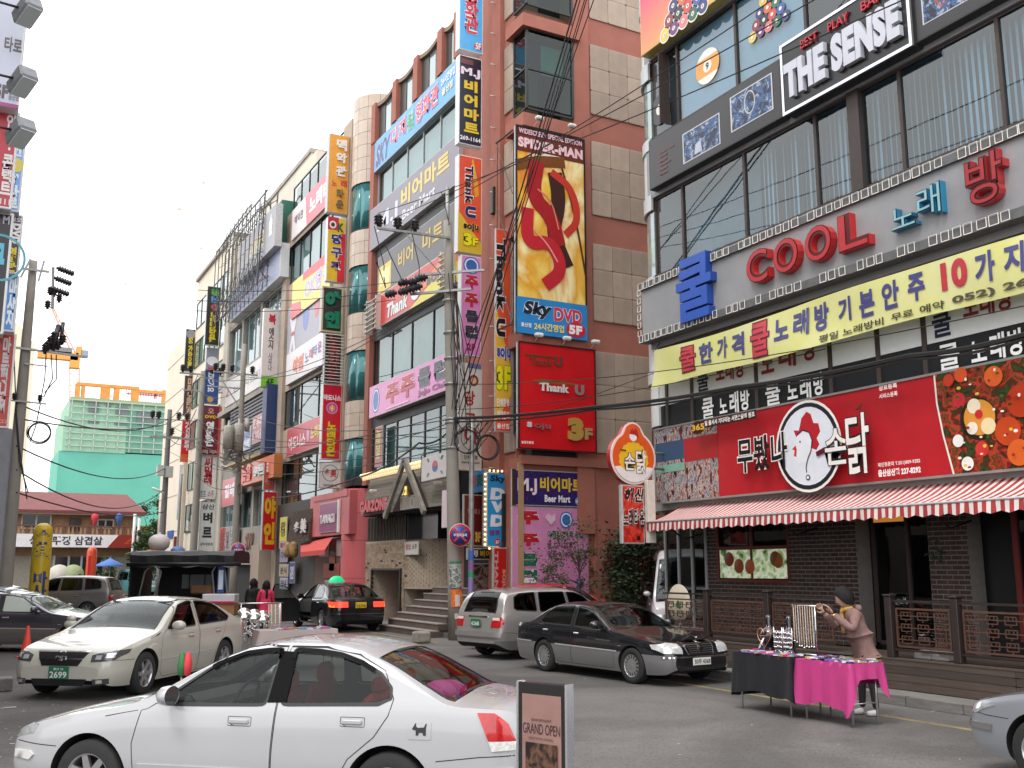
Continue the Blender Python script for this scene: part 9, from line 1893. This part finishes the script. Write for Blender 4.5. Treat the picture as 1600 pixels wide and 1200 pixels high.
def scatter(label,x0,x1,y0,y1,z,n,cols,cat='trinkets',s=(.02,.05)):
 mb = MB(); ms = [mat('trinket_%d'%i,lin(c),.3,metal=.5 if i%2 else 0)for i,c in enumerate(cols)]
 for _ in range(n):
  x,y = rnd.uniform(x0,x1),rnd.uniform(y0,y1); a = rnd.uniform(*s); b = rnd.uniform(*s); h = rnd.uniform(.005,.03); mb.k = rnd.randrange(len(cols)); c0,s0 = math.cos(rnd.uniform(0,3)),math.sin(rnd.uniform(0,3)); pts = [(x+c0*p*a-s0*q*b,y+s0*p*a+c0*q*b)for p,q in((-1,-1),(1,-1),(1,1),(-1,1))]
  mb.mesh([(*p,z)for p in pts]+[(*p,z+h)for p in pts],[(4,5,6,7),(0,1,5,4),(1,2,6,5),(2,3,7,6),(3,0,4,7)])
 o = mb.build('trinkets',ms); tag(o,label,cat,kind='stuff'); return o
TC_ = ['#d8d8dc','#c8a050','#7c5ca8','#6cb0c8','#c83c6c','#20202c','#e8e0d0','#3c3c50']
scatter('small coloured hair clips and trinkets spread on the magenta cloth',TX0+.05,TX1-.04,9.85,10.7,.795,260,TC_); scatter('rows of silver rings and white cards on the black cloth',10.08,10.4,10.9,11.95,.805,240,['#d8d8dc','#e8e8ec','#c8c8cc','#d8c050','#9c9ca4','#2c2c38'])
bx('trays',mat('tray_black',.012),None,10.2,10.6,9.9,10.6,.79,.793)
tag(bpy.data.objects['trays'],'flat black display tray under the trinkets on the magenta cloth','tray')
slm = mat('silver_metal',(.75,.75,.76),.2,metal=1)
def necklace_stand(label,x,y,z,w,h,n=9):
 t = thing('necklace_stand',label,'display stand',(x,y,z)); m = MB(); m.tube([(x,y-w/2,z),(x,y-w/2,z+h)],.008,6); m.tube([(x,y+w/2,z),(x,y+w/2,z+h)],.008,6); m.tube([(x,y-w/2-.03,z+h),(x,y+w/2+.03,z+h)],.010,6); m.tube([(x,y-w/2,z+.01),(x,y+w/2,z+.01)],.012,6); m.build('stand_frame',slm,t)
 for i in range(n):
  yy = y-w/2+w*(i+.5)/n; L = h*rnd.uniform(.7,.92); pts = [(x-.012,yy-.018,z+h)]+[(x-.02,yy-.018+.036*k/6+.004*math.sin(k),z+h-L*math.sin(math.pi*(k+.01)/6)**.35)for k in range(1,6)]+[(x-.012,yy+.018,z+h)]; q = MB(); q.tube(pts,.005,5,False); q.build('necklace',mat(['neck_silver','neck_gold','neck_pink'][i%3],[(.8,.8,.8),(.75,.62,.4),(.75,.5,.45)][i%3],.25,metal=.9),t)
  q = MB(); q.lathe([(0,-.02),(.014,-.008),(.014,.008),(0,.02)],(x-.02,yy,z+h-L),'x',8); q.build('pendant',slm,t)
 return t
necklace_stand('stand of silver necklaces on the black cloth beside the vendor',10.55,11.02,.80,.42,.68,9)
def bust(label,x,y,z):
 t = thing('jewellery_bust',label,'display bust',(x,y,z)); m = MB(); m.lathe([(0,.52),(.035,.51),(.045,.46),(.04,.38),(.05,.34),(.12,.29),(.14,.22),(.11,.12),(.06,.06),(.09,.01),(.09,0)],(x,y,z),'z',20); m.build('bust',mat('gloss_black',(.01,.01,.012),.1,coat=1),t)
bust('glossy black display bust left on the black stall table',10.66,11.88,.80); bust('glossy black display bust behind the earring rack',10.66,11.45,.80)
def rack_(label,x,y,z,w,h):
 t = thing('earring_rack',label,'display rack',(x,y,z)); m = MB()
 for yy in(y-w/2,y+w/2):m.tube([(x,yy,z),(x,yy,z+h)],.007,6)
 for k in range(5):m.tube([(x,y-w/2,z+h*(k+.6)/5.4),(x,y+w/2,z+h*(k+.6)/5.4)],.005,5)
 m.build('rack_frame',slm,t); q = MB()
 for k in range(5):
  for i in range(7):yy = y-w/2+w*(i+.5)/7; zz = z+h*(k+.6)/5.4-.02; q.lathe([(0,-.02),(.011,-.005),(.011,.012),(0,.02)],(x-.01,yy,zz-rnd.uniform(0,.02)),'z',6)
 o = q.build('earrings',slm,t); o['kind'] = 'stuff'
rack_('square silver earring rack nearer the necklace stand',10.5,11.32,.80,.17,.36); rack_('square silver earring rack nearer the round mirror',10.5,11.52,.80,.17,.36)
t = thing('heart_stand','heart shaped wire stand with earrings on the black stall table','display stand',(10.5,11.82,.80)); m = MB(); pts = []
for i in range(33):a = 2*math.pi*i/32; pts.append((10.5,11.82-.0088*16*math.sin(a)**3,1.0+.0105*(13*math.cos(a)-5*math.cos(2*a)-2*math.cos(3*a)-math.cos(4*a))))
m.tube(pts,.008,6,False); m.tube([(10.5,11.82,.82),(10.5,11.82,.80)],.03,6); m.tube([(10.5,11.72,1.02),(10.5,11.92,1.02)],.005,5); m.build('wire',mat('copper',(.6,.3,.2),.3,metal=.8),t)
t = thing('stall_mirror','small tilted round mirror shining on the black stall table','mirror',(10.3,11.66,.80)); m = MB(); m.lathe([(0,0),(.095,0),(.1,.006),(.1,.02),(0,.02)],(0,0,0),'x',24)
rot = Matrix.Rotation(R(-38),3,'Z')@Matrix.Rotation(R(28),3,'Y'); m.v = [tuple(rot@Vector((v[0]-.012,v[1]*.8,v[2]))+Vector((10.3,11.66,.93)))for v in m.v]; m.build('mirror_glass',mat('mirror',.8,.05,metal=1),t); m = MB(); m.tube([(10.33,11.66,.80),(10.33,11.66,.9)],.015,6); m.build('foot',mat('blue_plastic',(.02,.03,.4),.3),t)
fx_,fy_ = 5.35,21.1
cloth_table('far stall table behind the roof of the nearest white sedan',fx_-.1,fx_+1.5,fy_-.6,fy_+.1,.78,None,'pale cloth on the far stall table',mat('pale_cloth',(.5,.42,.4),.8),[lambda t:.3]*4); scatter('pink and white trinkets spread on the far stall table',fx_+.3,fx_+1.4,fy_-.5,fy_,.785,160,['#e0b0b0','#e8e0e0','#c87c7c','#20202c','#d8d8dc'])
t = thing('jewellery_rack','chrome rack of necklaces and round mirrors standing behind the pearl white saloon','display stand',(fx_,fy_,0)); m = MB()
for x in(-.35,.45):m.tube([(fx_+x,fy_,.5),(fx_+x,fy_,1.3)],.012,6)
m.tube([(fx_-.4,fy_,1.3),(fx_+.5,fy_,1.3)],.012,6); m.tube([(fx_-.4,fy_,.7),(fx_+.5,fy_,.7)],.012,6); m.build('rack_frame',slm,t)
for k,x in enumerate((-.28,-.08,.1)):
 m = MB(); m.lathe([(0,-.02),(.13,0),(.14,.02),(0,.04)],(0,0,0),'y',20); rot = Matrix.Rotation(R(-30),3,'X'); m.v = [tuple(rot@Vector(v)+Vector((fx_+x,fy_-.06,1.1-.03*k)))for v in m.v]; m.build('round_mirror',mat('mirror',.8),t)
for i in range(10):x = fx_+.2+i*.028; q = MB(); q.tube([(x,fy_-.04,1.28),(x+.01,fy_-.05,.9),(x,fy_-.04,.62)],.008,5); q.build('necklace',mat(['neck_pink','neck_gold','neck_silver'][i%3],.5),t)
q = MB()
for i in range(120):q.lathe([(0,-.025),(.02,0),(0,.025)],(fx_+rnd.uniform(-.38,.2),fy_-.05+rnd.uniform(-.06,.05),rnd.uniform(.55,1.0)),'z',5)
o = q.build('small_ornaments',slm,t); o['kind'] = 'stuff'
# === small things
gs_c = Vector((0,0,0)); d6 = 6.6
lat_ = (849-800)/F_PX*d6; gx_,gy_ = lat_*_c+d6*_s/_cp*.985,-lat_*_s+d6*_c/_cp*.985
ztop = zy(1067,gx_,gy_)
go_ = thing('standing_sign','chrome framed grand opening poster stand beside the nearest sedan','sign stand',(gx_,gy_,0),-YAW-R(38)+R(76)*0); go_.rotation_euler.z = -YAW+R(40)*-1
chf = mat('chrome_frame',(.7,.7,.72),.25,metal=.9)
m = MB(); hw_ = .185; m.box(-hw_,hw_,-.03,.03,.12,ztop,.006); m.build('frame',mat('frame_black_gloss',(.012,.012,.012),.15,coat=1),go_,False)
m = MB()
for sx in(-1,1):m.box(sx*(hw_+.008)-.008,sx*(hw_+.008)+.008,-.035,.035,.1,ztop+.005)
m.box(-.3,.3,-.16,.16,0,.03,.01); m.box(-.02,.02,-.02,.02,.02,.14); m.build('edge_profile',chf,go_,False)
MB().face([(-hw_+.03,-.033,.18),(hw_-.03,-.033,.18),(hw_-.03,-.033,ztop-.07),(-hw_+.03,-.033,ztop-.07)]).build('poster',mat('poster_rose',(.30,.17,.15),.35,var=.15),go_,False)
deco(go_,.32,ztop-.25,-.034,[('GRAND OPEN',.04,.96,.80,.86,'#3c2428',dict(bold=.0)),('GRAND RESTAURANT',.25,.75,.875,.89,'#6c4c48'),('NEW STYLE CASUAL',.2,.8,.77,.782,'#6c4c48'),('pic',.12,.90,.42,.75,print_mat('dark_portrait',['#140e0c','#241814','#6c4c3c','#1c1412','#3c2820'],5,dist=1.5))])
for c in kids(go_):
 if c.name.startswith(('lettering','printed')):c.location.z = .15
cx_,cy_2 = 1.38,26.2
t = thing('traffic_cone','red and white traffic cone beside the dark two tone saloon','cone',(cx_,cy_2,0)); MB().lathe([(.15,.03),(.13,.03),(.03,.70),(0,.71)],(cx_,cy_2,0),'z',18).build('body',mat('cone_red',(.65,.04,.02),.5),t); MB().lathe([(.078,.36),(.062,.46)],(cx_,cy_2,0),'z',18).build('white_band',col('#e0e0e0'),t); bx('foot',mat('cone_red',.5),t,cx_-.2,cx_+.2,cy_2-.2,cy_2+.2,0,.03)
m = MB(); m.box(10.85,11.3,25.9,26.25,0,.32,.05); tag(m.build('concrete_block',mat('block',(.3,.27,.23),.9,var=.4,scale=5,bump=.5)),'rough concrete block on the road beside the utility pole','block')
m = MB(); a = onZ(6,1080); m.box(a.x-1.2,a.x+.12,a.y-.1,a.y+.25,0,.22,.02); tag(m.build('kerb_block',mat('block2',(.28,.25,.25),.9,var=.3,scale=5,bump=.5)),'grey stone kerb block at the left edge near the road','block')
m = MB()
for _ in range(70):
 p = onZ(rnd.uniform(0,120),rnd.uniform(1085,1190))if rnd.random()<.75 else onZ(rnd.uniform(900,1500),rnd.uniform(1060,1190)); s_ = rnd.uniform(.008,.03); a = rnd.uniform(0,3); m.face([(p.x+s_*math.cos(a+q)*rnd.uniform(.5,1.6),p.y+s_*math.sin(a+q),.006+rnd.uniform(0,.004))for q in(0,1.6,3.1,4.7)])
p = onZ(14,1106); m.face([(p.x-.08,p.y-.03,.008),(p.x+.09,p.y-.05,.008),(p.x+.10,p.y+.03,.012),(p.x-.07,p.y+.05,.008)])
tag(m.build('litter',mat('litter',(.5,.5,.48),.8)),'small scraps of paper littering the asphalt','litter',kind='stuff')
xr_,yr_ = 13.45,yx(1061,1.3,13.45); m = MB(); m.lathe([(0,-.02),(.37,-.02),(.39,0),(.37,.02),(0,.02)],(xr_,yr_,1.28),'x',32); o = m.build('round_board',mat('cream_board',(.62,.55,.42),.6,var=.15)); o = tag(o,'round cream board with a green emblem leaning on the deck behind the lattice','round board')
MB().prism([(yr_-.12,1.2),(yr_-.02,1.16),(yr_+.1,1.2),(yr_+.06,1.28),(yr_,1.34),(yr_-.06,1.27)],xr_-.03,xr_-.021,'x').build('emblem',col('#2c7c4c'),o)
for p,w in((1445,'left'),(1472,'right')):y = yx(p,.75,13.3); m = MB(); m.box(13.22,13.45,y-.16,y+.16,.61,.74,.02); tag(m.build('foam_box',col('#c8c4c0',.8)),'white foam box on the deck behind the lattice, %s one'%w,'box')
nc = bpy.data.objects['parked_car']; mw = Matrix.LocRotScale(nc.location,nc.rotation_euler,nc.scale)
m = MB(); m.lathe([(0,-.09),(.13,-.08),(.19,-.02),(.18,.05),(.1,.09),(0,.10)],(0,0,0),'z',16); m.v = [tuple(mw@Vector((v[0]+3.70-nc['mid'],v[1]*1.2-.1,v[2]+.98)))for v in m.v]; tag(m.build('cushion',mat('cushion_pink',(.55,.04,.25),.7)),'magenta cushion behind the rear window of the nearest white sedan','cushion')
for k,(px_,c,w)in enumerate(((284,'#2c6c3c','green'),(293,'#c8343c','red'))):
 d_ = 11.5+k*.1; q = onZ(px_,1045,1.0); x,y = q.x,q.y; t = thing('duster','%s rimmed duster leaning behind the bonnet of the nearest white sedan'%w,'duster',(x,y,0)); m = MB(); m.tube([(x+.12,y,.0),(x,y,.92)],.01,6); m.build('stick',mat('galv',.5),t)
 m = MB(); m.lathe([(0,.92),(.035,.94),(.045,1.04),(.03,1.14),(0,1.17)],(x,y,0),'z',12); m.build('head',col(c,.6),t)
for o in bpy.data.objects:
 if o.parent is None and 'category' in o and 'group' not in o:
  g = {'parked_car':'cars parked in the street','cable':'overhead cables','spotlight':'floodlights over the signs','balloon':'balloons over the truck canopy','jewellery_bust':'display busts','earring_rack':'earring racks','utility_pole':'utility poles','floodlight':'floodlights at the left edge','foam_box':'foam boxes on the deck','notice_board':'notice boards on the beige building'}.get(o.name.split('.')[0])
  if g:o['group'] = g
